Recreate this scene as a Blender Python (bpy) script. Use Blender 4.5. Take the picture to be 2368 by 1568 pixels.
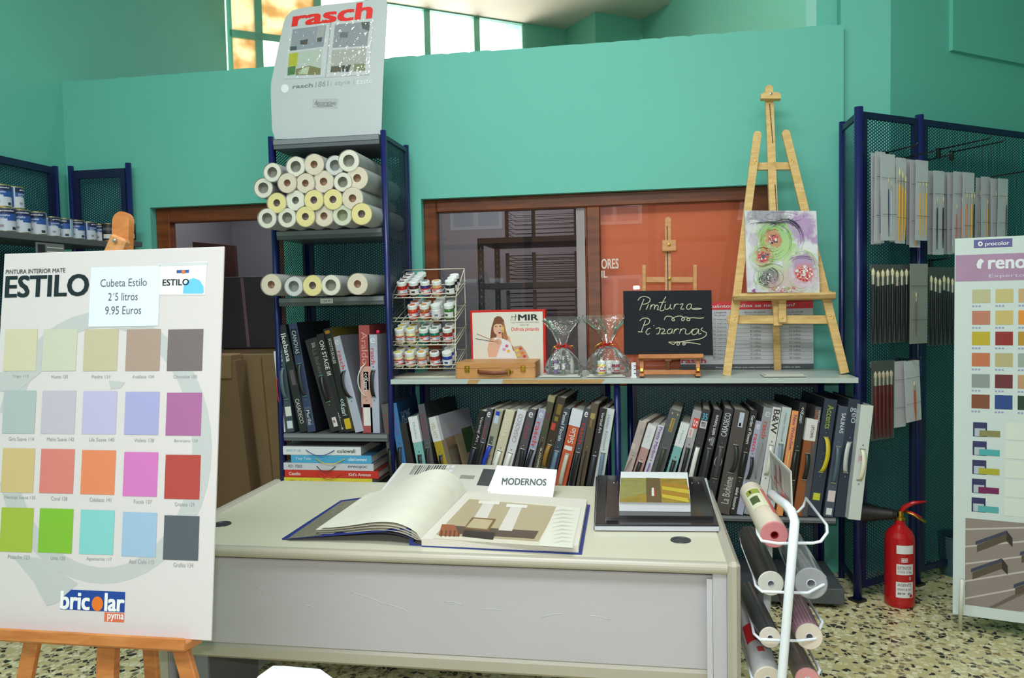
import bpy, math, random
from mathutils import Vector, Matrix
random.seed(7)
for o in list(bpy.data.objects): bpy.data.objects.remove(o)
S = bpy.context.scene
COL = S.collection
R = math.radians
# ------------------------------------------------------------------ camera
FPX, CAMH, W, H = 1795.0, 1.5, 2368, 1568
YAW, PITCH, ROLL = R(9.36), R(2.94), R(1.18)
CR = Matrix.Rotation(YAW, 3, 'Z') @ Matrix.Rotation(math.pi/2 - PITCH, 3, 'X') @ Matrix.Rotation(-ROLL, 3, 'Z')
cd = bpy.data.cameras.new('camera'); cam = bpy.data.objects.new('camera', cd); COL.objects.link(cam)
cd.sensor_width = 36; cd.lens = FPX/W*36; cd.clip_start = .05
cam.matrix_world = Matrix.Translation((0, 0, CAMH)) @ CR.to_4x4()
S.camera = cam
C0 = Vector((0, 0, CAMH))
def P(px, py, X=None, Y=None, Z=None):
    "point of the room seen at photo pixel px,py that lies on the plane X=, Y= or Z="
    v = CR @ Vector(((px-W/2)/FPX, (H/2-py)/FPX, -1))
    t = (X/v.x) if X is not None else (Y/v.y) if Y is not None else ((Z-CAMH)/v.z)
    return C0 + v*t
# ------------------------------------------------------------------ world, light, exposure
vs = S.view_settings; vs.view_transform = 'Standard'; vs.look = 'None'; vs.gamma = 1; vs.use_curve_mapping = False
vs.exposure = 0.12
S.cycles.transparent_max_bounces = 24
S.cycles.max_bounces = 8
wd = bpy.data.worlds.new('sky'); S.world = wd; wd.use_nodes = True
bg = wd.node_tree.nodes['Background']; bg.inputs[0].default_value = (.90, .96, 1, 1); bg.inputs[1].default_value = 2.1
def area(name, loc, rot, sx, sy, power, col=(1, 1, 1)):
    l = bpy.data.lights.new(name, 'AREA'); l.shape = 'RECTANGLE'; l.size = sx; l.size_y = sy; l.energy = power; l.color = col
    o = bpy.data.objects.new(name, l); COL.objects.link(o); o.location = loc; o.rotation_euler = rot
    return o
LP_ = (1.4, .95, 3.7); _ww = Matrix.Translation((-3.47, 6.33, 0)) @ Matrix.Rotation(math.atan2(1.93, 2.76), 4, 'Z')
ol = area('daylight_outside_high_windows', (0, 0, 0), (0, 0, 0), 3.3, 1.6, 190, (1, .96, .90)); ol.matrix_world = _ww @ Matrix.Translation(LP_) @ Matrix.Rotation(R(-90), 4, 'X')
area('ceiling_or_fill_light', (1.6, .6, 4.3), (R(15), R(10), 0), 1.6, .6, 20, (.95, .98, 1))
area('ceiling_or_fill_light', (-.6, 2.2, 4.2), (R(-10), 0, 0), 1.8, .7, 56, (.95, .98, 1))
area('ceiling_or_fill_light', (-.9, -.6, 4.2), (R(20), 0, 0), 3.0, .9, 120, (.95, .98, 1))
area('ceiling_or_fill_light', (.95, 4.95, 4.8), (R(62), 0, R(12)), .6, .3, 30, (.97, .98, 1))  # added fill to brighten the upper wall, no fixture known there
area('office_fill', (-.9, 5.5, 2.7), (0, 0, 0), 1.0, .3, 13, (.97, .97, 1))  # added fill that lifts the dark office, no real fixture known
area('office_fill', (-2.7, 5.3, 2.7), (0, 0, 0), .8, .3, 12, (.97, .97, 1))  # second added fill, for the room behind the doorway
fl = bpy.data.lights.new('camera_flash', 'AREA'); fl.shape = 'RECTANGLE'; fl.size = .06; fl.size_y = .03; fl.energy = 17; fl.color = (.95, .98, 1)
fo = bpy.data.objects.new('camera_flash', fl); COL.objects.link(fo); fo.location = (-.03, .02, 1.6); fo.rotation_euler = (R(90), 0, YAW)
# ------------------------------------------------------------------ materials
def lin(c):
    return tuple(((x/255)/12.92 if x/255 <= .04045 else ((x/255+.055)/1.055)**2.4) for x in c) + (1,)
MC = {}
def mat(c, rough=.5, metal=0, spec=.5, noise=0, scale=30, trans=0, name=None, bump=0):
    "procedural principled material from an sRGB colour; noise varies the colour a little"
    k = (tuple(c), rough, metal, spec, noise, scale, trans, bump)
    if k in MC: return MC[k]
    m = bpy.data.materials.new(name or 'paint'); m.use_nodes = True; MC[k] = m
    nt = m.node_tree; b = nt.nodes['Principled BSDF']
    b.inputs['Base Color'].default_value = lin(c); b.inputs['Roughness'].default_value = rough
    b.inputs['Metallic'].default_value = metal; b.inputs['Specular IOR Level'].default_value = spec
    if trans: b.inputs['Transmission Weight'].default_value = trans
    if noise or bump:
        tc = nt.nodes.new('ShaderNodeTexCoord'); n = nt.nodes.new('ShaderNodeTexNoise'); n.inputs['Scale'].default_value = scale
        n.inputs['Detail'].default_value = 4
        nt.links.new(tc.outputs['Object'], n.inputs['Vector'])
        if noise:
            mx = nt.nodes.new('ShaderNodeMix'); mx.data_type = 'RGBA'
            a = lin(c); mx.inputs[6].default_value = tuple(max(0, x*(1-noise)) for x in a[:3])+(1,); mx.inputs[7].default_value = tuple(min(1, x*(1+noise)) for x in a[:3])+(1,)
            nt.links.new(n.outputs['Fac'], mx.inputs[0]); nt.links.new(mx.outputs[2], b.inputs['Base Color'])
        if bump:
            bp = nt.nodes.new('ShaderNodeBump'); bp.inputs['Strength'].default_value = bump; bp.inputs['Distance'].default_value = .01
            nt.links.new(n.outputs['Fac'], bp.inputs['Height']); nt.links.new(bp.outputs['Normal'], b.inputs['Normal'])
    return m
def wood(c, c2, scale=(3, 3, 40), rough=.5, name='wood'):
    m = bpy.data.materials.new(name); m.use_nodes = True; nt = m.node_tree; b = nt.nodes['Principled BSDF']
    b.inputs['Roughness'].default_value = rough
    tc = nt.nodes.new('ShaderNodeTexCoord'); mp = nt.nodes.new('ShaderNodeMapping'); mp.inputs['Scale'].default_value = scale
    n = nt.nodes.new('ShaderNodeTexNoise'); n.inputs['Scale'].default_value = 2.2; n.inputs['Detail'].default_value = 5; n.inputs['Distortion'].default_value = .6
    cr = nt.nodes.new('ShaderNodeValToRGB'); cr.color_ramp.elements[0].position = .35; cr.color_ramp.elements[1].position = .7
    cr.color_ramp.elements[0].color = lin(c2); cr.color_ramp.elements[1].color = lin(c)
    nt.links.new(tc.outputs['Object'], mp.inputs[0]); nt.links.new(mp.outputs[0], n.inputs['Vector']); nt.links.new(n.outputs['Fac'], cr.inputs[0]); nt.links.new(cr.outputs[0], b.inputs['Base Color'])
    return m
def perforated():
    "navy sheet steel with a staggered grid of round holes"
    m = bpy.data.materials.new('perforated_steel'); m.use_nodes = True; nt = m.node_tree; b = nt.nodes['Principled BSDF']
    b.inputs['Base Color'].default_value = lin((10, 46, 74)); b.inputs['Roughness'].default_value = .45
    N = nt.nodes.new; L = nt.links.new
    tc = N('ShaderNodeTexCoord'); sp = N('ShaderNodeSeparateXYZ'); L(tc.outputs['Object'], sp.inputs[0])
    def ma(op, a, bb=None):
        n = N('ShaderNodeMath'); n.operation = op
        for i, x in enumerate((a, bb)):
            if x is None: continue
            if isinstance(x, (int, float)): n.inputs[i].default_value = x
            else: L(x, n.inputs[i])
        return n.outputs[0]
    u = ma('ADD', sp.outputs[0], sp.outputs[1]); v = sp.outputs[2]
    p = .0150; q = p*1.732
    ds = []
    for off in (0, .5):
        a = ma('MULTIPLY', ma('SUBTRACT', ma('FRACT', ma('ADD', ma('DIVIDE', u, q), off+50)), .5), q)
        c = ma('MULTIPLY', ma('SUBTRACT', ma('FRACT', ma('ADD', ma('DIVIDE', v, p), off+50)), .5), p)
        ds.append(ma('ADD', ma('MULTIPLY', a, a), ma('MULTIPLY', c, c)))
    d = ma('MINIMUM', ds[0], ds[1]); h = ma('LESS_THAN', d, .0051**2)
    tr = N('ShaderNodeBsdfTransparent'); mx = N('ShaderNodeMixShader'); L(h, mx.inputs[0]); L(b.outputs[0], mx.inputs[1]); L(tr.outputs[0], mx.inputs[2])
    L(mx.outputs[0], nt.nodes['Material Output'].inputs['Surface'])
    return m
def film(op=.12, rough=.08, tint=(255, 255, 255), blend=.25, haze=0.0):
    "clear sheet: transparent with a glossy coat seen more at grazing angles"
    m = bpy.data.materials.new('clear_sheet'); m.use_nodes = True; nt = m.node_tree; nt.nodes.remove(nt.nodes['Principled BSDF'])
    N = nt.nodes.new; L = nt.links.new
    tr = N('ShaderNodeBsdfTransparent'); tr.inputs[0].default_value = lin(tint); gl = N('ShaderNodeBsdfGlossy'); gl.inputs['Roughness'].default_value = rough
    fr = N('ShaderNodeFresnel'); fr.inputs[0].default_value = 1.45
    ad = N('ShaderNodeMath'); ad.operation = 'ADD'; ad.inputs[1].default_value = op*.3; L(fr.outputs[0], ad.inputs[0])
    mx = N('ShaderNodeMixShader'); L(ad.outputs[0], mx.inputs[0]); L(tr.outputs[0], mx.inputs[1]); L(gl.outputs[0], mx.inputs[2])
    out = mx.outputs[0]
    if haze:
        df = N('ShaderNodeBsdfDiffuse'); df.inputs[0].default_value = lin((225, 225, 225)); m2 = N('ShaderNodeMixShader'); m2.inputs[0].default_value = haze
        L(out, m2.inputs[1]); L(df.outputs[0], m2.inputs[2]); out = m2.outputs[0]
    if rough > .05:
        bp = N('ShaderNodeBump'); nz = N('ShaderNodeTexNoise'); nz.inputs['Scale'].default_value = 40; bp.inputs['Strength'].default_value = .5; bp.inputs['Distance'].default_value = .01
        tcn = N('ShaderNodeTexCoord'); L(tcn.outputs['Object'], nz.inputs['Vector'])
        L(nz.outputs['Fac'], bp.inputs['Height']); L(bp.outputs[0], gl.inputs['Normal'])
    L(out, nt.nodes['Material Output'].inputs['Surface'])
    return m
def terrazzo():
    m = bpy.data.materials.new('terrazzo'); m.use_nodes = True; nt = m.node_tree; b = nt.nodes['Principled BSDF']
    b.inputs['Roughness'].default_value = .22
    N = nt.nodes.new; L = nt.links.new; tc = N('ShaderNodeTexCoord')
    nz = N('ShaderNodeTexNoise'); nz.inputs['Scale'].default_value = 30; nz.inputs['Detail'].default_value = 2
    av = N('ShaderNodeVectorMath'); av.operation = 'MULTIPLY_ADD'; av.inputs[1].default_value = (.03, .03, .03)
    L(tc.outputs['Object'], nz.inputs['Vector']); L(nz.outputs['Color'], av.inputs[0]); L(tc.outputs['Object'], av.inputs[2])
    v = N('ShaderNodeTexVoronoi'); v.inputs['Scale'].default_value = 42; L(av.outputs[0], v.inputs['Vector'])
    sp = N('ShaderNodeSeparateColor'); L(v.outputs['Color'], sp.inputs[0])
    cr = N('ShaderNodeValToRGB'); cr.color_ramp.interpolation = 'CONSTANT'; e = cr.color_ramp.elements
    cols = [(0, (58, 58, 50)), (.18, (120, 116, 92)), (.3, (222, 212, 165)), (.55, (205, 190, 135)), (.78, (232, 226, 190)), (.95, (150, 130, 85))]
    e[0].position = 0; e[0].color = lin(cols[0][1]); e[1].position = cols[1][0]; e[1].color = lin(cols[1][1])
    for p, c in cols[2:]:
        x = e.new(p); x.color = lin(c)
    L(sp.outputs[0], cr.inputs[0])
    v2 = N('ShaderNodeTexVoronoi'); v2.feature = 'DISTANCE_TO_EDGE'; v2.inputs['Scale'].default_value = 42; L(av.outputs[0], v2.inputs['Vector'])
    lt = N('ShaderNodeMath'); lt.operation = 'LESS_THAN'; lt.inputs[1].default_value = .09; L(v2.outputs[0], lt.inputs[0])
    mx = N('ShaderNodeMix'); mx.data_type = 'RGBA'; mx.inputs[7].default_value = lin((196, 186, 146)); L(lt.outputs[0], mx.inputs[0]); L(cr.outputs[0], mx.inputs[6])
    L(mx.outputs[2], b.inputs['Base Color'])
    return m
M_wall = mat((104, 192, 176), .6, noise=.05, scale=1.6, bump=.06, name='turquoise_wall_paint')
M_wallg = mat((104, 178, 152), .6, noise=.05, scale=1.2, name='green_wall_paint')
M_floor = terrazzo()
M_ceil = mat((224, 214, 192), .7, name='cream_ceiling')
M_frame = wood((128, 66, 30), (98, 48, 20), (2, 2, 14), .35, 'brown_varnished_wood')
M_perf = perforated()
M_navy = mat((22, 32, 92), .3, name='navy_enamel')
M_dnavy = mat((18, 26, 66), .45, name='dark_navy')
M_shelf = mat((92, 96, 100), .4, name='grey_shelf_steel')
M_black = mat((22, 22, 24), .4, name='black')
M_white = mat((232, 234, 232), .45, name='white')
M_paper = mat((224, 226, 222), .6, name='paper')
M_steel = mat((190, 190, 195), .25, 1, name='steel')
M_brass = mat((205, 165, 70), .28, 1, name='brass')
M_easelw = wood((228, 194, 130), (206, 166, 100), (6, 6, 30), .5, 'pine_wood')
M_beech = wood((205, 150, 96), (186, 128, 76), (6, 6, 30), .5, 'beech_wood')
M_orangew = wood((206, 136, 76), (182, 108, 54), (5, 5, 24), .45, 'orange_stained_wood')
M_board = mat((213, 206, 208), .35, name='chart_board')
M_red = mat((190, 28, 26), .3, name='red')
M_ink = mat((40, 42, 48), .5, name='ink')
# ------------------------------------------------------------------ mesh builder
GL = {}
def glyphs(s, bold=0):
    k = (s, bold)
    if k in GL: return GL[k]
    c = bpy.data.curves.new('lettering', 'FONT'); c.body = s; c.resolution_u = 3; c.offset = bold
    o = bpy.data.objects.new('lettering', c); me = bpy.data.meshes.new_from_object(o)
    vv = [(v.co.x, v.co.y) for v in me.vertices]; ff = [tuple(p.vertices) for p in me.polygons]
    bpy.data.objects.remove(o); bpy.data.curves.remove(c); bpy.data.meshes.remove(me)
    if not vv: vv = [(0, 0), (1, 1)]; ff = []
    x0 = min(v[0] for v in vv); x1 = max(v[0] for v in vv); y0 = min(v[1] for v in vv); y1 = max(v[1] for v in vv)
    GL[k] = (vv, ff, x0, x1, y0, y1); return GL[k]
class MB:
    def __init__(s): s.v = []; s.f = []; s.fm = []; s.fs = []; s.mats = []; s.T = Matrix.Identity(4)
    def mi(s, m):
        if m not in s.mats: s.mats.append(m)
        return s.mats.index(m)
    def add(s, vv, ff, m, smooth=False):
        n = len(s.v); s.v += [s.T @ Vector(v) for v in vv]; i = s.mi(m)
        for f in ff: s.f.append(tuple(n+a for a in f)); s.fm.append(i); s.fs.append(smooth)
        return s
    def box(s, a, b, m, bev=0):
        x0, y0, z0 = a; x1, y1, z1 = b
        if x0 > x1: x0, x1 = x1, x0
        if y0 > y1: y0, y1 = y1, y0
        if z0 > z1: z0, z1 = z1, z0
        if not bev:
            return s.add([(x0, y0, z0), (x1, y0, z0), (x1, y1, z0), (x0, y1, z0), (x0, y0, z1), (x1, y0, z1), (x1, y1, z1), (x0, y1, z1)],
                         [(0, 3, 2, 1), (4, 5, 6, 7), (0, 1, 5, 4), (1, 2, 6, 5), (2, 3, 7, 6), (3, 0, 4, 7)], m)
        e = min(bev, (x1-x0)/2.01, (y1-y0)/2.01, (z1-z0)/2.01)
        vv = []; ids = {}
        for ix, x in ((0, x0), (1, x1)):
            for iy, y in ((0, y0), (1, y1)):
                for iz, z in ((0, z0), (1, z1)):
                    sx = e if ix == 0 else -e; sy = e if iy == 0 else -e; sz = e if iz == 0 else -e
                    ids[ix, iy, iz] = len(vv); vv += [(x, y+sy, z+sz), (x+sx, y, z+sz), (x+sx, y+sy, z)]
        g = lambda a, k: ids[a]+k
        ff = []
        for d in range(3):
            for sd in (0, 1):
                o = [i for i in range(3) if i != d]; q = []
                for u, w in ((0, 0), (1, 0), (1, 1), (0, 1)):
                    c = [0, 0, 0]; c[d] = sd; c[o[0]] = u; c[o[1]] = w; q.append(g(tuple(c), d))
                if (sd == 1) != (d == 1): ff.append(tuple(q))
                else: ff.append(tuple(reversed(q)))
        for d in range(3):
            o = [i for i in range(3) if i != d]
            for u in (0, 1):
                for w in (0, 1):
                    c = [0, 0, 0]; c[o[0]] = u; c[o[1]] = w; c2 = list(c); c2[d] = 1; c = tuple(c); c2 = tuple(c2)
                    ff.append((g(c, o[0]), g(c2, o[0]), g(c2, o[1]), g(c, o[1])))
        for c in ids: ff.append((g(c, 0), g(c, 1), g(c, 2)))
        return s.add(vv, ff, m)
    def bar(s, a, b, w, d, m, up=(0, -1, 0), bev=0, rnd=0):
        "rectangular bar from a to b, width w across, depth d along up"
        a = Vector(a); b = Vector(b); z = (b-a); L = z.length; z.normalize(); y = Vector(up); y = (y - z*y.dot(z)).normalized(); x = y.cross(z)
        old = s.T; s.T = old @ Matrix((( x.x, y.x, z.x, a.x), (x.y, y.y, z.y, a.y), (x.z, y.z, z.z, a.z), (0, 0, 0, 1)))
        if rnd:
            n = 8; pts = [(-w/2, 0), (w/2, 0)]
            pts += [(w/2*math.cos(t*math.pi/n), L-w/2+w/2*math.sin(t*math.pi/n)) for t in range(n+1)]
            s.prism([(p[0], p[1]) for p in pts], -d/2, d/2, m, 'y')
        else: s.box((-w/2, -d/2, 0), (w/2, d/2, L), m, bev)
        s.T = old; return s
    def prism(s, pts, a, b, m, axis='y', m2=None):
        "polygon extruded along an axis; pts are (x,z) for y, (x,y) for z, (y,z) for x"
        f = {'y': lambda p, t: (p[0], t, p[1]), 'z': lambda p, t: (p[0], p[1], t), 'x': lambda p, t: (t, p[0], p[1])}[axis]
        n = len(pts); vv = [f(p, a) for p in pts]+[f(p, b) for p in pts]
        s.add(vv, [tuple(range(n)), tuple(reversed(range(n, 2*n)))], m)
        return s.add(vv, [(i, i+n, (i+1) % n+n, (i+1) % n) for i in range(n)], m2 or m)
    def tube(s, pts, r, m, n=8, closed=False, cap=True):
        pts = [Vector(p) for p in pts]; k = len(pts); vv = []; ff = []; ref = None
        for i, p in enumerate(pts):
            if closed: t = pts[(i+1) % k]-pts[i-1]
            else: t = pts[min(i+1, k-1)]-pts[max(i-1, 0)]
            t.normalize()
            if ref is None: ref = Vector((0, 0, 1)) if abs(t.z) < .9 else Vector((1, 0, 0))
            x = (ref - t*ref.dot(t)).normalized(); ref = x; y = t.cross(x)
            rr = r[i] if isinstance(r, (list, tuple)) else r
            for j in range(n):
                a = 2*math.pi*j/n; vv.append(p + x*math.cos(a)*rr + y*math.sin(a)*rr)
        for i in range(k if closed else k-1):
            for j in range(n):
                a = i*n; b = ((i+1) % k)*n; ff.append((a+j, a+(j+1) % n, b+(j+1) % n, b+j))
        if cap and not closed: ff += [tuple(reversed(range(n))), tuple(range((k-1)*n, k*n))]
        return s.add(vv, ff, m, True)
    def lathe(s, prof, m, n=24, axis='z'):
        "profile of (r, h[, material]) turned about the axis; a material on a row colours the band above it"
        f = {'z': lambda r, a, h: (r*math.cos(a), r*math.sin(a), h), 'y': lambda r, a, h: (r*math.cos(a), h, r*math.sin(a))}[axis]
        for i in range(len(prof)-1):
            p, q = prof[i], prof[i+1]; mm = p[2] if len(p) > 2 else m
            vv = [f(max(p[0], 1e-5), 2*math.pi*j/n, p[1]) for j in range(n)]+[f(max(q[0], 1e-5), 2*math.pi*j/n, q[1]) for j in range(n)]
            s.add(vv, [(j, (j+1) % n, n+(j+1) % n, n+j) if axis == 'z' else (j, n+j, n+(j+1) % n, (j+1) % n) for j in range(n)], mm, True)
        return s
    def poly(s, pts, m): return s.add(pts, [tuple(range(len(pts)))], m)
    def ribbon(s, pts, w, th, m, side):
        "flat strap along pts, width w along side"
        side = Vector(side).normalized(); pts = [Vector(p) for p in pts]; vv = []; ff = []; k = len(pts)
        for i, p in enumerate(pts):
            t = (pts[min(i+1, k-1)]-pts[max(i-1, 0)]).normalized(); nn = t.cross(side).normalized()*th/2
            for a in (-1, 1):
                for b in (-1, 1): vv.append(p+side*(w/2*a)+nn*b)
        for i in range(k-1):
            a = 4*i; b = a+4
            for p, q in ((0, 1), (1, 3), (3, 2), (2, 0)): ff.append((a+p, a+q, b+q, b+p))
        ff += [(0, 2, 3, 1), (4*k-4, 4*k-3, 4*k-1, 4*k-2)]
        return s.add(vv, ff, m, True)
    def text(s, t, fn, x0, y0, x1, y1, m, bold=0, shear=0):
        "lettering fitted to the box x0,y0..x1,y1 of a surface mapping fn(x,y)"
        vv, ff, a0, a1, b0, b1 = glyphs(t); sx = (x1-x0)/(a1-a0); sy = (y1-y0)/(b1-b0)
        p0, p1, p2 = Vector(fn(x0, y0)), Vector(fn(x0+.01*(x1-x0), y0)), Vector(fn(x0, y1)); nn = (p1-p0).cross(p2-p0).normalized(); k = 0
        for ox, oy in (((-bold, -bold/2), (bold, -bold/2), (-bold, bold/2), (bold, bold/2)) if bold > .008 else ((0, 0),)):
            s.add([Vector(fn(x0+(x+ox-a0)*sx+shear*(y-b0)*sy, y0+(y+oy-b0)*sy))+nn*k for x, y in vv], ff, m); k += 4e-5
        return s
    def build(s, name, parent=None, M=None, smooth_all=False):
        me = bpy.data.meshes.new(name); me.from_pydata(s.v, [], s.f)
        for m in s.mats: me.materials.append(m)
        me.polygons.foreach_set('material_index', s.fm); me.polygons.foreach_set('use_smooth', s.fs); me.update()
        o = bpy.data.objects.new(name, me); COL.objects.link(o)
        if parent is not None: o.parent = parent
        if M is not None: o.matrix_local = M
        return o
def tag(o, label, cat, group=None, kind=None):
    if label: o['label'] = label
    if cat: o['category'] = cat
    if group: o['group'] = group
    if kind: o['kind'] = kind
    return o
def thing(name, label, cat, loc=(0, 0, 0), rot=None, group=None, M=None):
    o = bpy.data.objects.new(name, None); COL.objects.link(o); o.empty_display_size = .05
    if M is not None: o.matrix_world = M
    else:
        o.location = loc
        if rot is not None: o.rotation_euler = rot
    return tag(o, label, cat, group)
def struct(name, mb, M=None):
    o = mb.build(name, None, M); o['kind'] = 'structure'; return o
class Sheet:
    "a flat face in the room: origin O, unit axes U (right), V (up), N towards the viewer"
    def __init__(s, O, U, V):
        s.O = Vector(O); s.U = Vector(U).normalized(); s.V = Vector(V); s.V = (s.V-s.U*s.V.dot(s.U)).normalized(); s.N = s.U.cross(s.V)
    def M(s):
        u, v, n, o = s.U, s.V, -s.N, s.O
        return Matrix(((u.x, n.x, v.x, o.x), (u.y, n.y, v.y, o.y), (u.z, n.z, v.z, o.z), (0, 0, 0, 1)))
    def uv(s, px, py):
        v = CR @ Vector(((px-W/2)/FPX, (H/2-py)/FPX, -1)); t = (s.O-C0).dot(s.N)/v.dot(s.N); q = C0+v*t-s.O
        return q.dot(s.U), q.dot(s.V)
    # local frame of a Sheet-based object: x = U, z = V, y = away from the viewer
    def rect(s, mb, x0, y0, x1, y1, m, lift=.0006, th=None):
        a = s.uv(x0, y0); b = s.uv(x1, y1)
        s.r(mb, a[0], a[1], b[0], b[1], m, lift)
    def r(s, mb, u0, v0, u1, v1, m, lift=.0006):
        u0, u1 = min(u0, u1), max(u0, u1); v0, v1 = min(v0, v1), max(v0, v1)
        mb.poly([(u0, -lift, v0), (u1, -lift, v0), (u1, -lift, v1), (u0, -lift, v1)], m)
    def pl(s, mb, pts, m, lift=.0008):
        q = [s.uv(*p) for p in pts]; mb.poly([(a, -lift, b) for a, b in q], m)
    def blob(s, mb, cx, cy, rx, ry, m, lift=.0008, n=20, a0=0, wob=0):
        s.pl(mb, [(cx+rx*(1+wob*math.sin(5*t+cx))*math.cos(t), cy+ry*(1+wob*math.sin(4*t+cy))*math.sin(t)) for t in [2*math.pi*i/n for i in range(n)]], m, lift)
    def tx(s, mb, t, x0, yb, x1, yt, m, bold=0, lift=.0012, shear=0):
        a = s.uv(x0, yb); b = s.uv(x1, yt)
        mb.text(t, lambda x, y: (x, -lift, y), a[0], a[1], b[0], b[1], m, bold, shear)
    def stroke(s, mb, pts, w, m, lift=.0014):
        q = [s.uv(*p) for p in pts]
        mb.ribbon([(a, -lift, b) for a, b in q], w, .0006, m, (.7, 0, .7)) if 0 else mb.tube([(a, -lift, b) for a, b in q], w/2, m, 5)
# ================================================================== THE SETTING
YW = 4.32; HZ = 2.88; XL = -3.47
mb = MB(); mb.box((-4, -4, -.1), (5, 9, 0), M_floor); struct('floor', mb)
mb = MB(); mb.box((-4, -3.2, 4.9), (5, 9, 5.0), M_ceil); struct('ceiling', mb)
# left wall
mb = MB(); mb.box((XL-.12, -3.2, 0), (XL, 6.3, 4.9), M_wall); struct('wall_left', mb)
# half-height back wall with a doorway and an office window
d0 = P(352, 600, Y=YW).x; d1 = P(657, 600, Y=YW).x; dz = P(470, 475, Y=YW).z
w0 = P(977, 600, Y=YW).x; w1 = P(1783, 600, Y=YW).x; wz = P(1380, 443, Y=YW).z; wb = 1.0
mb = MB(); a, b = YW, YW+.14; XR = 1.06
mb.box((XL, a, 0), (d0, b, HZ), M_wall); mb.box((d0, a, dz), (d1, b, HZ), M_wall); mb.box((d1, a, 0), (w0, b, HZ), M_wall)
mb.box((w0, a, wz), (w1, b, HZ), M_wall); mb.box((w0, a, 0), (w1, b, wb), M_wall)
rr = random.Random(3)
top = [(w1, 0), (XR, 0), (XR, HZ), (w1, HZ)]; mb.prism(top, a, b, M_wall)
x = XL   # uneven plaster along the top edge
while x < XR-.02:
    l = min(rr.uniform(.06, .22), XR-x); h = rr.uniform(.0, .006); mb.prism([(x, HZ), (x+l, HZ), (x+l*.8, HZ+h), (x+l*.2, HZ+h)], a, b, M_wall); x += l
struct('wall_back', mb)
mb = MB(); mb.box((.955, YW+.14, 0), (1.30, YW+.4, 4.9), M_wall); mb.box((XR, YW+.04, 0), (1.30, YW+.14, 4.9), M_wall); struct('wall_column', mb)
RW = Matrix.Translation((1.30, YW+.04, 0)) @ Matrix.Rotation(R(36), 4, 'Z')
mb = MB(); mb.box((0, 0, 0), (4.2, .12, 4.9), M_wall); struct('wall_right', mb, RW)
mb = MB(); mb.box((.47, -.022, 2.80), (4.2, 0, 4.9), M_wall); struct('wall_right_bulkhead', mb, RW)
mb = MB(); mb.box((4.4, -3.2, 0), (4.52, 7, 4.9), M_wall); struct('wall_side', mb)
# shop front behind the viewer, open to the street, with the brick building opposite
M_brick = mat((158, 104, 78), .8, noise=.1, scale=3, name='brick_facade'); M_wwin = mat((226, 226, 222), .5)
mb = MB(); mb.box((-4, -3.3, 3.2), (4.5, -3.2, 4.9), M_wall)
for x in (-3.6, -1.7, .2, 2.1, 4.1): mb.box((x-.06, -3.3, 0), (x+.06, -3.2, 3.2), M_frame)
mb.box((-4, -3.3, 0), (4.5, -3.2, .35), M_wall); mb.box((-4, -3.3, 2.3), (4.5, -3.2, 2.38), M_frame); struct('wall_front', mb)
mb = MB(); mb.box((-22, -13, -.16), (20, -3.35, -.1), mat((120, 120, 118), .9)); struct('floor_street', mb)
t = thing('brick_building', 'brick building across the street, reflected in the office window', 'building', (0, -13, -.1))
mb = MB(); mb.box((-20, -6, 0), (18, 0, 5.6), M_brick); mb.build('wall', t)
for k in range(9):
    for z in (.9, 3.6):
        x = -17+k*3.9; mb = MB(); mb.box((x, 0, z), (x+1.5, .06, z+1.3), M_wwin); mb.box((x+.1, .06, z+.1), (x+.68, .08, z+1.2), mat((150, 160, 166), .2)); mb.box((x+.82, .06, z+.1), (x+1.4, .08, z+1.2), mat((150, 160, 166), .2)); mb.build('window', t)
# upper space beyond: window wall, corners, cream ceiling
WL = Matrix.Translation((-3.47, 6.33, 0)) @ Matrix.Rotation(math.atan2(1.93, 2.76), 4, 'Z')
WI = WL.inverted()
def wt(px):
    v = CR @ Vector(((px-W/2)/FPX, (H/2-80)/FPX, -1)); o = WI @ C0; d = WI.to_3x3() @ v; return (o + d*(-o.y/d.y)).x
tg0, tg1 = .02, wt(1214)
mb = MB(); mb.box((-.2, 0, 0), (3.6, .16, 3.05), M_wallg); mb.box((-.2, 0, 4.29), (3.6, .16, 4.9), M_wallg); mb.box((tg1, 0, 3.05), (3.6, .16, 4.29), M_wallg)
struct('wall_window', mb, WL)
M_mull = mat((128, 196, 170), .5, name='green_window_bar')
wf = MB()
for px in (600, 738, 990, 1105): t = wt(px); wf.box((t-.03, .02, 3.05), (t+.03, .08, 4.29), M_mull)
wf.box((tg0, .02, 3.82), (wt(738), .08, 3.88), M_mull)
wf.box((tg0-.02, .02, 3.05), (tg0+.02, .08, 4.29), M_mull); wf.box((tg1-.02, .02, 3.05), (tg1+.02, .08, 4.29), M_mull)
wo = wf.build('window_1', None, WL); wo['kind'] = 'structure'
M_frost = bpy.data.materials.new('frosted_cream_pane'); M_frost.use_nodes = True; nt = M_frost.node_tree
nt.nodes.remove(nt.nodes['Principled BSDF']); tl = nt.nodes.new('ShaderNodeBsdfTranslucent'); tc = nt.nodes.new('ShaderNodeTexCoord'); nz = nt.nodes.new('ShaderNodeTexNoise'); nz.inputs['Scale'].default_value = 5
cr = nt.nodes.new('ShaderNodeValToRGB'); cr.color_ramp.elements[0].position = .35; cr.color_ramp.elements[1].position = .55; cr.color_ramp.elements[0].color = lin((156, 136, 104)); cr.color_ramp.elements[1].color = lin((182, 172, 150))
nt.links.new(tc.outputs['Object'], nz.inputs['Vector']); nt.links.new(nz.outputs['Fac'], cr.inputs[0]); nt.links.new(cr.outputs[0], tl.inputs[0]); nt.links.new(tl.outputs[0], nt.nodes['Material Output'].inputs['Surface'])
M_glass = film(.05, .0)
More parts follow.
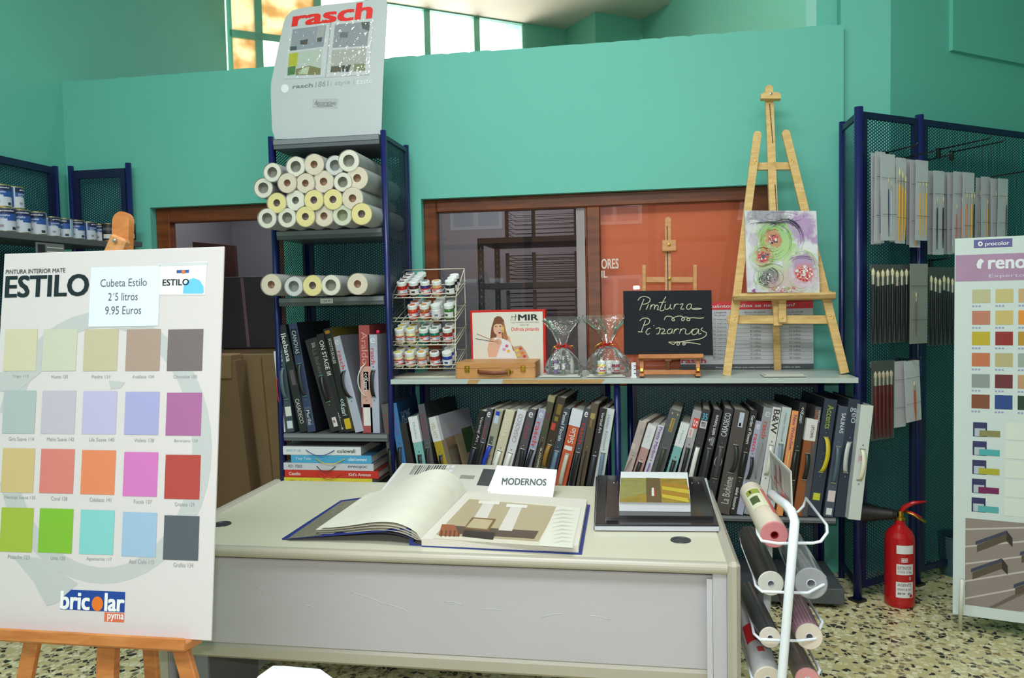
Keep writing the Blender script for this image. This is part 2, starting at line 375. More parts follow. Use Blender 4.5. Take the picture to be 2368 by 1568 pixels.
mb = MB(); mb.box((tg0, .045, 3.88), (wt(600)-.03, .05, 4.29), M_frost); mb.box((wt(600)+.03, .045, 3.88), (wt(738)-.03, .05, 4.29), M_frost); mb.box((tg0, .045, 3.05), (wt(600)-.03, .05, 3.82), M_frost)
mb.build('frosted_pane', wo)
mb = MB(); mb.box((wt(600)+.03, .045, 3.05), (wt(738)-.03, .05, 3.82), M_glass); mb.box((wt(738)+.03, .045, 3.05), (tg1-.02, .05, 4.29), M_glass); mb.build('pane', wo)
CZ = 4.3
A_ = P(1320, 60, Z=CZ); B_ = P(1376, 27, Z=CZ); C_ = P(1485, 45, Z=CZ); D_ = P(1549, 8, Z=CZ)
A2 = WL @ Vector((WI @ A_).xyz); A2 = WL @ Vector(((WI @ A_).x, 0, CZ))
E_ = D_ + (D_-C_).normalized()*3.2
mb = MB()
def wseg(p, q, th=.1):
    d = (q-p); d.z = 0; d.normalize(); n = Vector((-d.y, d.x, 0))*th
    vv = [(p.x, p.y), (q.x, q.y), (q.x+n.x, q.y+n.y), (p.x+n.x, p.y+n.y)]; mb.prism(vv, 0, 4.9, M_wallg, 'z')
wseg(A2, B_); wseg(B_, C_); wseg(C_, E_)
struct('wall_upper', mb)
K_ = P(1562, -160, Z=CZ)
mb = MB(); mb.prism([(XL, 4.6), (K_.x, max(4.6, K_.y)), (D_.x, D_.y), (C_.x, C_.y), (B_.x, B_.y), (A2.x, A2.y), (XL, 6.33)], CZ, CZ+.1, M_ceil, 'z'); struct('ceiling_upper', mb)
# office behind the window and the doorway
M_lilac = mat((112, 110, 116), .8, name='grey_lilac_office_paint')
mb = MB(); mb.box((XL, 6.2, 0), (1.0, 6.3, 2.78), M_lilac); mb.box((XL, YW+.14, 0), (XL+.04, 6.2, 2.78), M_lilac); mb.box((.9, YW+.4, 0), (1.0, 6.2, 2.78), M_lilac)
mb.box((XL+.04, YW+.14, 0), (d0, YW+.15, 2.78), M_lilac)
struct('wall_office', mb)
mb = MB(); mb.box((XL, YW+.14, 2.76), (.955, 6.3, 2.84), M_lilac); struct('ceiling_office', mb)
# door frame
fy0, fy1 = YW+.05, YW+.12
mb = MB(); mb.box((d0, fy0, 0), (d0+.09, fy1, dz), M_frame, .006); mb.box((d1-.09, fy0, 0), (d1, fy1, dz), M_frame, .006); mb.box((d0+.09, fy0, dz-.09), (d1-.09, fy1, dz), M_frame, .006)
o = mb.build('door_1'); o['kind'] = 'structure'
# office window: brown frame, sliding panes
mb = MB(); mx0 = P(1357, 600, Y=YW+.05).x; mx1 = P(1389, 600, Y=YW+.05).x; fw = .075
mb.box((w0, fy0, wb), (w0+fw, fy1, wz), M_frame, .006); mb.box((w1-fw-.02, fy0, wb), (w1, fy1, wz), M_frame, .006)
mb.box((w0+fw, fy0, wz-fw), (w1-fw-.02, fy1, wz), M_frame, .006); mb.box((w0+fw, fy0, wb), (w1-fw-.02, fy1, wb+.06), M_frame, .006)
mb.box((mx0, fy0, wb+.06), (mx1, fy1, wz-fw), M_frame, .006)
wo2 = mb.build('window_2'); wo2['kind'] = 'structure'
mb = MB(); mb.box((w0+fw, fy0+.03, wb+.06), (mx0, fy0+.036, wz-fw), M_glass)
ltm = mat((226, 214, 206), .6)
mb.box((mx1, fy0+.02, wb+.06), (w1-fw-.02, fy0+.026, wz-fw), M_glass)
sh = Sheet((0, fy0+.018, 0), (1, 0, 0), (0, 0, 1))
mb.T = sh.M(); sh.tx(mb, 'ORES', 1391, 622, 1430, 598, ltm, .02); sh.tx(mb, 'IL', 1391, 642, 1404, 626, ltm, .02); mb.T = Matrix.Identity(4)  # reflected shop-window lettering, painted onto the pane
mb.build('pane', wo2)
ax = P(1334, 600, Y=fy0+.05).x
mb = MB(); mb.box((ax, fy0+.04, wb+.06), (ax+.048, fy0+.065, wz-fw-.002), mat((150, 150, 150), .35, .6)); mb.build('aluminium_stile', wo2)
M_orange = mat((242, 120, 68), .45, noise=.08, scale=5, name='orange_board')
mb = MB(); mb.box((ax+.05, YW+.145, wb+.02), (w1+.05, YW+.165, wz+.02), M_orange)
o = mb.build('orange_panel'); tag(o, 'large orange board standing behind the right pane of the office window', 'board')
# ================================================================== RACKS
def rack(name, label, x0, x1, y0, y1, zt, shelves, M=None, posts=((0, 0), (1, 0), (0, 1), (1, 1)), back=True, sides=(0, 1), pr=.015, zb=.06, pb=0.0, topshelf=None, sh_name='shelf'):
    t = thing(name, label, 'shelving rack', M=M or Matrix.Identity(4))
    px = (x0, x1); py = (y0, y1)
    for i, j in posts:
        m = MB(); m.tube([(px[i], py[j], 0), (px[i], py[j], zt)], pr, M_navy, 12); m.box((px[i]-.024, py[j]-.024, 0), (px[i]+.024, py[j]+.024, .012), M_black); m.build('post', t)
    def frame(a, b, z0, z1, nm):
        m = MB(); a = Vector(a); b = Vector(b); d = (b-a).normalized(); a2 = a+d*(pr+.002); b2 = b-d*(pr+.002); up = d.cross(Vector((0, 0, 1)))
        for z in (z0, z1-.022): m.bar(a2+Vector((0, 0, z+.011)), b2+Vector((0, 0, z+.011)), .022, .018, M_dnavy, up)
        w = .012
        for q in (a2+d*w, b2-d*w): m.bar(q+Vector((0, 0, z0+.022)), q+Vector((0, 0, z1-.022)), .024, .014, M_dnavy, up)
        o = m.build(nm+'_frame', t)
        n = up*.0012; aa = a2+d*.024; bb = b2-d*.024
        m = MB(); m.add([aa+n+Vector((0, 0, z0+.02)), bb+n+Vector((0, 0, z0+.02)), bb+n+Vector((0, 0, z1-.02)), aa+n+Vector((0, 0, z1-.02))], [(0, 1, 2, 3)], M_perf); m.build(nm, o)
    if back: frame((x0+pb, y1, 0), (x1-pb, y1, 0), zb, zt-.02, 'back_mesh_panel')
    for i in sides: frame((px[i], y0, 0), (px[i], y1, 0), zb, zt-.02, 'side_mesh_panel')
    for s_ in shelves:
        z, th = s_[:2]; m = MB(); m.box((x0+.018, y0-.012, z-th), (x1-.018, y1-.02, z), M_shelf, .002); m.box((x0+.02, y0-.016, z-th*.55), (x1-.02, y0-.012, z-.004), mat((128, 132, 136), .35)); sh_ = m.build(sh_name, t)
    return t
TX0, TX1, TY0, TY1 = -1.885, -1.275, 3.84, 4.235
Z1, Z2, Z3, Z4, Z5 = P(870, 320, Y=TY0).z+.02, P(870, 527, Y=TY0).z, P(880, 684, Y=TY0).z, P(880, 1003, Y=TY0).z, P(860, 1126, Y=TY0).z
tower = rack('display_rack', 'tall blue display rack with mesh sides holding wallpaper rolls and sample books', TX0, TX1, TY0, TY1, 2.37,
             [(Z1, .05), (Z2, .045), (Z3, .045), (Z4, .04), (Z5, .04)])
m = MB(); q = Sheet((0, TY0-.0175, 0), (1, 0, 0), (0, 0, 1)); m.T = q.M(); q.rect(m, 741, 702, 770, 690, M_white); q.tx(m, '24 €', 748, 699, 764, 693, M_ink); m.T = Matrix.Identity(4)
tag(m.build('price_label'), 'small white price label reading 24 € on the shelf edge below the rolls', 'price label')
LS = P(1700, 1190, Y=3.86).z
bx1 = P(1406, 950, Y=4.235).x
lowA = rack('low_rack', 'low blue rack with mesh back behind the desk, left of the pair', TX1+.055, bx1, 3.86, 4.235, 1.055, [(LS, .03)], sides=(), back=True, posts=((0, 1), (1, 1)))
m = MB(); xp = P(1427, 950, Y=3.86).x; m.tube([(xp, 3.87, 0), (xp, 3.87, 1.07)], .015, M_navy, 12); m.box((xp-.024, 3.846, 0), (xp+.024, 3.894, .012), M_black); m.build('post', lowA)
cx0 = P(1457, 950, Y=4.235).x; cx1 = P(1899, 950, Y=4.235).x
lowB = rack('low_rack', 'low blue rack with mesh back behind the desk, right of the pair', cx0, cx1, 3.86, 4.235, 1.055, [(LS, .03)], sides=(), posts=((0, 1), (1, 1)))
m = MB(); m.box((cx0+.05, 3.80, .025), (P(1953, 1380, Y=3.8).x, 4.2, .10), mat((76, 80, 84), .5), .003)
m.build('base_tray', lowB)
# oblique rack with hanging brushes
RB = Matrix.Translation((1.03, 3.925, 0)) @ Matrix.Rotation(R(36), 4, 'Z')
orack = thing('brush_rack', 'blue mesh display rack set at an angle against the right wall, hung with brushes', 'display rack', M=RB)
def panelframe(t, x0, x1, z0, z1):
    m = MB()
    for z in (z0, z1-.03): m.box((x0, -.008, z), (x1, .008, z+.03), M_dnavy)
    for x in (x0, x1-.03): m.box((x, -.008, z0+.03), (x+.03, .008, z1-.03), M_dnavy)
    o = m.build('mesh_panel_frame', t); m = MB(); m.add([(x0+.03, 0, z0+.03), (x1-.03, 0, z0+.03), (x1-.03, 0, z1-.03), (x0+.03, 0, z1-.03)], [(0, 1, 2, 3)], M_perf); m.build('mesh_panel', o)
for x in (0, .435, 1.55):
    m = MB(); m.tube([(x, 0, 0), (x, 0, 2.37)], .020, M_navy, 14); m.box((x-.03, -.03, 0), (x+.03, .03, .012), M_black); m.build('post', orack)
panelframe(orack, .022, .413, .06, 2.35); panelframe(orack, .457, 1.528, .06, 2.35)
m = MB(); RBi = RB.inverted(); a = RBi @ Vector((1.035, 4.245, 0)); m.tube([(a.x, a.y, 0), (a.x, a.y, 2.37)], .016, M_navy, 12); m.build('post', orack)
d = Vector((a.x, a.y, 0)); L_ = d.length; MD = Matrix.Rotation(math.atan2(d.y, d.x), 4, 'Z')
m = MB(); m.box((.022, -.006, 2.32), (L_-.018, .006, 2.35), M_dnavy); m.box((.022, -.006, .06), (L_-.018, .006, .09), M_dnavy); o = m.build('side_frame', orack, MD)
m = MB(); m.add([(.02, 0, .09), (L_-.02, 0, .09), (L_-.02, 0, 2.32), (.02, 0, 2.32)], [(0, 1, 2, 3)], M_perf); m.build('side_mesh_panel', o)
# left rack with paint cans
lr = thing('paint_rack', 'blue mesh rack in the left corner with a grey shelf of paint cans', 'shelving rack')
ly0, ly1, lx = 2.2, 4.262, XL+.03
for (x, y) in ((lx, 4.19), (lx, 3.2), (lx, ly0)):
    m = MB(); m.tube([(x, y, 0), (x, y, 2.35)], .017, M_navy, 12); m.build('post', lr)
for (ya, yb) in ((3.2, 4.19), (ly0, 3.2)):
    m = MB()
    for z in (.06, 2.3): m.box((lx-.01, ya+.02, z), (lx+.01, yb-.02, z+.04), M_dnavy)
    for y in (ya+.02, yb-.055): m.box((lx-.01, y, .1), (lx+.01, y+.035, 2.3), M_dnavy)
    o = m.build('back_mesh_frame', lr); m = MB(); m.add([(lx, ya+.05, .1), (lx, yb-.05, .1), (lx, yb-.05, 2.3), (lx, ya+.05, 2.3)], [(0, 1, 2, 3)], M_perf); m.build('back_mesh_panel', o)
ex0 = P(165, 420, Y=ly1).x; ex1 = P(298, 420, Y=ly1).x
for x in (ex0, ex1):
    m = MB(); m.tube([(x, ly1, 0), (x, ly1, 2.36)], .017, M_navy, 12); m.build('post', lr)
m = MB()
for z in (.06, 2.28): m.box((ex0+.018, ly1-.01, z), (ex1-.018, ly1+.01, z+.05), M_dnavy)
m.box((ex0+.018, ly1-.01, .11), (ex0+.055, ly1+.01, 2.28), M_dnavy); m.box((ex1-.05, ly1-.01, .11), (ex1-.018, ly1+.01, 2.28), M_dnavy)
o = m.build('end_mesh_frame', lr); m = MB(); m.add([(ex0+.05, ly1, .1), (ex1-.05, ly1, .1), (ex1-.05, ly1, 2.29), (ex0+.05, ly1, 2.29)], [(0, 1, 2, 3)], M_perf); m.build('end_mesh_panel', o)
SX = -3.08; SZ = P(120, 545, X=SX).z
for z in (SZ, SZ-.42): m = MB(); m.box((lx+.03, ly0+.05, z-.035), (SX, 4.20, z), M_shelf, .003); m.build('shelf', lr)
m = MB(); q = Sheet((SX+.001, 3.6, SZ-.2), (0, 1, 0), (0, 0, 1)); m.box((SX-.012, 3.60, SZ-.17), (SX-.008, 3.80, SZ-.04), mat((120, 122, 122), .5)); m.box((SX-.0078, 3.61, SZ-.16), (SX-.0065, 3.66, SZ-.05), M_ink)
for k in range(5): m.box((SX-.0078, 3.675, SZ-.06-k*.022), (SX-.0065, 3.79, SZ-.066-k*.022), mat((200, 202, 204), .5))
tag(m.build('shelf_card'), 'grey printed card hanging below the paint can shelf', 'card')
# continuous worktop over the low racks
M_lam = mat((186, 196, 192), .32, noise=.03, scale=20, name='grey_laminate')
TZ = 1.10; tx0 = P(903, 872, Y=3.82).x; tx1 = P(1985, 872, Y=3.82).x
M_chip = mat((190, 150, 96), .8, noise=.3, scale=160, name='bare_chipboard')
m = MB(); m.prism([(tx0, 3.82), (tx1, 3.82), (tx1, 3.90), (1.005, 4.29), (-1.22, 4.29), (-1.22, 3.90), (tx0, 3.90)], TZ-.024, TZ, M_lam, 'z')
for a_, b_ in ((1080, 1102), (1160, 1390)): xa = P(a_, 880, Y=3.82).x; xb = P(b_, 880, Y=3.82).x; m.poly([(xa, 3.8195, TZ-.023), (xb, 3.8195, TZ-.023), (xb+.02, 3.8195, TZ-.002), (xa+.008, 3.8195, TZ-.002)], M_chip)
tag(m.build('worktop'), 'long pale grey worktop with chipped front edge lying over the two low racks', 'worktop')

# ================================================================== WALLPAPER ROLLS
M_film = film(.0, .2, haze=.35)
ROLLC = {'w': (222, 220, 205), 'c': (216, 206, 186), 'y': (226, 214, 150), 'g': (208, 214, 190), 'h': (206, 208, 206)}
COREC = {'w': (150, 152, 140), 'c': (176, 146, 122), 'y': (150, 136, 132), 'g': (160, 166, 140), 'h': (150, 156, 152)}
ROLLM = {}
def roll_meshes(k, tube):
    if (k, tube) in ROLLM: return ROLLM[k, tube]
    pm = mat(ROLLC[k], .75, noise=.05, scale=60); side = mat((208, 210, 206), .35, noise=.05, scale=20)
    ri = .55 if tube else .36; m = MB()
    m.lathe([(ri, 0), (.93, 0), (1, .004, side), (1, .52, side), (.93, .525), (ri, .525)], pm, 28, 'y')
    m.lathe([(ri, .525), (ri, 0)], mat(COREC[k], .8), 24, 'y')
    for t in (.5, .66, .8): m.lathe([(max(ri, t)+.004, -.0008), (max(ri, t)+.02, -.0008)], mat(tuple(int(c*.9) for c in ROLLC[k]), .7), 24, 'y')
    a = m.build('paper'); me = a.data; bpy.data.objects.remove(a)
    m = MB(); m.lathe([(1.012, -.004), (1.02, .01), (1.02, .515), (1.0, .53)], M_film, 28, 'y'); a = m.build('film'); mf = a.data; bpy.data.objects.remove(a)
    m = MB(); m.lathe([(ri-.01, .004), (ri-.01, .03)], mat(COREC[k], .7), 20, 'y'); m.lathe([(ri-.01, .03), (.0001, .034)], mat(COREC[k], .7), 20, 'y'); a = m.build('core'); mc = a.data; bpy.data.objects.remove(a)  # pale plug disc stands for flash reflected by the film over the hole
    ROLLM[k, tube] = (me, mf, mc); return ROLLM[k, tube]
def roll(px, py, r, k, y, label, tube=0, yaw=0, pitch=0):
    c = P(px, py, Y=y); rr = r*1.05/3.7325/FPX*(y*1.045+.25)
    t = thing('wallpaper_roll', label, 'wallpaper roll', c, (pitch, 0, yaw), 'wallpaper rolls on the tall blue rack')
    for me, n in zip(roll_meshes(k, tube), ('paper', 'film_wrap', 'core')):
        o = bpy.data.objects.new(n, me); COL.objects.link(o); o.parent = t; o.scale = (rr, 1, rr)
    return t
ORD = ['first', 'second', 'third', 'fourth', 'fifth', 'sixth', 'seventh', 'eighth', 'ninth', 'tenth', 'eleventh', 'twelfth']
CN = {'w': 'white', 'c': 'cream', 'y': 'yellowish', 'g': 'pale green', 'h': 'greyish white'}
rows = [('top row', [(260, 368, 74, 'w', 1), (462, 318, 78, 'w', 1), (620, 300, 82, 'c', 0), (800, 308, 76, 'h', 1), (920, 268, 84, 'w', 1)]),
        ('second row', [(182, 503, 78, 'w', 1), (388, 460, 78, 'c', 0), (545, 462, 78, 'c', 0), (702, 448, 86, 'c', 0), (868, 452, 74, 'w', 1), (992, 418, 88, 'c', 0)]),
        ('third row', [(298, 632, 80, 'y', 0), (460, 610, 80, 'w', 0), (618, 607, 80, 'y', 0), (783, 602, 80, 'y', 0), (952, 592, 86, 'c', 0)]),
        ('bottom row', [(215, 765, 78, 'w', 1), (388, 760, 76, 'w', 1), (545, 750, 80, 'y', 0), (705, 745, 82, 'c', 0), (865, 738, 80, 'g', 1), (1030, 727, 84, 'y', 0)])]
rr = random.Random(5)
for nm, row in rows:
    for i, (x, y, r, k, tb) in enumerate(row):
        tw = ' with wide core' if tb else ' with narrow core'
        roll(560+x/3.7325, 300+y/3.7325, r, k, 3.67+rr.uniform(-.012, .012), f'{CN[k]} wallpaper roll{tw}, {ORD[i]} from left, {nm} of the pile', tb)
for i, (x, y, r, k, tb) in enumerate([(250, 1338, 86, 'c', 0), (445, 1352, 78, 'h', 1), (607, 1345, 82, 'y', 0), (765, 1342, 80, 'w', 1), (995, 1332, 84, 'c', 0)]):
    roll(560+x/3.7325, 300+y/3.7325, r, k, 3.67, f'{CN[k]} wallpaper roll, {ORD[i]} from left in the single row on the lower shelf', tb)

# ================================================================== SAMPLE BOOKS
M_pages = mat((206, 202, 188), .8, noise=.12, scale=90, name='page_block')
def dk(c, f=.8): return tuple(int(x*f) for x in c)
def bookmat(c): return mat(c, .42, noise=.06, scale=60)
def book(label, tx, ty, bx, by, w, col, zs, ysp=3.84, yaw=0, depth=.34, texts=(), patch=(), handle=None, rivets=True, cover=None, group=None, name='sample_book', cover_art=None, coverup=0):
    """spine seen from the front: tx,ty centre of its top and bx,by a lower point of its centre line; w its width in pixels; zs the shelf height.
    patch: (v0,v1,colour[,x0,x1]) fractions from the top; texts: (string, v0, v1, height fraction, colour, 'd'|'u' reading down or up, x centre)"""
    a = P(tx, ty, Y=ysp); b = P(bx, by, Y=ysp); phi = math.atan2(a.x-b.x, a.z-b.z)
    t = (P(tx+w/2, ty, Y=ysp)-P(tx-w/2, ty, Y=ysp)).x*math.cos(phi)
    z0 = zs+abs(math.sin(phi))*t/2+.001; h = (a.z-z0)/math.cos(phi); x0 = a.x-math.sin(phi)*h
    M = Matrix.Translation((x0, ysp, z0)) @ Matrix.Rotation(R(-yaw), 4, 'Z') @ Matrix.Rotation(phi, 4, 'Y')
    o = thing(name, label, 'sample book', M=M, group=group)
    mc = bookmat(col); mc2 = bookmat(cover or dk(col, .75)); m = MB(); e = .003
    m.box((-t/2, 0, 0), (t/2, e, h), mc, .0015)
    m.box((-t/2, e, 0), (-t/2+e, depth, h), mc2); m.box((t/2-e, e, 0), (t/2, depth, h), mc2)
    for p in patch:
        v0, v1, c = p[:3]; xa, xb = (p[3], p[4]) if len(p) > 3 else (0, 1)
        if v0 == 0 and v1 < 1 and len(p) == 3:
            m.box((-t/2-.0004, -.0006, h*(1-v1)), (t/2+.0004, .03, h+.0004), bookmat(c))
        else: X0 = -t/2+t*xa; X1 = -t/2+t*xb; m.poly([(X0, -.0006, h*(1-v1)), (X1, -.0006, h*(1-v1)), (X1, -.0006, h*(1-v0)), (X0, -.0006, h*(1-v0))], bookmat(c) if not isinstance(c, bpy.types.Material) else c)
    for tt in texts:
        s_, v0, v1, hf, c, dr = tt[:6]; xc = tt[6] if len(tt) > 6 else .5
        mm = mat(c, .5); X = -t/2+t*xc; hh = t*hf
        if dr == 'd': fn = lambda x, y, X=X: (X-hh/2+y, -.0011, h-x); m.text(s_, fn, h*v0, 0, h*v1, hh, mm, .01)
        elif dr == 'u': fn = lambda x, y, X=X: (X+hh/2-y, -.0011, x); m.text(s_, fn, h*(1-v1), 0, h*(1-v0), hh, mm, .01)
        else: fn = lambda x, y: (x, -.0011, y); m.text(s_, fn, X-hh/2, h*(1-v1), X+hh/2, h*(1-v0), mm, .01)
    if rivets and handle:
        for v in (handle[0]-.035, handle[1]+.035): m.lathe([(.0001, 0), (.003, 0)], M_steel, 8, 'y') if 0 else m.box((-.0035, -.0035, h*(1-v)-.0035), (.0035, 0, h*(1-v)+.0035), M_steel, .002)
    if cover_art: cover_art(m, t, h, depth)
    m.build('cover', o)
    m = MB(); m.box((-t/2+e+.0008, e+.004, .006), (t/2-e-.0008, depth-.012, h-.008), M_pages); m.build('pages', o)
    if handle:
        v0, v1, c = handle[:3]; st = handle[3] if len(handle) > 3 else 'strap'; sd = handle[4] if len(handle) > 4 else 0
        hm = mat(c, .35); m = MB(); n = 14; z_a = h*(1-v0); z_b = h*(1-v1); pts = []
        for i in range(n+1):
            q = i/n; s2 = math.sin(math.pi*q)**.6; pts.append((sd*s2, -.002-.020*s2, z_a+(z_b-z_a)*q))
        if st == 'strap':
            m.ribbon(pts, min(t*.5, .02), .002, hm, (1, 0, 0))
            for z in (z_a, z_b): m.box((-min(t*.3, .013), -.0045, z-.003), (min(t*.3, .013), -.0005, z+.003), M_steel, .001)
        else: m.tube(pts, .003 if st == 'cord' else .002, hm, 6)
        m.build('handle', o)
    return o
W_ = (222, 222, 224); BK = (34, 33, 35)
def side_label(s1, y0, y1, z0, z1, col, base=None, b=None):
    def f(m, t, h, depth):
        X = t/2+.0006
        if base: m.poly([(X, .03, h*(1-base[0])), (X, depth, h*(1-base[0])), (X, depth, h), (X, .03, h)], mat(base[1], .5))
        if b:
            for (ya, yb, za, zb, c) in b: m.poly([(X+.0002, ya*depth, h*(1-zb)), (X+.0002, yb*depth, h*(1-zb)), (X+.0002, yb*depth, h*(1-za)), (X+.0002, ya*depth, h*(1-za))], mat(c, .5))
        m.text(s1, lambda x, y: (X+.0006, x, y), y0*depth, h*(1-z1), y1*depth, h*(1-z0), mat(col, .5), .01)
    return f
G1 = 'sample books in the left lower rack'; G2 = 'sample books in the right lower rack'; G3 = 'sample books standing on the tall rack'
def bA(label, *a, **k): return book(label, *a, LS+.001, group=G1, **k)
RED = (205, 60, 55); FR = (150, 70, 75)
cir = lambda c: ('e', .035, .085, .5, c, 'h')
bA('dark grey book with faded red title at the left end of the left lower rack', 889, 935, 908, 1079, 17, (92, 90, 90), texts=[('rasch', .1, .35, .5, (135, 70, 65), 'd')], handle=(.42, .8, BK, 'strap', -.006), yaw=0)
bA('blue book whose dark blue cover reads HOME, beside the dark grey book', 908, 933, 931, 1072, 17, (62, 116, 168), cover=(20, 58, 96), texts=[('rasch', .1, .3, .5, (110, 90, 150), 'd')], handle=(.42, .85, BK, 'strap', -.008), yaw=1, cover_art=side_label('HOME', .14, .55, .1, .2, (140, 170, 190)))
bA('short black book between the blue HOME book and the white and turquoise one', 931, 980, 949, 1071, 16, (44, 40, 40), yaw=0, depth=.3)
bA('white book with turquoise lower half and black strap, leaning right of the blue book', 954, 964, 974, 1072, 21, (128, 182, 178), patch=[(0, .28, W_)], texts=[('Malibu', .06, .24, .25, (140, 190, 200), 'd')], handle=(.42, .85, BK), yaw=0, depth=.3)
bA('grey book with faded red title, directly left of the white and ochre book', 970, 936, 993, 1068, 17, (92, 88, 96), cover=(34, 34, 37), texts=[('rasch', .1, .32, .5, (140, 66, 74), 'd')], handle=(.42, .85, BK, 'strap', -.006), yaw=13, depth=.36)
bA('white and ochre book with VELVET on its spine and grey cover', 992, 967, 1020, 1068, 21, (176, 150, 44), cover=(150, 138, 116), patch=[(0, .27, W_)], texts=[('VELVET', .06, .24, .38, (200, 186, 130), 'd')], handle=(.42, .85, BK), yaw=15, depth=.37,
   cover_art=side_label('VELVET', .18, .46, .1, .2, (176, 170, 150), (.26, (158, 158, 168)), [(.1, .95, .27, .95, (156, 142, 112)), (.12, .4, .36, .95, (92, 50, 32)), (.14, .37, .4, .94, (206, 208, 210)), (.12, .38, .27, .36, (200, 110, 70)), (.62, .95, .22, .5, (60, 92, 54))]))
bA('black book with small white title, first of the group leaning after the grey velvet cover', 1118.5, 948, 1093, 1060, 18, (38, 36, 34), texts=[('Vertical Art', .06, .32, .35, (200, 200, 200), 'd', .65)], handle=(.38, .8, (44, 46, 60)), yaw=9)
bA('dark grey book with white circle logo, directly left of the blue labelled beige book', 1137, 943, 1109, 1058, 15, (80, 78, 86), texts=[cir((225, 225, 225)), ('rasch', .14, .3, .5, FR, 'd')], handle=(.34, .8, BK), yaw=10)
bA('beige book with blue label and blue ribbon handle', 1157, 946, 1128, 1066, 20, (166, 160, 140), patch=[(.02, .06, (40, 70, 190), .2, .7), (.06, .14, (190, 205, 230), .2, .7), (.27, .35, (80, 92, 88), .15, .6)], handle=(.36, .8, (36, 62, 180), 'strap', -.01), texts=[('Your Interior', .45, .7, .4, (40, 44, 48), 'd', .5)], yaw=10)
bA('cream book with pale lettering and a white strap', 1183, 947, 1150, 1070, 23, (214, 204, 178), texts=[('Ypol', .1, .28, .5, (228, 222, 206), 'u')], handle=(.41, .85, (232, 230, 224)), patch=[(.55, .7, (120, 140, 118), .1, .25), (.55, .7, (120, 140, 118), .75, .9)], yaw=10)
bA('white book with thin grey capitals and a cream strap', 1210, 947, 1175, 1072, 22, (216, 216, 222), texts=[('CASADECO', .04, .32, .5, (176, 160, 178), 'u')], handle=(.43, .85, (230, 228, 218)), patch=[(.6, .64, (170, 90, 160), .1, .2), (.62, .66, (170, 90, 160), .75, .9)], yaw=9)
bA('dark grey book with white circle logo and a twisted black ribbon', 1233, 944, 1201, 1073, 20, (86, 83, 90), texts=[cir((225, 225, 225)), ('rasch', .14, .3, .5, FR, 'd')], handle=(.4, .85, BK, 'strap', .012), yaw=8)
bA('light lilac grey book with bright red title in the left lower rack', 1256, 945, 1223, 1074, 18, (164, 166, 190), texts=[cir((220, 222, 230)), ('rasch', .13, .36, .6, (215, 60, 60), 'd')], handle=(.4, .85, BK, 'strap', -.004), yaw=7)
bA('thin mottled green and brown book leaning before the tall brown book', 1278, 915, 1243, 1076, 16, (82, 78, 62), patch=[(0, .05, (150, 144, 108)), (.15, .2, (96, 60, 70), .2, .8), (.3, .34, (60, 84, 60), .1, .7)], texts=[('saint honore', .45, .78, .4, (200, 200, 196), 'u')], handle=(.4, .8, BK, 'cord', -.02), yaw=9)
bA('tall dark brown book with gold stickers and gold ribbon', 1300, 918, 1260, 1076, 21, (64, 52, 42), cover=(24, 22, 22), patch=[(.06, .15, (128, 104, 44), .3, .8), (.17, .21, (140, 120, 40), .3, .7), (.23, .29, (200, 70, 56), .15, .6)], handle=(.42, .62, (150, 112, 48), 'strap', -.004), yaw=6)
bA('slate blue book with white title and blue strap, left of the orange book', 1311, 943, 1280, 1081, 20, (62, 70, 84), texts=[('Pastel Florals', .04, .32, .4, (214, 218, 222), 'd')], handle=(.42, .8, (96, 124, 146)), yaw=6)
bA('orange book with white top and a wide silver strap in the left lower rack', 1337, 947, 1293, 1133, 27, (198, 92, 58), patch=[(0, .16, (220, 222, 232)), (.36, .4, (226, 226, 226), .1, .8)], texts=[('SeLio', .18, .33, .5, (236, 226, 220), 'u')], handle=(.44, .76, (196, 192, 176)), yaw=6)
bA('dark grey book with bright red title, directly right of the orange and white book', 1359.5, 943, 1318, 1132, 16, (74, 74, 82), texts=[cir((225, 225, 225)), ('rasch', .15, .35, .55, (200, 48, 52), 'd')], handle=(.43, .76, BK), yaw=6)
bA('brown book with gold arrow logo and thin black cord', 1377, 932, 1339, 1133, 18, (92, 80, 64), patch=[(.09, .14, (170, 150, 90), .2, .8), (.84, .98, (130, 116, 70), .1, .8)], texts=[('Kasari', .14, .22, .35, (170, 150, 90), 'd')], handle=(.44, .76, BK, 'cord'), yaw=7)
bA('black book with small white title between the brown and the white book', 1396, 943, 1361, 1133, 16, (46, 44, 48), texts=[('Vertical Art', .04, .24, .4, (210, 210, 210), 'd', .6), ('Bohemian', .85, .98, .4, (190, 190, 190), 'u')], handle=(.46, .78, (60, 62, 72)), yaw=8)
bA('white book with blue grey strap, last in the left lower rack', 1411, 945, 1381, 1133, 22, (204, 212, 212), texts=[('Hidden Richness', .06, .38, .3, (150, 158, 166), 'd')], handle=(.43, .85, (106, 124, 146)), yaw=0)
def bB(label, *a, **k): return book(label, *a, LS+.001, group=G2, **k)
bB('pinkish grey checked book with cord handle, first in the right lower rack', 1489, 972, 1448, 1105, 19, (188, 170, 166), patch=[(.08, .14, (172, 158, 156), .5, 1), (.25, .31, (204, 190, 184), 0, .5), (.33, .38, (170, 158, 160), .3, .9)], handle=(.4, .85, (150, 128, 112), 'cord', -.01), yaw=15)
bB('white book with dusty pink lower half and black strap', 1510, 981, 1470, 1105, 21, (186, 148, 144), patch=[(0, .26, W_)], texts=[('ATELIER', .04, .2, .3, (208, 204, 204), 'u')], handle=(.42, .9, BK), yaw=13)
bB('narrow white book with purple handwriting', 1530, 982, 1493, 1104, 16, (204, 200, 214), texts=[('Pretty Maribor', .02, .38, .6, (110, 70, 150), 'd')], handle=(.43, .85, (128, 84, 170), 'cord'), yaw=10)
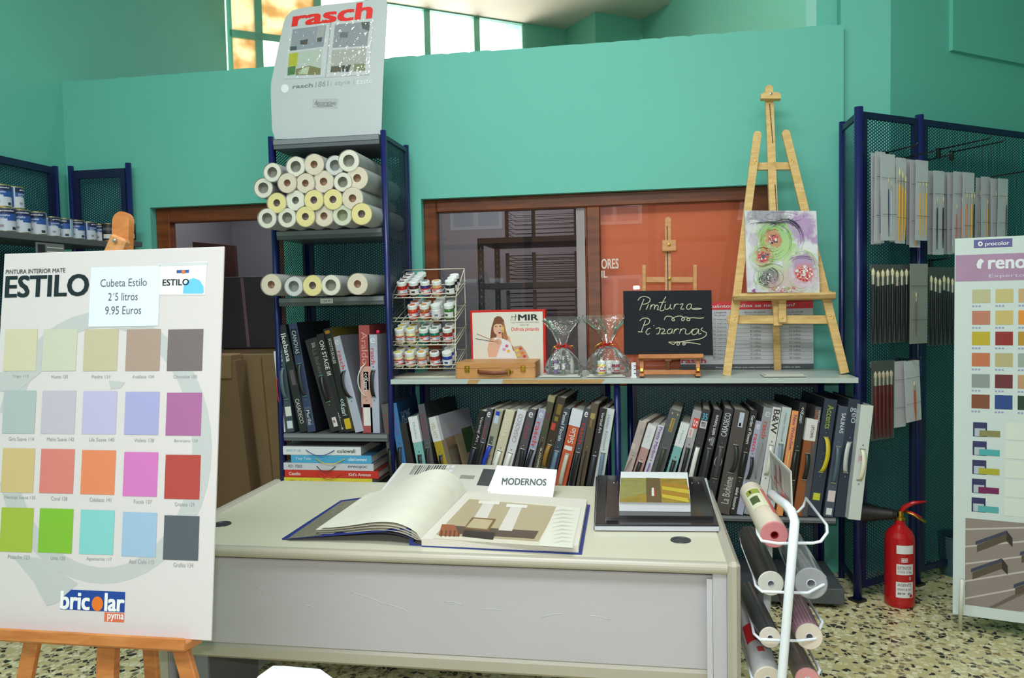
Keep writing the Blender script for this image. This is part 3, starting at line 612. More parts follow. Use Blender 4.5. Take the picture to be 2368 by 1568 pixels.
bB('tall grey book with brass eyelets and a gold label', 1563, 947, 1516, 1104, 29, (84, 88, 92), patch=[(.08, .21, (172, 148, 66), .38, .68), (.03, .045, (200, 170, 90), .25, .36), (.03, .045, (200, 170, 90), .7, .81)], texts=[('Khroma', .09, .2, .2, (70, 70, 66), 'u', .53)], handle=(.37, .68, (58, 60, 48)), yaw=6)
bB('white book with turquoise lower half behind the tall grey book', 1585, 978, 1547, 1105, 21, (122, 178, 176), patch=[(0, .26, W_)], texts=[('Malibu', .08, .22, .2, (130, 190, 196), 'd')], handle=(.41, .9, BK), yaw=6)
bB('light grey book with a red square label numbered 5', 1613, 949, 1574, 1105, 21, (166, 164, 168), patch=[(.07, .17, (210, 66, 56), .3, .95), (.17, .26, (220, 214, 212), .1, .6)], texts=[('5', .09, .15, .45, (240, 220, 216), 'd', .62), ('LIMITED', .18, .25, .2, (200, 80, 76), 'u', .35)], handle=(.36, .72, BK), yaw=5)
bB('black book with cyan 35 and a small white badge, wide white strap', 1634, 946, 1598, 1105, 20, (50, 48, 52), patch=[(.11, .18, (210, 206, 214), .15, .9), (.12, .17, (60, 50, 70), .25, .8)], texts=[('35', .04, .1, .6, (70, 190, 220), 'h')], handle=(.36, .72, (226, 226, 222), 'strap', -.004), yaw=4)
bB('black book with short bold white title reading upwards, middle of the right lower rack', 1661, 947.5, 1624, 1105, 21, (38, 37, 42), texts=[('saint honore', .05, .24, .4, (222, 222, 226), 'u'), ('+|||', .26, .34, .6, (200, 202, 210), 'h')], handle=(.37, .74, (52, 52, 58)), yaw=1)
bB('black book with large thin white capitals, left of the wide charcoal book', 1686, 945, 1649, 1123, 22, (46, 45, 50), texts=[('CASADECO', .04, .26, .6, (205, 205, 210), 'u'), ('(  )', .46, .54, .8, (170, 170, 176), 'h')], handle=(.36, .66, (70, 68, 70)), yaw=3)
bB('wide charcoal book with a white and red sticker and script title at the foot', 1716, 949, 1672, 1183, 35, (78, 72, 70), patch=[(.02, .16, (190, 196, 214), .4, .72), (.12, .15, (190, 60, 60), .48, .6)], texts=[('La Bohème', .64, .9, .5, (190, 184, 180), 'u')], handle=(.33, .6, (44, 44, 42), 'strap', .012), yaw=0)
bB('narrow black book with bold white title, right of the wide charcoal book', 1744.5, 949, 1694, 1187, 17, (34, 31, 33), texts=[('Garden of Flowers', .05, .32, .45, (222, 222, 222), 'd'), ('saint honore', .74, .95, .45, (226, 226, 226), 'd')], handle=(.4, .64, BK, 'strap', -.004), yaw=0)
bB('lower lilac grey book with bright red title, directly right of the narrow black book', 1756, 974, 1712, 1183, 16, (166, 166, 190), texts=[cir((220, 222, 230)), ('rasch', .14, .32, .6, (210, 60, 66), 'd')], handle=(.38, .62, BK, 'strap', .004), yaw=-2)
bB('grey book with bright red title left of the white book marked B&W', 1779, 944, 1742, 1135, 24, (150, 152, 160), cover=(70, 74, 74), texts=[cir((196, 198, 206)), ('rasch', .13, .28, .5, (200, 74, 70), 'd')], handle=(.32, .66, (140, 140, 134), 'cord', -.01), yaw=-6)
bB('white book with tall black B&W letters', 1799, 943, 1765, 1140, 20, (216, 214, 212), texts=[('B&W', .02, .24, .75, (52, 50, 52), 'd')], handle=(.35, .62, (222, 220, 210)), yaw=-7)
bB('pale blue grey book with grey strap, left of the orange book with purple title', 1822, 943, 1789, 1127, 23, (192, 202, 204), texts=[('Hidden Richness', .05, .3, .25, (150, 160, 170), 'd')], handle=(.34, .7, (122, 138, 154)), yaw=-8)
bB('orange book with a long purple title in the right lower rack', 1842.5, 951, 1816, 1110, 17, (240, 158, 100), texts=[('New WohnSinn', .04, .37, .5, (130, 80, 130), 'd')], handle=(.38, .7, (216, 176, 110), 'cord', -.008), yaw=-8)
bB('black book with white arrow logo right of the orange book', 1860, 932, 1834, 1110, 17, (42, 40, 43), texts=[('<<Kasari', .04, .18, .5, (214, 214, 214), 'd')], handle=(.42, .68, BK, 'strap', -.012), yaw=-10)
bB('brown book with white top and black strap in the right lower rack', 1880, 970, 1850, 1167, 26, (146, 82, 44), patch=[(0, .22, (222, 218, 216))], texts=[('UPTOWN', .06, .19, .3, (96, 70, 66), 'd', .62)], handle=(.35, .62, BK), yaw=-5)
bB('grey book partly hidden behind the brown book with white top', 1895, 942, 1870, 1130, 15, (84, 80, 86), texts=[('NOMAD', .03, .14, .35, (210, 205, 205), 'd', .7), ('DIVA', .03, .12, .35, (210, 110, 50), 'd', .25)], yaw=-9)
bB('wide navy book with yellow title and a yellow strap', 1923.5, 924, 1885, 1175, 31, (48, 56, 74), cover=(30, 34, 46), texts=[('Accents', .05, .25, .5, (150, 160, 70), 'd', .55), ('Accents', .44, .6, .5, (72, 82, 90), 'd', .55)], patch=[(.8, .86, (200, 200, 60), .2, .75)], handle=(.32, .62, (206, 184, 40), 'strap', .014), yaw=-6)
bB('slate book with white capitals and white stickers at its foot', 1952, 940, 1917, 1183, 23, (72, 82, 100), texts=[('SALINAS', .06, .24, .4, (216, 218, 224), 'd', .6)], patch=[(.76, .86, (216, 200, 200), .15, .9), (.92, .98, (220, 220, 220), .2, .8)], handle=(.36, .69, (76, 96, 108)), yaw=-4)
bB('tall navy book with a silver strap beside the white box file', 1978, 924, 1944, 1181, 28, (46, 56, 72), cover=(34, 40, 52), texts=[('geo', .07, .2, .55, (176, 182, 192), 'd', .5)], handle=(.36, .62, (196, 196, 192), 'strap', -.015), yaw=-7)
bB('white box file with a cream strap, last at the right end of the lower rack', 2007, 938, 1978, 1185, 30, (206, 212, 208), cover=(190, 196, 192), texts=[('(mx)', .42, .5, .5, (200, 130, 160), 'h')], handle=(.38, .65, (230, 224, 200), 'strap', .006), yaw=-5, ysp=3.80, depth=.3)
def bT(label, *a, **k): return book(label, *a, Z4+.001, group=G3, **k)
bT('thin white book at the far left of the tall rack, red cord along its spine', 636, 812, 655, 995, 8, (220, 220, 222), handle=(.3, .66, (190, 50, 40), 'cord'), texts=[('saint honore', .7, .92, .5, (200, 110, 100), 'd')], rivets=False)
bT('teal grey book with two white stickers near its foot on the tall rack', 643, 780, 673, 1002, 16, (62, 76, 84), texts=[('SPLENDOUR', .04, .26, .45, (190, 200, 204), 'd')], patch=[(.73, .83, (214, 216, 212), .1, .95), (.88, .96, (206, 214, 220), .1, .9)], handle=(.33, .65, (84, 100, 108), 'strap', -.004))
bT('black book with very large white letters, third from left on the tall rack', 650.5, 752, 704, 1004, 19, (38, 38, 40), texts=[('Ikebana', .08, .34, .62, (226, 226, 226), 'd', .5), ('CASADECO', .69, .92, .5, (190, 190, 188), 'd', .5)], patch=[(.42, .56, (92, 78, 84), .3, .8)])
bT('navy book with an outlined title panel and dark strap', 673, 747.5, 721, 1001, 21, (58, 68, 98), cover=(24, 26, 34), texts=[('CANOVAS', .07, .28, .5, (190, 196, 206), 'd'), ('Murillo', .8, .93, .4, (206, 210, 216), 'd')], patch=[(.055, .29, (30, 34, 46), .14, .86), (.77, .94, (84, 94, 120), .14, .86), (.79, .92, (44, 52, 76), .22, .78)], handle=(.37, .67, (46, 46, 44), 'strap', -.004), yaw=8, depth=.33)
bT('wide dark book with faint script title behind its black handle', 717, 783, 779, 998, 30, (46, 41, 43), texts=[('2017', .05, .1, .3, (190, 190, 190), 'h', .6), ('La Bohème', .12, .42, .35, (96, 90, 88), 'd', .55)], patch=[(.85, .95, (214, 212, 214), .38, .72), (.88, .91, (196, 60, 40), .42, .6)], handle=(.4, .68, BK), yaw=2)
bT('black book with white capitals down its spine, left of the gold topped one', 738, 772, 792, 998, 17, (35, 32, 34), texts=[('ON STAGE III', .07, .42, .6, (216, 212, 206), 'd'), ('colowall', .8, .97, .45, (224, 224, 224), 'd')], yaw=3)
bT('dark book with gold topped spine and a yellow emblem at its foot', 751, 760, 806, 997, 21, (40, 38, 36), cover=(94, 84, 34), texts=[('SCOTTS SCALES', .1, .34, .35, (206, 206, 200), 'd', .6), ('<<Kasari', .68, .84, .6, (200, 214, 220), 'd')], patch=[(.02, .05, (170, 120, 40), .2, .8), (.87, .97, (206, 176, 40), .1, .95)], yaw=10, depth=.3)
bT('lilac grey book leaning left with red title, cover showing', 772, 779, 832, 1002, 22, (178, 181, 200), cover=(120, 122, 132), texts=[cir((220, 222, 230)), ('rasch', .15, .34, .45, (214, 74, 70), 'd')], handle=(.36, .64, BK, 'strap', -.014), yaw=9, depth=.33)
bT('red book with script title and a white cord loop', 841, 752, 851, 1001, 25, (170, 78, 76), patch=[(.38, .76, (206, 160, 148)), (.43, .6, (40, 34, 36), .3, .75), (.73, .93, (226, 222, 222), .15, .8)], texts=[('Araldo', .06, .36, .55, (214, 150, 140), 'd'), ('<<Kasari', .44, .6, .4, (226, 226, 226), 'd')], handle=(.36, .66, (224, 220, 206), 'cord', -.035))
bT('upright lilac grey book with red title, last on the right of the tall rack', 861, 773.5, 868, 1004, 21, (178, 181, 200), cover=(150, 153, 166), texts=[cir((226, 228, 234)), ('rasch', .14, .3, .5, (214, 74, 70), 'd')], handle=(.36, .63, BK, 'strap', -.004))
m = MB(); c = P(874, 767, Y=3.9); m.lathe([(.0001, 0), (.008, .003), (.011, .011), (.008, .019), (.0001, .022)], mat((230, 40, 90), .3), 12)
m.build('pin_head', None, Matrix.Translation((c.x, 3.9, c.z-.012))); tag(bpy.data.objects['pin_head'], 'bright pink ball on top of the last upright book on the tall rack', 'ball')
# stacked magazines at the foot of the tall rack
zt = Z5+.001
for lab, x0, x1, y0, y1, c, tt, hx, hc in [
    ('yellow book, lowest of the flat stack at the foot of the tall rack', 657.5, 861, 1105, 1124, (220, 206, 60), [('Wonderland', 672, 722, (120, 110, 50)), ('pupies', 806, 830, (200, 60, 110))], (745, 786), (200, 90, 40)),
    ('red book lying fourth from the top in the flat stack', 659, 876, 1091, 1108, (204, 50, 40), [('Caselio', 669, 696, (236, 220, 216)), ("Kid's Avenue", 808, 858, (236, 210, 206))], (735, 791), (190, 60, 30)),
    ('white book with its title upside down, third in the flat stack', 652, 864, 1075, 1091, (206, 206, 216), [('IIVWOJOC', 806, 850, (70, 66, 66)), ('KD · P2K0', 668, 700, (100, 100, 106))], (734, 778), (40, 36, 36)),
    ('sky blue book with a yellow cord, second in the flat stack', 673.5, 859.5, 1057, 1075, (80, 168, 214), [('Tiny Tots', 684, 720, (190, 220, 236)), ('cabled kommand', 806, 848, (220, 236, 242))], (731, 800), (222, 190, 50)),
    ('white book with a blue cord, top of the flat stack', 650, 835, 1038, 1057, (224, 226, 228), [('colowall', 781, 822, (70, 70, 66)), ('jazz it up', 663, 697, (150, 190, 220))], (709, 775), (40, 60, 140))]:
    ys = 3.83; a = P(x0, y1, Y=ys); b = P(x1, y1, Y=ys); hh = P(x0, y0, Y=ys).z-a.z
    o = thing('sample_book', lab, 'sample book', (a.x, ys, zt), None, 'flat stack of sample books'); w_ = b.x-a.x
    m = MB(); mc = bookmat(c); m.box((0, 0, 0), (w_, .003, hh), mc); m.box((0, .003, 0), (w_, .33, .0025), bookmat(dk(c, .6))); m.box((0, .003, hh-.0025), (w_, .33, hh), bookmat(dk(c, .6)))
    for s_, xa, xb, tc_ in tt:
        u0 = (xa-x0)/(x1-x0)*w_; u1 = (xb-x0)/(x1-x0)*w_; m.text(s_, lambda x, y: (x, -.0005, y), u0, hh*.3, u1, hh*.72, mat(tc_, .5), .02)
    m.build('cover', o); m = MB(); m.box((.004, .005, .003), (w_-.004, .32, hh-.003), M_pages); m.build('pages', o)
    u0 = (hx[0]-x0)/(x1-x0)*w_; u1 = (hx[1]-x0)/(x1-x0)*w_; n = 12
    m = MB(); m.tube([(u0+(u1-u0)*i/n, -.002-.012*math.sin(math.pi*i/n), hh*.6-.028*math.sin(math.pi*i/n)) for i in range(n+1)], .002, mat(hc, .5), 6); m.build('handle', o)
    zt += hh+.0008

# ================================================================== COLOUR CHART ON THE FRONT EASEL
BRp = P(488, 1482, Y=1.72); TRp = P(518, 570, X=BRp.x)
UPV = (TRp-BRp); BH = UPV.length; UPV.normalize()
q = Sheet(BRp, (1, 0, 0), UPV); M_q = q.M(); LU = q.uv(-38, 1435)[0]
ct = thing('colour_chart_board', 'large white colour chart board with rows of swatches standing on the orange wooden easel', 'chart board', M=M_q)
m = MB(); m.box((LU, 0, 0), (0, .006, BH), M_board, .001)
M_sw = mat((188, 190, 192), .4)
pts = []
import itertools
def arc(cx, cy, r0x, r0y, r1x, r1y, a0, a1, n=26):
    f = [(cx+r0x*math.cos(R(a0+(a1-a0)*i/n)), cy+r0y*math.sin(R(a0+(a1-a0)*i/n))) for i in range(n+1)]
    g = [(cx+r1x*math.cos(R(a0+(a1-a0)*i/n)), cy+r1y*math.sin(R(a0+(a1-a0)*i/n))) for i in range(n+1)]
    return f, g
f, g = arc(240, 1035, 250, 315, 205, 278, -165, 165, 40)
for i in range(40): q.pl(m, [f[i], f[i+1], g[i+1], g[i]], M_sw, .0004)
q.pl(m, [(0, 905), (40, 905), (95, 862), (98, 790), (60, 850), (0, 862)], M_sw, .0007)
q.pl(m, [(28, 1285), (78, 1345), (108, 1402), (130, 1395), (180, 1350), (90, 1290)], M_sw, .0007); q.pl(m, [(252, 880), (290, 884), (278, 898), (256, 900)], M_sw, .0007)
m.build('panel', ct)
m = MB(); dk1 = mat((26, 32, 42), .4); gr = mat((70, 74, 80), .5)
q.tx(m, 'PINTURA INTERIOR MATE', 14, 634, 152, 620, gr, .012); q.tx(m, 'ESTILO', 13, 688, 206, 634, dk1, .03)
q.blob(m, 232, 1396, .1, .1, dk1)
q.r(m, *q.uv(140, 1409), *q.uv(290, 1369), mat((30, 66, 150), .4)); m2w = mat((236, 238, 240), .4)
q.tx(m, 'bric', 141, 1407, 208, 1370, m2w, .035); q.blob(m, 226, 1396, 13, 17, mat((226, 118, 40), .4), .0013); q.tx(m, 'lar', 243, 1412, 288, 1374, m2w, .035)
q.rect(m, 241, 1437, 288, 1418, mat((222, 112, 82), .4)); q.tx(m, 'pyma', 249, 1436, 287, 1421, m2w, .02)
m.build('lettering', ct)
m = MB(); q.rect(m, 205, 756, 372, 614, mat((222, 228, 240), .3), .0014)
for s_, a_, b_, c_, d_ in (('Cubeta Estilo', 233, 664, 341, 643), ('2´5 litros', 251, 696, 320, 676), ('9.95 Euros', 244, 728, 328, 707)): q.tx(m, s_, a_, b_, c_, d_, mat((92, 98, 106), .5), .005, .002)
m.build('price_sheet', ct)
m = MB(); q.pl(m, [(367, 610), (481, 604), (479, 615), (474, 682), (369, 682)], mat((236, 238, 238), .35), .001); q.rect(m, 368, 616, 480, 606, mat((206, 210, 212), .35), .0014)
q.pl(m, [(424, 679), (425, 662), (436, 648), (448, 643), (462, 648), (471, 662), (472, 676), (468, 679)], mat((110, 196, 234), .35), .0016)
q.tx(m, 'ESTILO', 377, 661, 438, 645, dk1, .02, .002); q.rect(m, 409, 632, 438, 624, mat((60, 90, 160), .4), .0016); q.rect(m, 421, 633, 429, 625, mat((226, 118, 60), .4), .0018)
m.build('tub_picture', ct)
SW = [((-12, 87), (97, 182), (192, 277), (289, 376), (385, 474)), ]
rowsd = [(761, 858, [(214, 208, 178), (208, 208, 190), (200, 192, 162), (176, 152, 140), (122, 110, 112)], ['Trigo 119', 'Hueso 120', 'Piedra 131', 'Avellana 104', 'Chocolate 130']),
         (903, 1002, [(178, 190, 192), (198, 190, 208), (194, 188, 224), (172, 172, 222), (176, 108, 162)], ['Gris Suave 114', 'Malva Suave 142', 'Lila Suave 140', 'Violeta 138', 'Berenjena 139']),
         (1037, 1138, [(212, 188, 134), (222, 130, 122), (232, 138, 98), (216, 122, 196), (184, 72, 66)], ['Naranja Suave 135', 'Coral 128', 'Calabaza 141', 'Fucsia 137', 'Granate 129']),
         (1175, 1275, [(166, 188, 66), (130, 190, 52), (136, 208, 208), (162, 192, 224), (88, 94, 104)], ['Pistacho 123', 'Lima 136', 'Aguamarina 117', 'Azul Cielo 115', 'Grafito 134'])]
xs = [(8, 88), (97, 180), (192, 275), (290, 373), (386, 471)]
for j, (ya, yb, cs, ns) in enumerate(rowsd):
    for i, c in enumerate(cs):
        xa, xb = xs[i]; k = [0, 2, 5, 10, 17][i] if j else 0; k = k*(.0, .3, .9, 1.1)[j]; off = -(j*(3 if i < 5 else 0)); xa += off; xb += off
        q_u0, q_v0 = q.uv(xa, yb+k); q_u1, q_v1 = q.uv(xb, ya+k)
        m = MB(); q.r(m, q_u0, q_v0, q_u1, q_v1, mat(dk(c, .95), .5), .0012)
        cy = yb+k+14; cx_ = (xa+xb)/2+(5 if j else 0); w_ = len(ns[i])*2.1; q.tx(m, ns[i], cx_-w_, cy+3, cx_+w_, cy-5, mat((150, 154, 158), .6), 0)
        m.build('colour_swatch', ct)
fe = thing('studio_easel', 'orange stained wooden easel holding the large colour chart', 'easel', M=M_q)
def sb(m, a, b, w, d, lift, mt, bev=.002, rnd=0):
    "bar lying on sheet q from pixel a to pixel b, its centre lift behind the face"
    a = q.uv(*a); b = q.uv(*b); m.bar((a[0], lift, a[1]), (b[0], lift, b[1]), w, d, mt, (0, -1, 0), bev, rnd); return m
m = MB(); a_ = q.uv(232, 1560); b_ = q.uv(282, 474); m.bar((a_[0], .035, a_[1]-.5), (b_[0]-.02, .035, b_[1]-.01), .05, .022, M_orangew, (0, -1, 0), .004, 1); m.build('mast', fe)
m = MB(); a_ = q.uv(262, 600); b_ = q.uv(282, 545); m.bar((a_[0]-.02, .018, a_[1]), (b_[0]-.015, .018, b_[1]), .05, .03, M_beech, (0, -1, 0), .006); m.lathe([(.0001, -.004), (.004, -.002), (.004, .002)], M_steel, 10, 'y')
c_ = q.uv(266, 557); m2 = MB(); m2.T = Matrix.Translation((c_[0], -.002, c_[1])); m2.lathe([(.0001, -.004), (.005, -.002), (.005, .004)], M_steel, 12, 'y'); m2.build('bolt', fe)
m = MB(); m.bar((a_[0]-.02, .018, a_[1]), (b_[0]-.015, .018, b_[1]), .05, .028, M_beech, (0, -1, 0), .006); m.build('top_clamp', fe)
tl_ = q.uv(-60, 1440); tr_ = q.uv(444, 1478)
m = MB(); m.box((tl_[0], -.028, -.022), (tr_[0], .05, 0), M_orangew, .003); m.box((tl_[0], -.034, -.018), (tr_[0], -.026, .012), M_orangew, .003); m.build('tray', fe)
def legto(px0, px1, y0, y1, nm, lift0, dz=.62, dx=0):
    m = MB(); a = q.uv(px1, y1); b = q.uv(px0, y0); d = Vector((b[0]-a[0], 0, b[1]-a[1])).normalized(); e = Vector((a[0], lift0, a[1]))-d*dz; m.bar(e, (b[0], lift0, b[1]), .042, .02, M_orangew, (0, -1, 0), .003); m.build(nm, fe)
legto(66, 48, 1470, 1560, 'leg', .02); legto(404, 424, 1490, 1560, 'leg', .02, .7)
m = MB(); a_ = q.uv(262, 700); m.bar((a_[0]-.03, .1, a_[1]-.05), (a_[0]-.03, .36, -.66), .04, .02, M_orangew, (0, 1, 0), .003); m.build('rear_leg', fe)

# ================================================================== DESK
M_dtop = mat((208, 205, 184), .28, noise=.02, scale=6, name='pale_green_laminate')
M_dedge = mat((176, 170, 156), .3, name='beige_edge_band')
M_dfront = mat((186, 183, 190), .38, noise=.04, scale=3, name='grey_steel_panel')
dk_ = thing('office_desk', 'office desk with pale green top, beige edging and grey front panel', 'desk', (0, 0, 0))
DX0, DX1, DY0, DY1, DZ = -1.565, .272, 2.232, 3.105, .74
m = MB(); m.box((DX0+.04, DY0, DZ-.03), (DX1-.035, DY1, DZ), M_dtop, .002); m.build('desktop', dk_)
m = MB(); n = 8
prof = [(DY0-.014*math.sin(math.pi*i/n), DZ-.016-.016*math.cos(math.pi*i/n)) for i in range(n+1)]+[(DY0+.012, DZ+.0006), (DY0+.012, DZ-.033)]
m.prism(prof, DX0+.04, DX1-.035, M_dedge, 'x'); m.build('front_edge', dk_)
for xa, xb, y0_ in ((DX0, DX0+.042, DY0), (DX1-.036, DX1, DY0-.02)):
    m = MB(); m.box((xa, y0_, .02), (xb, DY1, DZ+.008), M_dedge, .012); m.box((xa+.008 if xa < -1 else xb-.036, y0_+.02, .04), (xb+.001 if xa < -1 else xb-.0365, DY1-.02, DZ-.035), M_dfront); m.build('end_panel', dk_)
m = MB(); m.box((DX1-.075, DY0+.004, .04), (DX1-.037, DY0+.02, DZ-.034), M_dfront); m.box((DX1-.092, DY0+.006, .04), (DX1-.076, DY0+.012, DZ-.05), mat((192, 192, 198), .35)); m.build('corner_strip', dk_)
m = MB(); m.box((-1.47, DY0+.035, .41), (DX1-.07, DY0+.055, DZ-.05), M_dfront, .003)
rr = random.Random(9)
for (xa, ya, xb, yb) in ((590, 1358, 648, 1385), (700, 1400, 728, 1408), (812, 1370, 890, 1398), (895, 1398, 950, 1418), (1028, 1392, 1070, 1400), (1118, 1410, 1160, 1412), (1252, 1428, 1300, 1420), (1360, 1424, 1410, 1434)):
    a = P(xa, ya, Y=DY0+.0345); b = P(xb, yb, Y=DY0+.0345); pp = [a.lerp(b, i/8)+Vector((0, 0, .004*math.sin(i/8*3.1))) for i in range(9)]; m.ribbon(pp, .0022, .0004, mat((204, 204, 208), .3), (0, 0, 1))
m.build('modesty_panel', dk_)
m = MB(); m.box((-1.47, DY0+.03, .36), (DX1-.037, DY0+.06, .41), M_dedge, .01); m.build('lower_rail', dk_)
m = MB(); m.box((-1.50, DY0+.04, .02), (-1.40, DY0+.055, DZ-.05), mat((120, 120, 126), .4), .002); m.box((-1.49, DY0+.05, .02), (-1.47, DY0+.5, .38), mat((120, 120, 126), .4), .002); m.build('leg_panel', dk_)
for (x, y) in ((513, 1212), (1574, 1249)):
    c = P(x, y, Z=DZ+.001); m = MB(); m.T = Matrix.Translation((c.x, c.y, DZ)); m.lathe([(.032, 0), (.031, .003), (.024, .003), (.022, .0012), (.0001, .0012)], mat((52, 54, 58), .4), 24); m.build('cable_cap', dk_)
# open catalogue
M_blue = mat((34, 52, 130), .4, name='blue_cover_cloth'); M_leaf = mat((220, 216, 200), .6, noise=.03, scale=20, name='cream_wallpaper_leaf')
zc = DZ
def D(px, py, z=0): return P(px, py, Z=zc+z)
oc = thing('open_catalogue', 'open wallpaper catalogue with blue cover showing a room with columns, on the desk', 'catalogue', (0, 0, 0))
SP = D(975, 1262, .004); SPb = D(1080, 1150, .004)
rf = D(1338, 1280, .002); rb_ = D(1358, 1170, .002); lf = D(655, 1248, .01); lb_ = D(785, 1160, .02)
m = MB(); th = .006
def slab(m, pts, z0, z1, mt):
    vv = [(p[0], p[1], z0) for p in pts]+[(p[0], p[1], z1) for p in pts]; n = len(pts)
    m.add(vv, [tuple(reversed(range(n))), tuple(range(n, 2*n))]+[(i, (i+1) % n, (i+1) % n+n, i+n) for i in range(n)], mt)
slab(m, [(SP.x, SP.y), (rf.x+.01, rf.y-.006), (rb_.x+.01, rb_.y+.01), (SPb.x, SPb.y)], zc+.0005, zc+.004, M_blue)
# left cover rises slightly from the desk to the spine
a = D(652, 1249); b = D(788, 1160); hh = .05
s0 = D(968, 1262); s1 = Vector((SPb.x-.02, SPb.y, 0))
m.add([(a.x, a.y, zc+.001), (s0.x-.03, s0.y, zc+hh), (s1.x-.03, s1.y, zc+hh), (b.x, b.y, zc+.001), (a.x, a.y, zc+.005), (s0.x-.03, s0.y, zc+hh+.004), (s1.x-.03, s1.y, zc+hh+.004), (b.x, b.y, zc+.005)],
      [(0, 3, 2, 1), (4, 5, 6, 7), (0, 1, 5, 4), (1, 2, 6, 5), (2, 3, 7, 6), (3, 0, 4, 7)], M_blue)
m.add([(s0.x-.03, s0.y, zc+hh+.004), (s0.x-.03, s0.y, zc+hh), (s0.x-.022, s0.y-.001, zc), (s0.x+.012, s0.y-.001, zc), (s0.x+.012, s0.y-.001, zc+.005), (s0.x-.012, s0.y-.001, zc+.005)], [(0, 1, 2, 5), (2, 3, 4, 5)], M_blue)
m.box((s0.x-.03, s0.y, zc), (s0.x-.024, s1.y, zc+hh), M_blue)
m.build('cover', oc)
# right page block
m = MB(); pr = [(SP.x, SP.y), (rf.x, rf.y), (rb_.x, rb_.y), (SPb.x, SPb.y)]; slab(m, pr, zc+.0045, zc+.026, mat((212, 206, 196), .8, noise=.1, scale=140)); m.build('right_page_block', oc)
m = MB(); zt_ = .0268
def pg(pts, mt, lift=0): m.add([tuple(P(x, y, Z=zc+zt_+lift)) for x, y in pts], [tuple(range(len(pts)))], mt)
pg([(1000, 1245), (1325, 1268), (1345, 1172), (1085, 1152)], mat((214, 208, 190), .45))
pg([(1008, 1236), (1245, 1252), (1290, 1172), (1085, 1154)], mat((176, 160, 128), .45), .0004)
pg([(1020, 1232), (1235, 1246), (1246, 1228), (1040, 1215)], mat((84, 66, 54), .45), .0008)
pg([(1245, 1262), (1322, 1267), (1344, 1174), (1288, 1169)], mat((222, 220, 208), .45), .0008)
cw = mat((214, 208, 200), .45)
for a_, b_, c_, d_ in ((1105, 1212, 1118, 1168), (1170, 1226, 1182, 1176)):
    pg([(a_-18+d_*0, b_), (a_+14, b_+2), (c_+26, d_-4), (c_+0, d_-6)], cw, .001)
    pg([(c_-12, d_-4), (c_+36, d_-1), (c_+38, d_-8), (c_-10, d_-11)], mat((226, 222, 214), .45), .0012)
pg([(1072, 1222), (1130, 1228), (1148, 1200), (1092, 1196)], mat((120, 92, 50), .45), .0012); pg([(1078, 1219), (1126, 1224), (1140, 1203), (1096, 1199)], mat((186, 170, 134), .45), .0014)
pg([(1068, 1240), (1140, 1248), (1146, 1232), (1074, 1226)], mat((44, 34, 30), .45), .0012); pg([(1014, 1238), (1062, 1240), (1052, 1214), (1022, 1212)], mat((150, 84, 48), .45), .0014)
for k in range(5): pg([(1018+10*k, 1240), (1022+10*k, 1240), (1024+10*k, 1226), (1020+10*k, 1226)], mat((104, 52, 28), .45), .0016)
for k in range(9):
    y0 = 1180+k*9; pg([(1270+k*1, y0+4), (1300, y0-3), (1332-k, y0+2), (1300, y0+1)], mat((198, 194, 176), .5), .001)
m.build('printed_page', oc)
# left leaves curling up
LFa, LBa = D(738, 1238, .016), D(852, 1153, .02)
m = MB(); N_ = 22
def leaf(z_in, rise, inset, mt, two=None):
    vv = []
    for i in range(N_+1):
        s = i/N_
        for e in range(7):
            w = e/6
            fx = LFa.x+(SP.x-LFa.x)*s + inset*(1-s); fy = LFa.y+(SP.y-LFa.y)*s
            bx = LBa.x+(SPb.x-LBa.x)*s + inset*(1-s); by = LBa.y+(SPb.y-LBa.y)*s
            hgt = z_in+.012*(1-s)+rise*(math.sin(math.pi*min(1, s**1.9))**.8)*(.55+.65*w) if s < 1 else .02
            if s > .93: hgt = max(.02, hgt)
            bulge = .02*max(0, (s-.8)/.2)
            vv.append((fx+(bx-fx)*w, fy+(by-fy)*w, zc+hgt))
    m.add(vv, [(i*7+e, (i+1)*7+e, (i+1)*7+e+1, i*7+e+1) for i in range(N_) for e in range(6)], mt, True)
for k in range(4): leaf(.004+.006*k+.0, .052+.005*k, -.004*k, M_leaf if k else mat((70, 70, 84), .6))
m.build('left_leaf_block', oc)
m = MB(); leaf(.0295, .072, .006, mat((224, 221, 206), .5, noise=.08, scale=16)); m.build('turned_leaf', oc)
m = MB(); m.add([tuple(P(x, y, Z=zc+z)) for x, y, z in ((664, 1246, .0075), (742, 1238, .021), (856, 1152, .021), (790, 1160, .0075))], [(0, 1, 2, 3)], mat((120, 116, 100), .6, noise=.5, scale=60)); m.build('endpaper', oc)
# brochures behind
br = thing('brochure', 'white brochure with a barcode lying behind the open catalogue on the desk', 'brochure', (0, 0, 0))
m = MB()
def bp(px, py, z=.012): return tuple(P(px, py, Z=zc+z))
slab(m, [bp(880, 1140), bp(1130, 1150), bp(1160, 1082), bp(930, 1075)], zc+.002, zc+.02, M_paper)
def bq(pts, mt, l=.0205): m.add([bp(x, y, l) for x, y in pts], [tuple(range(len(pts)))], mt)
m.build('pages', br); m = MB()
bq([(885, 1136), (1125, 1146), (1152, 1076), (938, 1072)], mat((214, 210, 200), .5))
rr = random.Random(2); x = 0
while x < 76:
    w_ = rr.choice((1.2, 2, 3.2)); bq([(946+x, 1097), (946+x+w_, 1097), (960+x*1.0+w_, 1076), (960+x*1.0, 1076)], mat((70, 72, 74), .5), .0212); x += w_+rr.choice((1.6, 2.6, 3.4))
bq([(952, 1122), (990, 1118), (1008, 1103), (962, 1104)], mat((72, 66, 62), .5), .021)
bq([(1102, 1122), (1130, 1124), (1148, 1086), (1118, 1084)], mat((48, 54, 58), .5), .021)
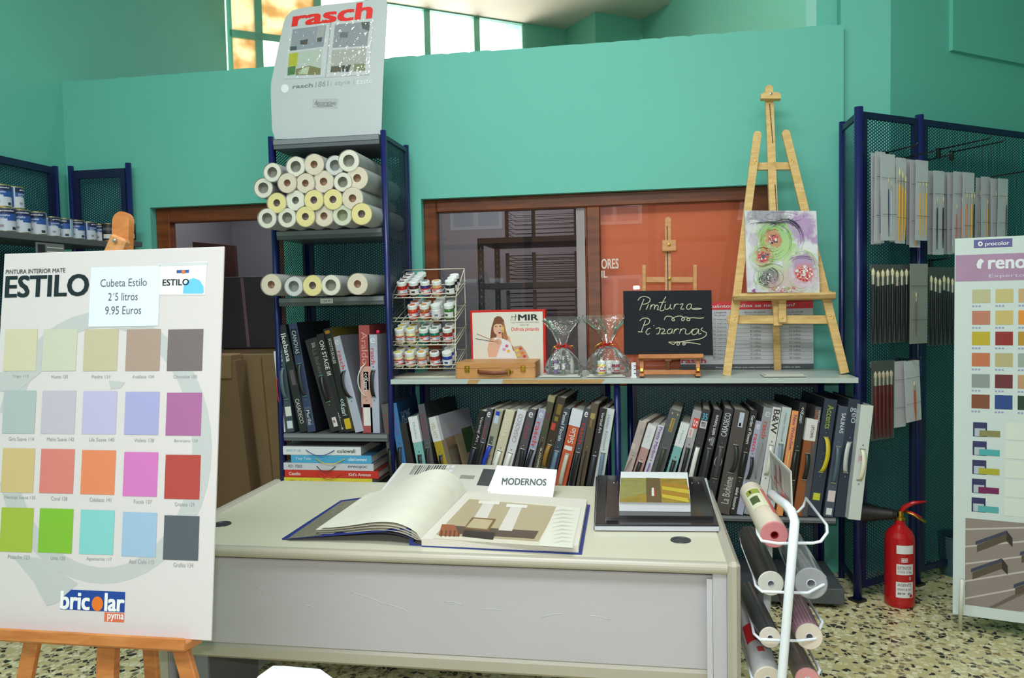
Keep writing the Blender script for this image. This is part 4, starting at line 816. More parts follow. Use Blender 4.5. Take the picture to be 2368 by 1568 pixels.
for k in range(3):
    for j in range(2): bq([(1030+12*j-6*k, 1082+10*k), (1038+12*j-6*k, 1082+10*k), (1041+12*j-6*k, 1076+10*k), (1033+12*j-6*k, 1076+10*k)], mat((236, 236, 240), .5), .021)
bq([(1062, 1106), (1095, 1108), (1099, 1100), (1066, 1098)], mat((150, 146, 138), .5), .021)
m.build('printed_cover', br)
# MODERNOS booklet propped up
mo = Sheet(P(1122, 1148, Z=zc+.004), (P(1278, 1152, Z=zc+.004)-P(1122, 1148, Z=zc+.004)), (-.02, .75, .66))
mt_ = thing('booklet', 'white booklet with grey capitals leaning back on the brochure behind the catalogue', 'booklet', M=mo.M())
m = MB(); a = mo.uv(1122, 1148); b = mo.uv(1278, 1152); c = mo.uv(1288, 1086); d = mo.uv(1150, 1076)
m.prism([a, b, c, d], .0, .012, mat((236, 238, 238), .5), 'y'); m.build('pages', mt_)
m = MB(); mo.tx(m, 'MODERNOS', 1160, 1121, 1264, 1108, mat((72, 84, 82), .5), .03, .0012); mo.tx(m, 'Colección', 1160, 1109, 1193, 1103, mat((190, 196, 196), .5), 0, .0012); m.build('lettering', mt_)
# binder, folder and tear-off block
def deskbox(name, lab, cat, pts, z0, z1, mt, bm=None, group=None):
    o = thing(name, lab, cat, (0, 0, 0), group=group); m = MB(); slab(m, [bp(x, y, z0)[:2] for x, y in pts], zc+z0, zc+z1, mt); return o, m
M_bind = mat((40, 40, 44), .22, name='black_glossy_binder')
bo, m = deskbox('binder', 'large black ring binder lying flat at the right end of the desk', 'binder', [(1373, 1226), (1664, 1228), (1640, 1112), (1378, 1104)], .0005, .004, M_bind)
slab(m, [bp(x, y, .02)[:2] for x, y in [(1376, 1214), (1662, 1215), (1628, 1104), (1382, 1100)]], zc+.016, zc+.022, M_bind); m.build('cover', bo)
m = MB(); slab(m, [bp(x, y, .005)[:2] for x, y in [(1375, 1226), (1663, 1228), (1634, 1112), (1382, 1106)]], zc+.004, zc+.016, mat((196, 198, 206), .5)); m.build('sheets', bo)
bo, m = deskbox('folder', 'glossy black folder lying on the large binder, brown stripe along its left', 'folder', [(1400, 1200), (1650, 1202), (1620, 1112), (1402, 1107)], .0222, .034, mat((36, 35, 36), .12), )
slab(m, [bp(x, y, .034)[:2] for x, y in [(1402, 1196), (1430, 1196), (1430, 1114), (1404, 1112)]], zc+.034, zc+.0345, mat((52, 34, 28), .3))
m.build('cover', bo)
m = MB()
for k in range(14): c = bp(1420+k*15, 1116, .035); m.box((c[0]-.002, c[1]-.002, zc+.034), (c[0]+.002, c[1]+.002, zc+.0365), M_steel)
m.build('eyelets', bo)
bo, m = deskbox('sample_block', 'thick small block of samples with gold and green cover on the black folder', 'sample block', [(1432, 1182), (1597, 1184), (1590, 1112), (1436, 1110)], .0347, .068, mat((230, 232, 236), .6)); m.build('pages', bo)
m = MB()
def cq(pts, mt, l): m.add([bp(x, y, l) for x, y in pts], [tuple(range(len(pts)))], mt)
Mg = mat((156, 132, 50), .35, noise=.5, scale=24)
cq([(1432, 1161), (1597, 1163), (1588, 1107), (1436, 1105)], Mg, .0684); cq([(1495, 1161), (1530, 1162), (1526, 1106), (1494, 1105)], mat((104, 88, 54), .4), .0688)
cq([(1436, 1154), (1494, 1140), (1494, 1108), (1438, 1106)], mat((150, 146, 84), .35, noise=.4, scale=40), .0686)
for k in range(4): cq([(1532, 1150-k*9), (1594, 1162-k*10), (1590, 1152-k*10), (1530, 1142-k*9)], mat(((206, 182, 60), (176, 130, 44))[k % 2], .35), .0687)
cq([(1507, 1147), (1513, 1147), (1512, 1128), (1507, 1128)], mat((226, 224, 220), .4), .0692); cq([(1514, 1147), (1517, 1147), (1516, 1128), (1514, 1128)], mat((200, 50, 40), .4), .0692)
m.build('cover', bo)
# white plastic chair back at the bottom edge
cb = Sheet(P(600, 1600, Y=1.5), (1, 0, -.0), (0, .15, 1)); m = MB()
ch = thing('plastic_chair', 'white plastic chair in front of the desk, only the top of its backrest showing', 'chair', M=cb.M())
pts = [(-.03, -.10), (-.03, -.02), (-.012, .018), (.02, .032), (.12, .031), (.165, .02), (.19, -.02), (.2, -.10)]
u0, v0 = cb.uv(584, 1568); u1, v1 = cb.uv(700, 1552); u2 = cb.uv(772, 1568)[0]
pts = [(u0-.02, v0-.5), (u0-.004, v0-.02), (u0+.012, v0+.004), (u0+.035, v1), (u0+.06, v1+.001), (u2-.04, v1-.001), (u2-.012, v0+.003), (u2+.004, v0-.02), (u2+.02, v0-.5)]
m.prism(pts, 0, .022, mat((236, 238, 240), .25), 'y'); m.build('backrest', ch)
zf = -cb.O.z; m = MB(); m.box((u0-.05, .02, v0-.54), (u2+.05, -.34, v0-.5), mat((236, 238, 240), .25), .01); m.build('seat', ch)
for x in (u0-.03, u2+.01):
    for y in (-.0, -.32): m = MB(); m.bar((x, y, v0-.54), (x*1.0, y+.06*0, zf/1.0*1.0), .03, .03, mat((236, 238, 240), .25), (0, -1, 0), .006); m.build('leg', ch)

# ================================================================== VINYL ROLL STAND
M_wwire = mat((228, 232, 240), .25, name='white_wire_enamel')
vs_ = thing('roll_stand', 'white wire stand holding rolls of adhesive film beside the desk', 'display stand')
yv = 2.12
a = P(1838, 1205, Y=yv); b = P(1808, 1568, Y=yv); dirv = (a-b)
bt = b+dirv*(-.45/dirv.z)
bend = P(1785, 1142, Y=2.5)
m = MB(); c1 = P(1830, 1182, Y=yv+.03); c2 = P(1818, 1168, Y=yv+.10)
m.tube([Vector((bt.x, bt.y, .012)), b, b.lerp(a, .5), a, c1, c2, P(1800, 1155, Y=2.33), bend, P(1782, 1144, Y=2.62)], .0125, M_wwire, 12); m.build('frame_post', vs_)
m = MB(); m.tube([(bt.x-.13, yv-.02, .012), (bt.x+.13, yv-.02, .012)], .012, M_wwire, 10); m.tube([(bt.x, yv-.02, .012), (bt.x, 2.7, .012)], .012, M_wwire, 10); m.build('base', vs_)
m = MB(); e = P(1782, 1144, Y=2.62); m.tube([e, (e.x-.01, 2.64, .45), (bt.x, 2.66, .012)], .0125, M_wwire, 10); m.build('rear_post', vs_)
tiers = [(1245, 1130, 0), (1370, 1250, 0), (1478, 1375, 0), (1590, 1500, 0)]
def cradle(pxs, name):
    m = MB(); m.tube([P(x, y, Y=yy) for x, y, yy in pxs], .0042, M_wwire, 8); m.build(name, vs_)
yn, yf = 2.2, 2.60
cradle([(1720, 1140, yf), (1722, 1150, yf-.04), (1728, 1165, yf-.1), (1748, 1205, 2.4), (1752, 1235, 2.25), (1762, 1251, yn-.02), (1800, 1257, yn-.02), (1835, 1256, yn-.02)], 'left_cradle')
cradle([(1835, 1256, yn-.02), (1880, 1256, yn-.02), (1898, 1252, yn-.02), (1913, 1232, yn), (1912, 1215, 2.24), (1864, 1152, yf), (1858, 1170, yf), (1845, 1184, yf), (1832, 1184, yf)], 'right_cradle')
cradle([(1713, 1245, yf), (1716, 1262, yf-.04), (1742, 1330, 2.36), (1748, 1355, 2.22), (1762, 1368, yn-.02), (1850, 1371, yn-.02)], 'left_cradle')
cradle([(1850, 1371, yn-.02), (1868, 1371, yn-.02), (1905, 1352, yn), (1908, 1336, 2.22), (1850, 1250, yf)], 'right_cradle')
cradle([(1718, 1378, yf), (1722, 1390, yf-.04), (1738, 1440, 2.36), (1744, 1466, 2.22), (1758, 1479, yn-.02), (1842, 1482, yn-.02)], 'left_cradle')
cradle([(1842, 1482, yn-.02), (1885, 1478, yn), (1902, 1440, 2.22), (1865, 1382, yf)], 'right_cradle')
cradle([(1713, 1472, yf), (1716, 1485, yf-.04), (1730, 1535, 2.36), (1738, 1566, 2.22), (1752, 1590, yn-.02), (1842, 1594, yn-.02)], 'left_cradle')
cradle([(1842, 1594, yn-.02), (1880, 1590, yn), (1896, 1550, 2.22), (1868, 1500, yf)], 'right_cradle')
# header card
hc = thing('header_card', 'picture card with red motifs fixed edge-on at the top of the white stand', 'sign card')
m = MB(); ca = P(1779, 1041, Y=2.62); cb2 = P(1828, 1090, Y=2.26); cc = P(1832, 1214, Y=2.26); cdn = P(1783, 1130, Y=2.62)
cx_ = Vector((.0035, 0, 0)); m.add([ca, cb2, cc, cdn, ca+cx_, cb2+cx_, cc+cx_, cdn+cx_], [(0, 3, 2, 1), (4, 5, 6, 7), (0, 1, 5, 4), (1, 2, 6, 5), (2, 3, 7, 6), (3, 0, 4, 7)], mat((200, 200, 192), .4)); m.build('card', hc)
m = MB(); lf_ = Vector((-.0006, 0, 0))
def hcq(pts, c): m.add([ca+(cb2-ca)*u+(cdn-ca)*(v)*(1-u)+(cc-cb2)*v*u+lf_ for u, v in pts], [tuple(range(len(pts)))], mat(c, .35))
hcq([(.06, .05), (.06, .95), (.96, .95), (.96, .05)], (158, 150, 146))
lf_ = Vector((-.0012, 0, 0))
for k, (u, v, w_, h_, c) in enumerate([(.1, .1, .12, .6, (186, 186, 190)), (.3, .15, .06, .7, (150, 70, 76)), (.5, .1, .08, .5, (120, 60, 66)), (.66, .2, .05, .7, (196, 176, 170)), (.2, .5, .7, .08, (150, 60, 62)), (.55, .6, .38, .3, (206, 92, 84)), (.1, .7, .3, .2, (170, 178, 160))]):
    hcq([(u, v), (u, v+h_*.8), (u+w_, v+h_), (u+w_, v+.1)], c)
m.build('picture', hc)
def vroll(px, py, fx, fy, r, body, end, label, core=(200, 200, 205), mt=None, lab=None):
    a = P(px, py, Y=2.2); b = P(fx, fy, Y=2.64); d = (b-a); L = d.length; d.normalize(); rr = r/FPX*2.32
    x = Vector((1, 0, 0)); x = (x-d*x.dot(d)).normalized(); z = x.cross(d)
    M = Matrix(((x.x, d.x, z.x, a.x), (x.y, d.y, z.y, a.y), (x.z, d.z, z.z, a.z), (0, 0, 0, 1)))
    t = thing('film_roll', label, 'roll of adhesive film', M=M); m = MB(); bm_ = mt or mat(body, .25, noise=.12, scale=14)
    m.lathe([(rr*.3, 0), (rr*.93, 0), (rr, .004, bm_), (rr, L, bm_), (rr*.3, L)], mat(end, .6, noise=.08, scale=70), 32, 'y'); m.build('film', t)
    m = MB(); m.lathe([(rr*.3, L-.01), (rr*.3, 0), (rr*.24, -.001), (rr*.22, L-.02)], mat(core, .6), 20, 'y'); m.build('core', t)
    if lab: m = MB(); lab(m, rr, L); m.build('label', t)
    return t
def onroll(m, rr, a0, a1, y0, y1, c):
    n = 8; vv = []
    for i in range(n+1):
        t = R(a0+(a1-a0)*i/n)
        for y in (y0, y1): vv.append(((rr+.0006)*math.cos(t), y, (rr+.0006)*math.sin(t)))
    m.add(vv, [(2*i, 2*i+1, 2*i+3, 2*i+2) for i in range(n)], mat(c, .35), True)
def lab1(m, rr, L):
    onroll(m, rr, 50, 150, .16, .36, (222, 222, 190)); rr += .0005; onroll(m, rr, 80, 145, .30, .35, (150, 160, 60)); onroll(m, rr, 100, 140, .20, .27, (70, 90, 50)); onroll(m, rr, 50, 70, .10, .36, (214, 110, 100)); onroll(m, rr, 118, 128, .31, .34, (40, 44, 40))
def lab2(m, rr, L): onroll(m, rr, 60, 150, .16, .27, (196, 30, 36)); onroll(m, rr, 80, 110, .09, .12, (190, 70, 70))
def stripes(m, rr, L):
    for k in range(24): onroll(m, rr, k*15, k*15+6, .02, L-.02, (172, 112, 140))
vroll(1791, 1237, 1738, 1140, 29, (222, 208, 192), (196, 120, 126), 'pink ended cream roll with green label, topmost on the white wire stand', (150, 20, 30), lab=lab1)
vroll(1783, 1350, 1732, 1240, 27, (36, 35, 38), (196, 194, 186), 'black film roll directly under the topmost cream roll on the stand')
vroll(1876, 1350, 1824, 1252, 34, (180, 184, 190), (150, 152, 158), 'large transparent film roll on the right side of the white stand', mt=mat((120, 124, 130), .08, noise=.2, scale=20))
vroll(1781, 1475, 1728, 1365, 22.5, (62, 64, 66), (212, 202, 190), 'slim dark grey film roll under the black one on the stand')
vroll(1872, 1473, 1822, 1368, 28, (196, 150, 166), (214, 200, 186), 'pink striped film roll under the transparent one on the stand', lab=stripes)
vroll(1776, 1572, 1724, 1412, 29, (196, 196, 198), (210, 196, 180), 'white film roll with a red label, lowest on the left of the stand', lab=lab2)
vroll(1868, 1574, 1822, 1480, 26, (122, 104, 98), (206, 140, 140), 'brownish film roll with pink end, lowest on the right of the stand')

# ================================================================== FIRE EXTINGUISHER
eb = P(2080, 1397, Z=0); fx = thing('fire_extinguisher', 'red fire extinguisher with black horn standing on the terrazzo floor by the mesh rack', 'fire extinguisher', (eb.x, eb.y, 0), (0, 0, R(-12)))
rE = 30/FPX*4.0; M_er = mat((176, 22, 28), .18, name='red_gloss_paint')
m = MB(); m.lathe([(.0001, 0), (rE*.9, 0), (rE*.98, .008), (rE, .02), (rE, .315), (rE*.96, .335), (rE*.82, .358), (rE*.55, .376), (rE*.36, .39), (rE*.32, .41), (.0001, .41)], M_er, 36); m.build('cylinder', fx)
m = MB(); m.lathe([(rE*.32, .41), (rE*.36, .412), (rE*.36, .425), (rE*.25, .43), (rE*.25, .455), (.0001, .455)], M_brass, 16); m.build('valve', fx)
m = MB(); m.tube([(0, 0, .44), (.02, -.004, .475), (.055, -.008, .498), (.11, -.012, .51)], [.012, .012, .010, .004], M_er, 8); m.build('top_handle', fx)
m = MB(); m.tube([(.02, 0, .452), (.06, -.006, .44), (.108, -.01, .41)], [.006, .006, .007], M_brass, 8); m.tube([(.03, 0, .455), (.06, -.006, .447), (.09, -.009, .43)], .005, M_er, 8); m.build('lever', fx)
m = MB(); m.T = Matrix.Translation((-.012, -.01, .437)) @ Matrix.Rotation(R(-92), 4, 'Y') @ Matrix.Rotation(R(-8), 4, 'X'); m.lathe([(.016, 0), (.024, .02), (.034, .08), (.050, .155), (.054, .165), (.050, .166), (.034, .09), (.014, .04), (.0001, .04)], mat((22, 22, 24), .5), 24); m.build('discharge_horn', fx)
m = MB(); lb = mat((216, 216, 216), .4)
def onc(x, y, r=rE+.0006): return (r*math.sin(x/r), -r*math.cos(x/r), y)
def cpatch(m, x0, x1, y0, y1, mt, r=rE+.0006):
    n = 8; m.add([onc(x0+(x1-x0)*i/n, y, r) for i in range(n+1) for y in (y0, y1)], [(2*i, 2*i+2, 2*i+3, 2*i+1) for i in range(n)], mt, True)
cpatch(m, -.02, .06, .265, .305, lb); cpatch(m, -.02, .06, .165, .215, lb); cpatch(m, -.022, .06, .055, .13, lb); cpatch(m, .0, .03, .225, .245, lb)
for k in range(3): cpatch(m, .038+.0*k, .046, .14, .157, lb)
rr2 = rE+.0012
for y0, y1, s_ in ((.19, .206, 'EXTINTOR'), (.172, .184, 'CO2 2 kg'), (.11, .124, 'AGENTE'), (.09, .1, 'MODO DE USO'), (.07, .08, '89 B')): m.text(s_, lambda x, y: onc(x, y, rr2), -.014, y0, .048, y1, mat((90, 50, 50), .5), 0)
cpatch(m, .04, .056, .058, .07, M_er, rr2); m.text('CO2', lambda x, y: onc(x, y, rr2), .0, .228, .03, .243, mat((180, 30, 30), .5), .01)
m.build('label', fx)

# ================================================================== PAINT CHART STANDEE ON THE RIGHT
b0 = P(2203, 1420, Z=.08)
q = Sheet(b0, (math.cos(R(16)), -math.sin(R(16)), 0), (.012, .03, 1)); M_q = q.M()
pb = thing('chart_standee', 'tall white paint chart standee with lilac header cut by the right edge', 'chart standee', M=M_q)
PH = q.uv(2225, 551)[1]; m = MB(); m.box((0, 0, 0), (.62, .006, PH), mat((204, 216, 214), .4), .001); m.build('panel', pb)
m = MB(); lil = mat((170, 134, 166), .45, noise=.12, scale=9); prp = mat((92, 88, 150), .4); wh = mat((228, 230, 236), .4)
u0 = q.uv(2225, 640)[0]
q.r(m, .003, q.uv(2225, 651)[1], .61, q.uv(2225, 590)[1], lil, .0008); a = q.uv(2252, 574); b = q.uv(2341, 551); q.r(m, a[0], a[1], b[0], b[1], prp, .0008)
q.tx(m, 'procolor', 2278, 571, 2334, 557, wh, .02); q.blob(m, 2267, 564, 6, 6, wh, .0012, 8); q.blob(m, 2267, 564, 2.5, 2.5, prp, .0016, 8)
a = q.uv(2286, 622); b = q.uv(2368, 599); m.text('renova', lambda x, y: (x, -.0014, y), a[0], a[1], a[0]+(b[0]-a[0])*1.55, b[1], wh, .03)
q.pl(m, [(2258, 612), (2262, 602), (2268, 598), (2276, 604), (2270, 610), (2268, 622), (2260, 620)], wh, .0014)
a = q.uv(2287, 644); b = q.uv(2368, 632); m.text('Expertos en fachadas', lambda x, y: (x, -.0014, y), a[0], a[1], a[0]+(b[0]-a[0])*2.7, b[1], mat((206, 204, 222), .4), .005)
m.build('header', pb)
cols = [[(186, 184, 142), (196, 184, 124), (196, 164, 120)], [(186, 120, 98), (200, 180, 110), (224, 140, 50)], [(186, 166, 34), (140, 34, 30), (176, 136, 42)], [(190, 110, 70), (180, 170, 124), (154, 166, 156)], [(136, 146, 144), (104, 36, 46), (186, 144, 108)], [(124, 70, 42), (28, 66, 132), (26, 56, 40)]]
u_c = [(q.uv(2248, 700)[0], q.uv(2290, 700)[0]), (q.uv(2302, 700)[0], q.uv(2343, 700)[0]), (q.uv(2355, 700)[0], q.uv(2355, 700)[0]+.078), (q.uv(2355, 700)[0]+.1, q.uv(2355, 700)[0]+.178)]
yy = [(670, 701), (719, 751), (767, 798), (816, 847), (865, 896), (912, 944)]
for r_, (ya, yb) in enumerate(yy):
    v1 = q.uv(2250, ya)[1]; v0 = q.uv(2250, yb)[1]
    for c_ in range(3):
        m = MB(); q.r(m, u_c[c_][0], v0, u_c[c_][1], v1, mat(cols[r_][c_], .5), .0012)
        for k in range(3): q.r(m, u_c[c_][0]+.012*k, v0-.017, u_c[c_][0]+.012*k+.008, v0-.010, mat((150, 156, 196), .5), .001)
        m.build('colour_swatch', pb)
tins = [(0, (134, 130, 84)), (1, (70, 166, 168)), (2, (170, 166, 40)), (3, (112, 24, 82)), (4, (80, 166, 168))]
for k, c in tins:
    m = MB(); y = 976+k*43.5; v = q.uv(2250, y)[1]; u = q.uv(2250, 1000)[0]-.003*k*.3
    q.r(m, u, v-.062, u+.052, v, mat((44, 46, 92), .4), .001); q.r(m, u+.006, v-.060, u+.046, v-.026, mat((176, 186, 196), .4), .0014); q.r(m, u+.024, v-.06, u+.10, v-.034, mat(c, .4), .0018)
    q.r(m, u+.12, v-.068, u+.2, v+.006, mat((212, 222, 212), .5), .001)
    m.build('tin_picture', pb)
m = MB(); v1 = q.uv(2236, 1198)[1]; v0 = q.uv(2232, 1398)[1]; ua = q.uv(2232, 1300)[0]
q.r(m, ua, v0, .59, v1, mat((142, 130, 124), .5), .0008)
def fq(pts, c, l): m.add([(ua+u*(.59-ua), -l, v0+v*(v1-v0)) for u, v in pts], [tuple(range(len(pts)))], mat(c, .5))
for k in range(9):
    o_ = k*.22-.5; fq([(max(0, o_), .0 if o_ > 0 else -o_*.5), (min(1, o_+.7), min(1, .75)), (min(1, o_+.74), min(1, .72)), (max(0, o_+.04), 0)], ((176, 166, 160), (104, 92, 86))[k % 2], .001) if 0 <= o_ <= .9 else None
for (u, v) in ((.08, .62), (.05, .3), (.38, .55), (.34, .18), (.7, .75), (.62, .38), (.8, .1)):
    fq([(u, v), (u+.2, v+.16), (u+.2, v+.24), (u, v+.08)], (84, 74, 60), .0014); fq([(u-.01, v+.08), (u+.2, v+.24), (u+.2, v+.28), (u-.01, v+.12)], (58, 62, 84), .0018); fq([(u+.2, v+.16), (u+.24, v+.1), (u+.24, v+.2), (u+.2, v+.28)], (48, 40, 38), .0018)
for k in range(5): fq([(0, .86-.2*k), (0, .88-.2*k), (min(1, .6+.1*k), 1.0-.0*k-(.1*k)), (min(1, .6+.1*k), .98-(.1*k))], (190, 182, 176), .0012)
m.build('facade_photo', pb)
m = MB(); a = P(2225, 1340, Y=b0.y-.05); c = P(2220, 1459, Z=0); ml = M_q.inverted(); m.tube([ml @ a, ml @ P(2222, 1400, Y=b0.y-.03), ml @ Vector((c.x, c.y, .004))], .0085, mat((214, 216, 200), .4), 8); m.build('leg', pb)
m = MB(); m.bar((.5, .01, .3), (.45, .45, -.07), .03, .012, mat((214, 216, 200), .4), (1, 0, 0)); m.bar((.1, .01, .5), (.1, .40, -.07), .03, .012, mat((214, 216, 200), .4), (1, 0, 0)); m.build('rear_strut', pb)
# steel bucket half hidden behind it
c = P(2212, 1335, Z=0); m = MB(); m.lathe([(.0001, 0), (.075, 0), (.09, .2), (.094, .205), (.094, .212), (.085, .21), (.08, .02), (.0001, .012)], mat((60, 92, 96), .35), 28)
tag(m.build('paint_bucket', None, Matrix.Translation((c.x+.02, c.y+.06, 0))), 'dark teal bucket half hidden behind the left edge of the standee', 'bucket')

# ================================================================== SIGN ON TOP OF THE TALL RACK
sy = TY0+.03
q = Sheet(P(640, 322, Y=sy), (1, 0, 0), (0, .09, 1)); M_q = q.M()
sg = thing('shop_sign', 'tall light grey sign with red heading and room photos, standing on the tall rack', 'sign', M=M_q)
m = MB(); pts = [(636, 322), (629, 300), (626, 212), (627, 190), (655, 55), (661, 38), (676, 24), (700, 18), (752, 12), (822, 4), (866, -2), (886, -6), (893, -2), (895, 8), (885, 200), (882, 300), (880, 318)]
uvp = [q.uv(*p) for p in pts]; m.prism(list(reversed(uvp)), 0, .005, mat((190, 196, 198), .18, name='glossy_grey_card'), 'y'); m.build('panel', sg)
m = MB(); rd = mat((226, 40, 36), .4)
def qt(m, s_, pts, mt, bold=0, lift=.0012):
    "lettering in a slanted quad given by its four photo corners: bottom-left, bottom-right, top-right, top-left"
    c = [Vector((*q.uv(*p), 0)) for p in pts]
    m.text(s_, lambda x, y: (lambda v: (v.x, -lift, v.y))((c[0]*(1-x)+c[1]*x)*(1-y)+(c[3]*(1-x)+c[2]*x)*y), 0, 0, 1, 1, mt, bold)
qt(m, 'rasch', [(677, 61), (857, 42), (862, 3), (682, 28)], rd, .035)
m.build('red_title', sg)
m = MB(); ph = mat((214, 218, 226), .15)
def qp(pts, c, l, gl=.2): q.pl(m, pts, mat(c, gl) if isinstance(c, tuple) else c, l)
qp([(673, 63), (763, 52), (752, 179), (656, 183)], (226, 228, 234), .001); qp([(767, 51), (864, 43), (853, 172), (754, 179)], (226, 228, 234), .001)
qp([(677, 68), (755, 58), (748, 108), (671, 118)], (168, 172, 186), .0014); qp([(669, 123), (746, 112), (741, 173), (664, 176)], (206, 216, 206), .0014)
qp([(775, 57), (856, 50), (849, 106), (769, 111)], (166, 168, 180), .0014); qp([(768, 116), (848, 110), (845, 165), (764, 168)], (196, 194, 190), .0014)
qp([(669, 124), (690, 122), (686, 153), (667, 154)], (206, 204, 60), .0018); qp([(671, 108), (671, 117), (686, 116), (687, 107)], (90, 92, 108), .0018)
qp([(694, 94), (713, 91), (710, 103), (695, 103)], (96, 82, 88), .0018); qp([(666, 156), (684, 152), (682, 172), (665, 175)], (96, 130, 78), .0018); qp([(684, 160), (716, 152), (742, 158), (741, 173), (684, 174)], (150, 138, 96), .0018)
qp([(700, 158), (716, 154), (712, 172), (690, 172)], (206, 218, 190), .002); qp([(736, 62), (752, 60), (746, 96), (730, 96)], (190, 190, 196), .0018); qp([(734, 88), (746, 86), (744, 96), (733, 97)], (80, 84, 92), .002)
qp([(820, 148), (846, 147), (844, 163), (818, 164)], (150, 152, 120), .0018); qp([(766, 154), (790, 152), (788, 166), (764, 167)], (110, 98, 90), .0018); qp([(790, 152), (812, 150), (806, 166), (792, 166)], (78, 76, 78), .0018)
qp([(836, 52), (856, 51), (854, 72), (838, 66)], (96, 110, 108), .0018); qp([(786, 76), (806, 74), (804, 86), (786, 88)], (128, 126, 140), .0018)
m.build('room_photos', sg)
m = MB(); M_gl = film(.3, .06); q.pl(m, [(656, 184), (655, 182), (767, 50), (865, 42), (854, 174)], M_gl, .003) if 0 else q.pl(m, [(656, 184), (674, 62), (865, 42), (854, 174)], film(.6, .09), .003); m.build('clear_pocket', sg)
m = MB(); q.blob(m, 659, 205, 9, 10, wh, .001, 16)
qt(m, 'rasch', [(677, 205), (723, 201), (724, 192), (678, 196)], mat((120, 130, 136), .4), .02)
qt(m, '1861', [(729, 202), (759, 199), (760, 186), (731, 189)], mat((140, 148, 152), .4)); qt(m, '| style |', [(764, 200), (818, 196), (820, 184), (766, 188)], mat((166, 174, 176), .4)); qt(m, 'taste', [(824, 196), (861, 192), (862, 182), (825, 185)], mat((222, 226, 228), .4))
q.pl(m, [(724, 229), (782, 228), (780, 250), (723, 249)], mat((172, 178, 178), .4), .001); qt(m, 'decorativo', [(728, 243), (777, 243), (777, 233), (728, 233)], mat((112, 116, 116), .4), .01, .0015); q.pl(m, [(733, 244.5), (770, 244.5), (770, 246), (733, 246)], mat((90, 92, 92), .4), .0015)
m.build('lettering', sg)
m = MB(); c = P(888, 226, Y=YW); m.lathe([(.0001, -.05), (.022, -.05), (.026, -.03), (.014, -.018), (.014, 0)], M_frame, 16, 'y'); tag(m.build('wall_knob', None, Matrix.Translation((c.x-.03, YW, c.z))), 'small dark wooden knob on the turquoise wall, just showing beside the sign', 'knob')

# ================================================================== PAINT JARS IN THEIR WIRE RACK
jw = thing('jar_rack', 'cream wire rack with four sloping tiers of paint jars on the worktop', 'wire rack')
M_cw = mat((214, 210, 188), .35, name='cream_wire_enamel')
YJ0, YJ1 = 3.90, 4.16
jx0 = P(906, 866, Y=YJ0).x; jx1 = P(1054, 872, Y=YJ0).x; xt0 = P(917, 690, Y=YJ0+.03).x; xt1 = P(1053, 690, Y=YJ0+.03).x
TZ_ = [P(985, y, Y=YJ0).z for y in (686, 741, 796, 850)]; SL = math.tan(R(17)); yf_ = [YJ0+.035, YJ0+.02, YJ0+.01, YJ0]
ys_b = YJ1; topz = TZ_[0]+(.12)+.03
for x in (jx0, jx1):
    m = MB(); m.tube([(x, YJ0+.01, TZ+.003), (x, YJ0+.005, TZ_[2]), (x, YJ0+.02, TZ_[1]), (x, YJ0+.05, TZ_[0]), (x, YJ0+.07, TZ_[0]+.02)], .0028, M_cw, 8); m.tube([(x, YJ1, TZ+.003), (x, YJ1, topz)], .0028, M_cw, 8); m.tube([(x, YJ0+.07, TZ_[0]+.02), (x, YJ1, topz)], .0028, M_cw, 8); m.tube([(x, YJ0, TZ+.003), (x, YJ1, TZ+.003)], .0028, M_cw, 8); m.build('side_frame', jw)
m = MB(); m.tube([(jx0, YJ1, topz), (jx1, YJ1, topz)], .0028, M_cw, 8)
for k in range(5): m.tube([(jx0, YJ0+.03+.05*k, TZ+.004), (jx1, YJ0+.03+.05*k, TZ+.004)], .002, M_cw, 6)
m.tube([(jx0, YJ0, TZ+.003), (jx1, YJ0, TZ+.003)], .0028, M_cw, 8); m.build('base_grid', jw)
for z, yf0 in zip(TZ_, yf_):
    m = MB(); zb_ = z+(YJ1-yf0)*SL
    m.tube([(jx0-.004, yf0-.006, z-.004), (jx1+.004, yf0-.006, z-.004), (jx1+.004, YJ1, zb_-.004), (jx0-.004, YJ1, zb_-.004)], .0026, M_cw, 8, True)
    m.tube([(jx0-.004, YJ1, zb_+.014), (jx0-.004, yf0-.008, z+.014), (jx1+.004, yf0-.008, z+.014), (jx1+.004, YJ1, zb_+.014)], .0026, M_cw, 8)
    for k in range(9): x = jx0+(jx1-jx0)*(k+.5)/9; m.tube([(x, yf0, z-.002), (x, YJ1, zb_-.002)], .0018, M_cw, 6)
    m.build('tier_basket', jw)
JC = {'red': (176, 36, 30), 'brown': (74, 34, 28), 'violet': (54, 44, 110), 'sand': (206, 160, 110), 'black': (28, 30, 34), 'orange': (214, 70, 40), 'ochre': (170, 100, 50), 'white': (226, 228, 228), 'green': (60, 112, 54), 'cream': (226, 214, 178), 'yellow': (230, 220, 160), 'teal': (20, 112, 92), 'maroon': (140, 40, 34), 'blue': (28, 54, 150), 'pink': (222, 170, 160)}
LC = {'red': (130, 110, 110), 'brown': (236, 240, 240), 'violet': (140, 140, 146), 'sand': (222, 170, 90), 'black': (236, 240, 240), 'orange': (226, 110, 80), 'ochre': (196, 150, 90), 'white': (236, 240, 240), 'green': (236, 240, 240), 'cream': (226, 214, 110), 'yellow': (224, 210, 80), 'teal': (120, 140, 130), 'maroon': (140, 100, 90), 'blue': (236, 240, 240), 'pink': (206, 170, 110)}
M_lid = mat((232, 238, 236), .3)
jm = {}
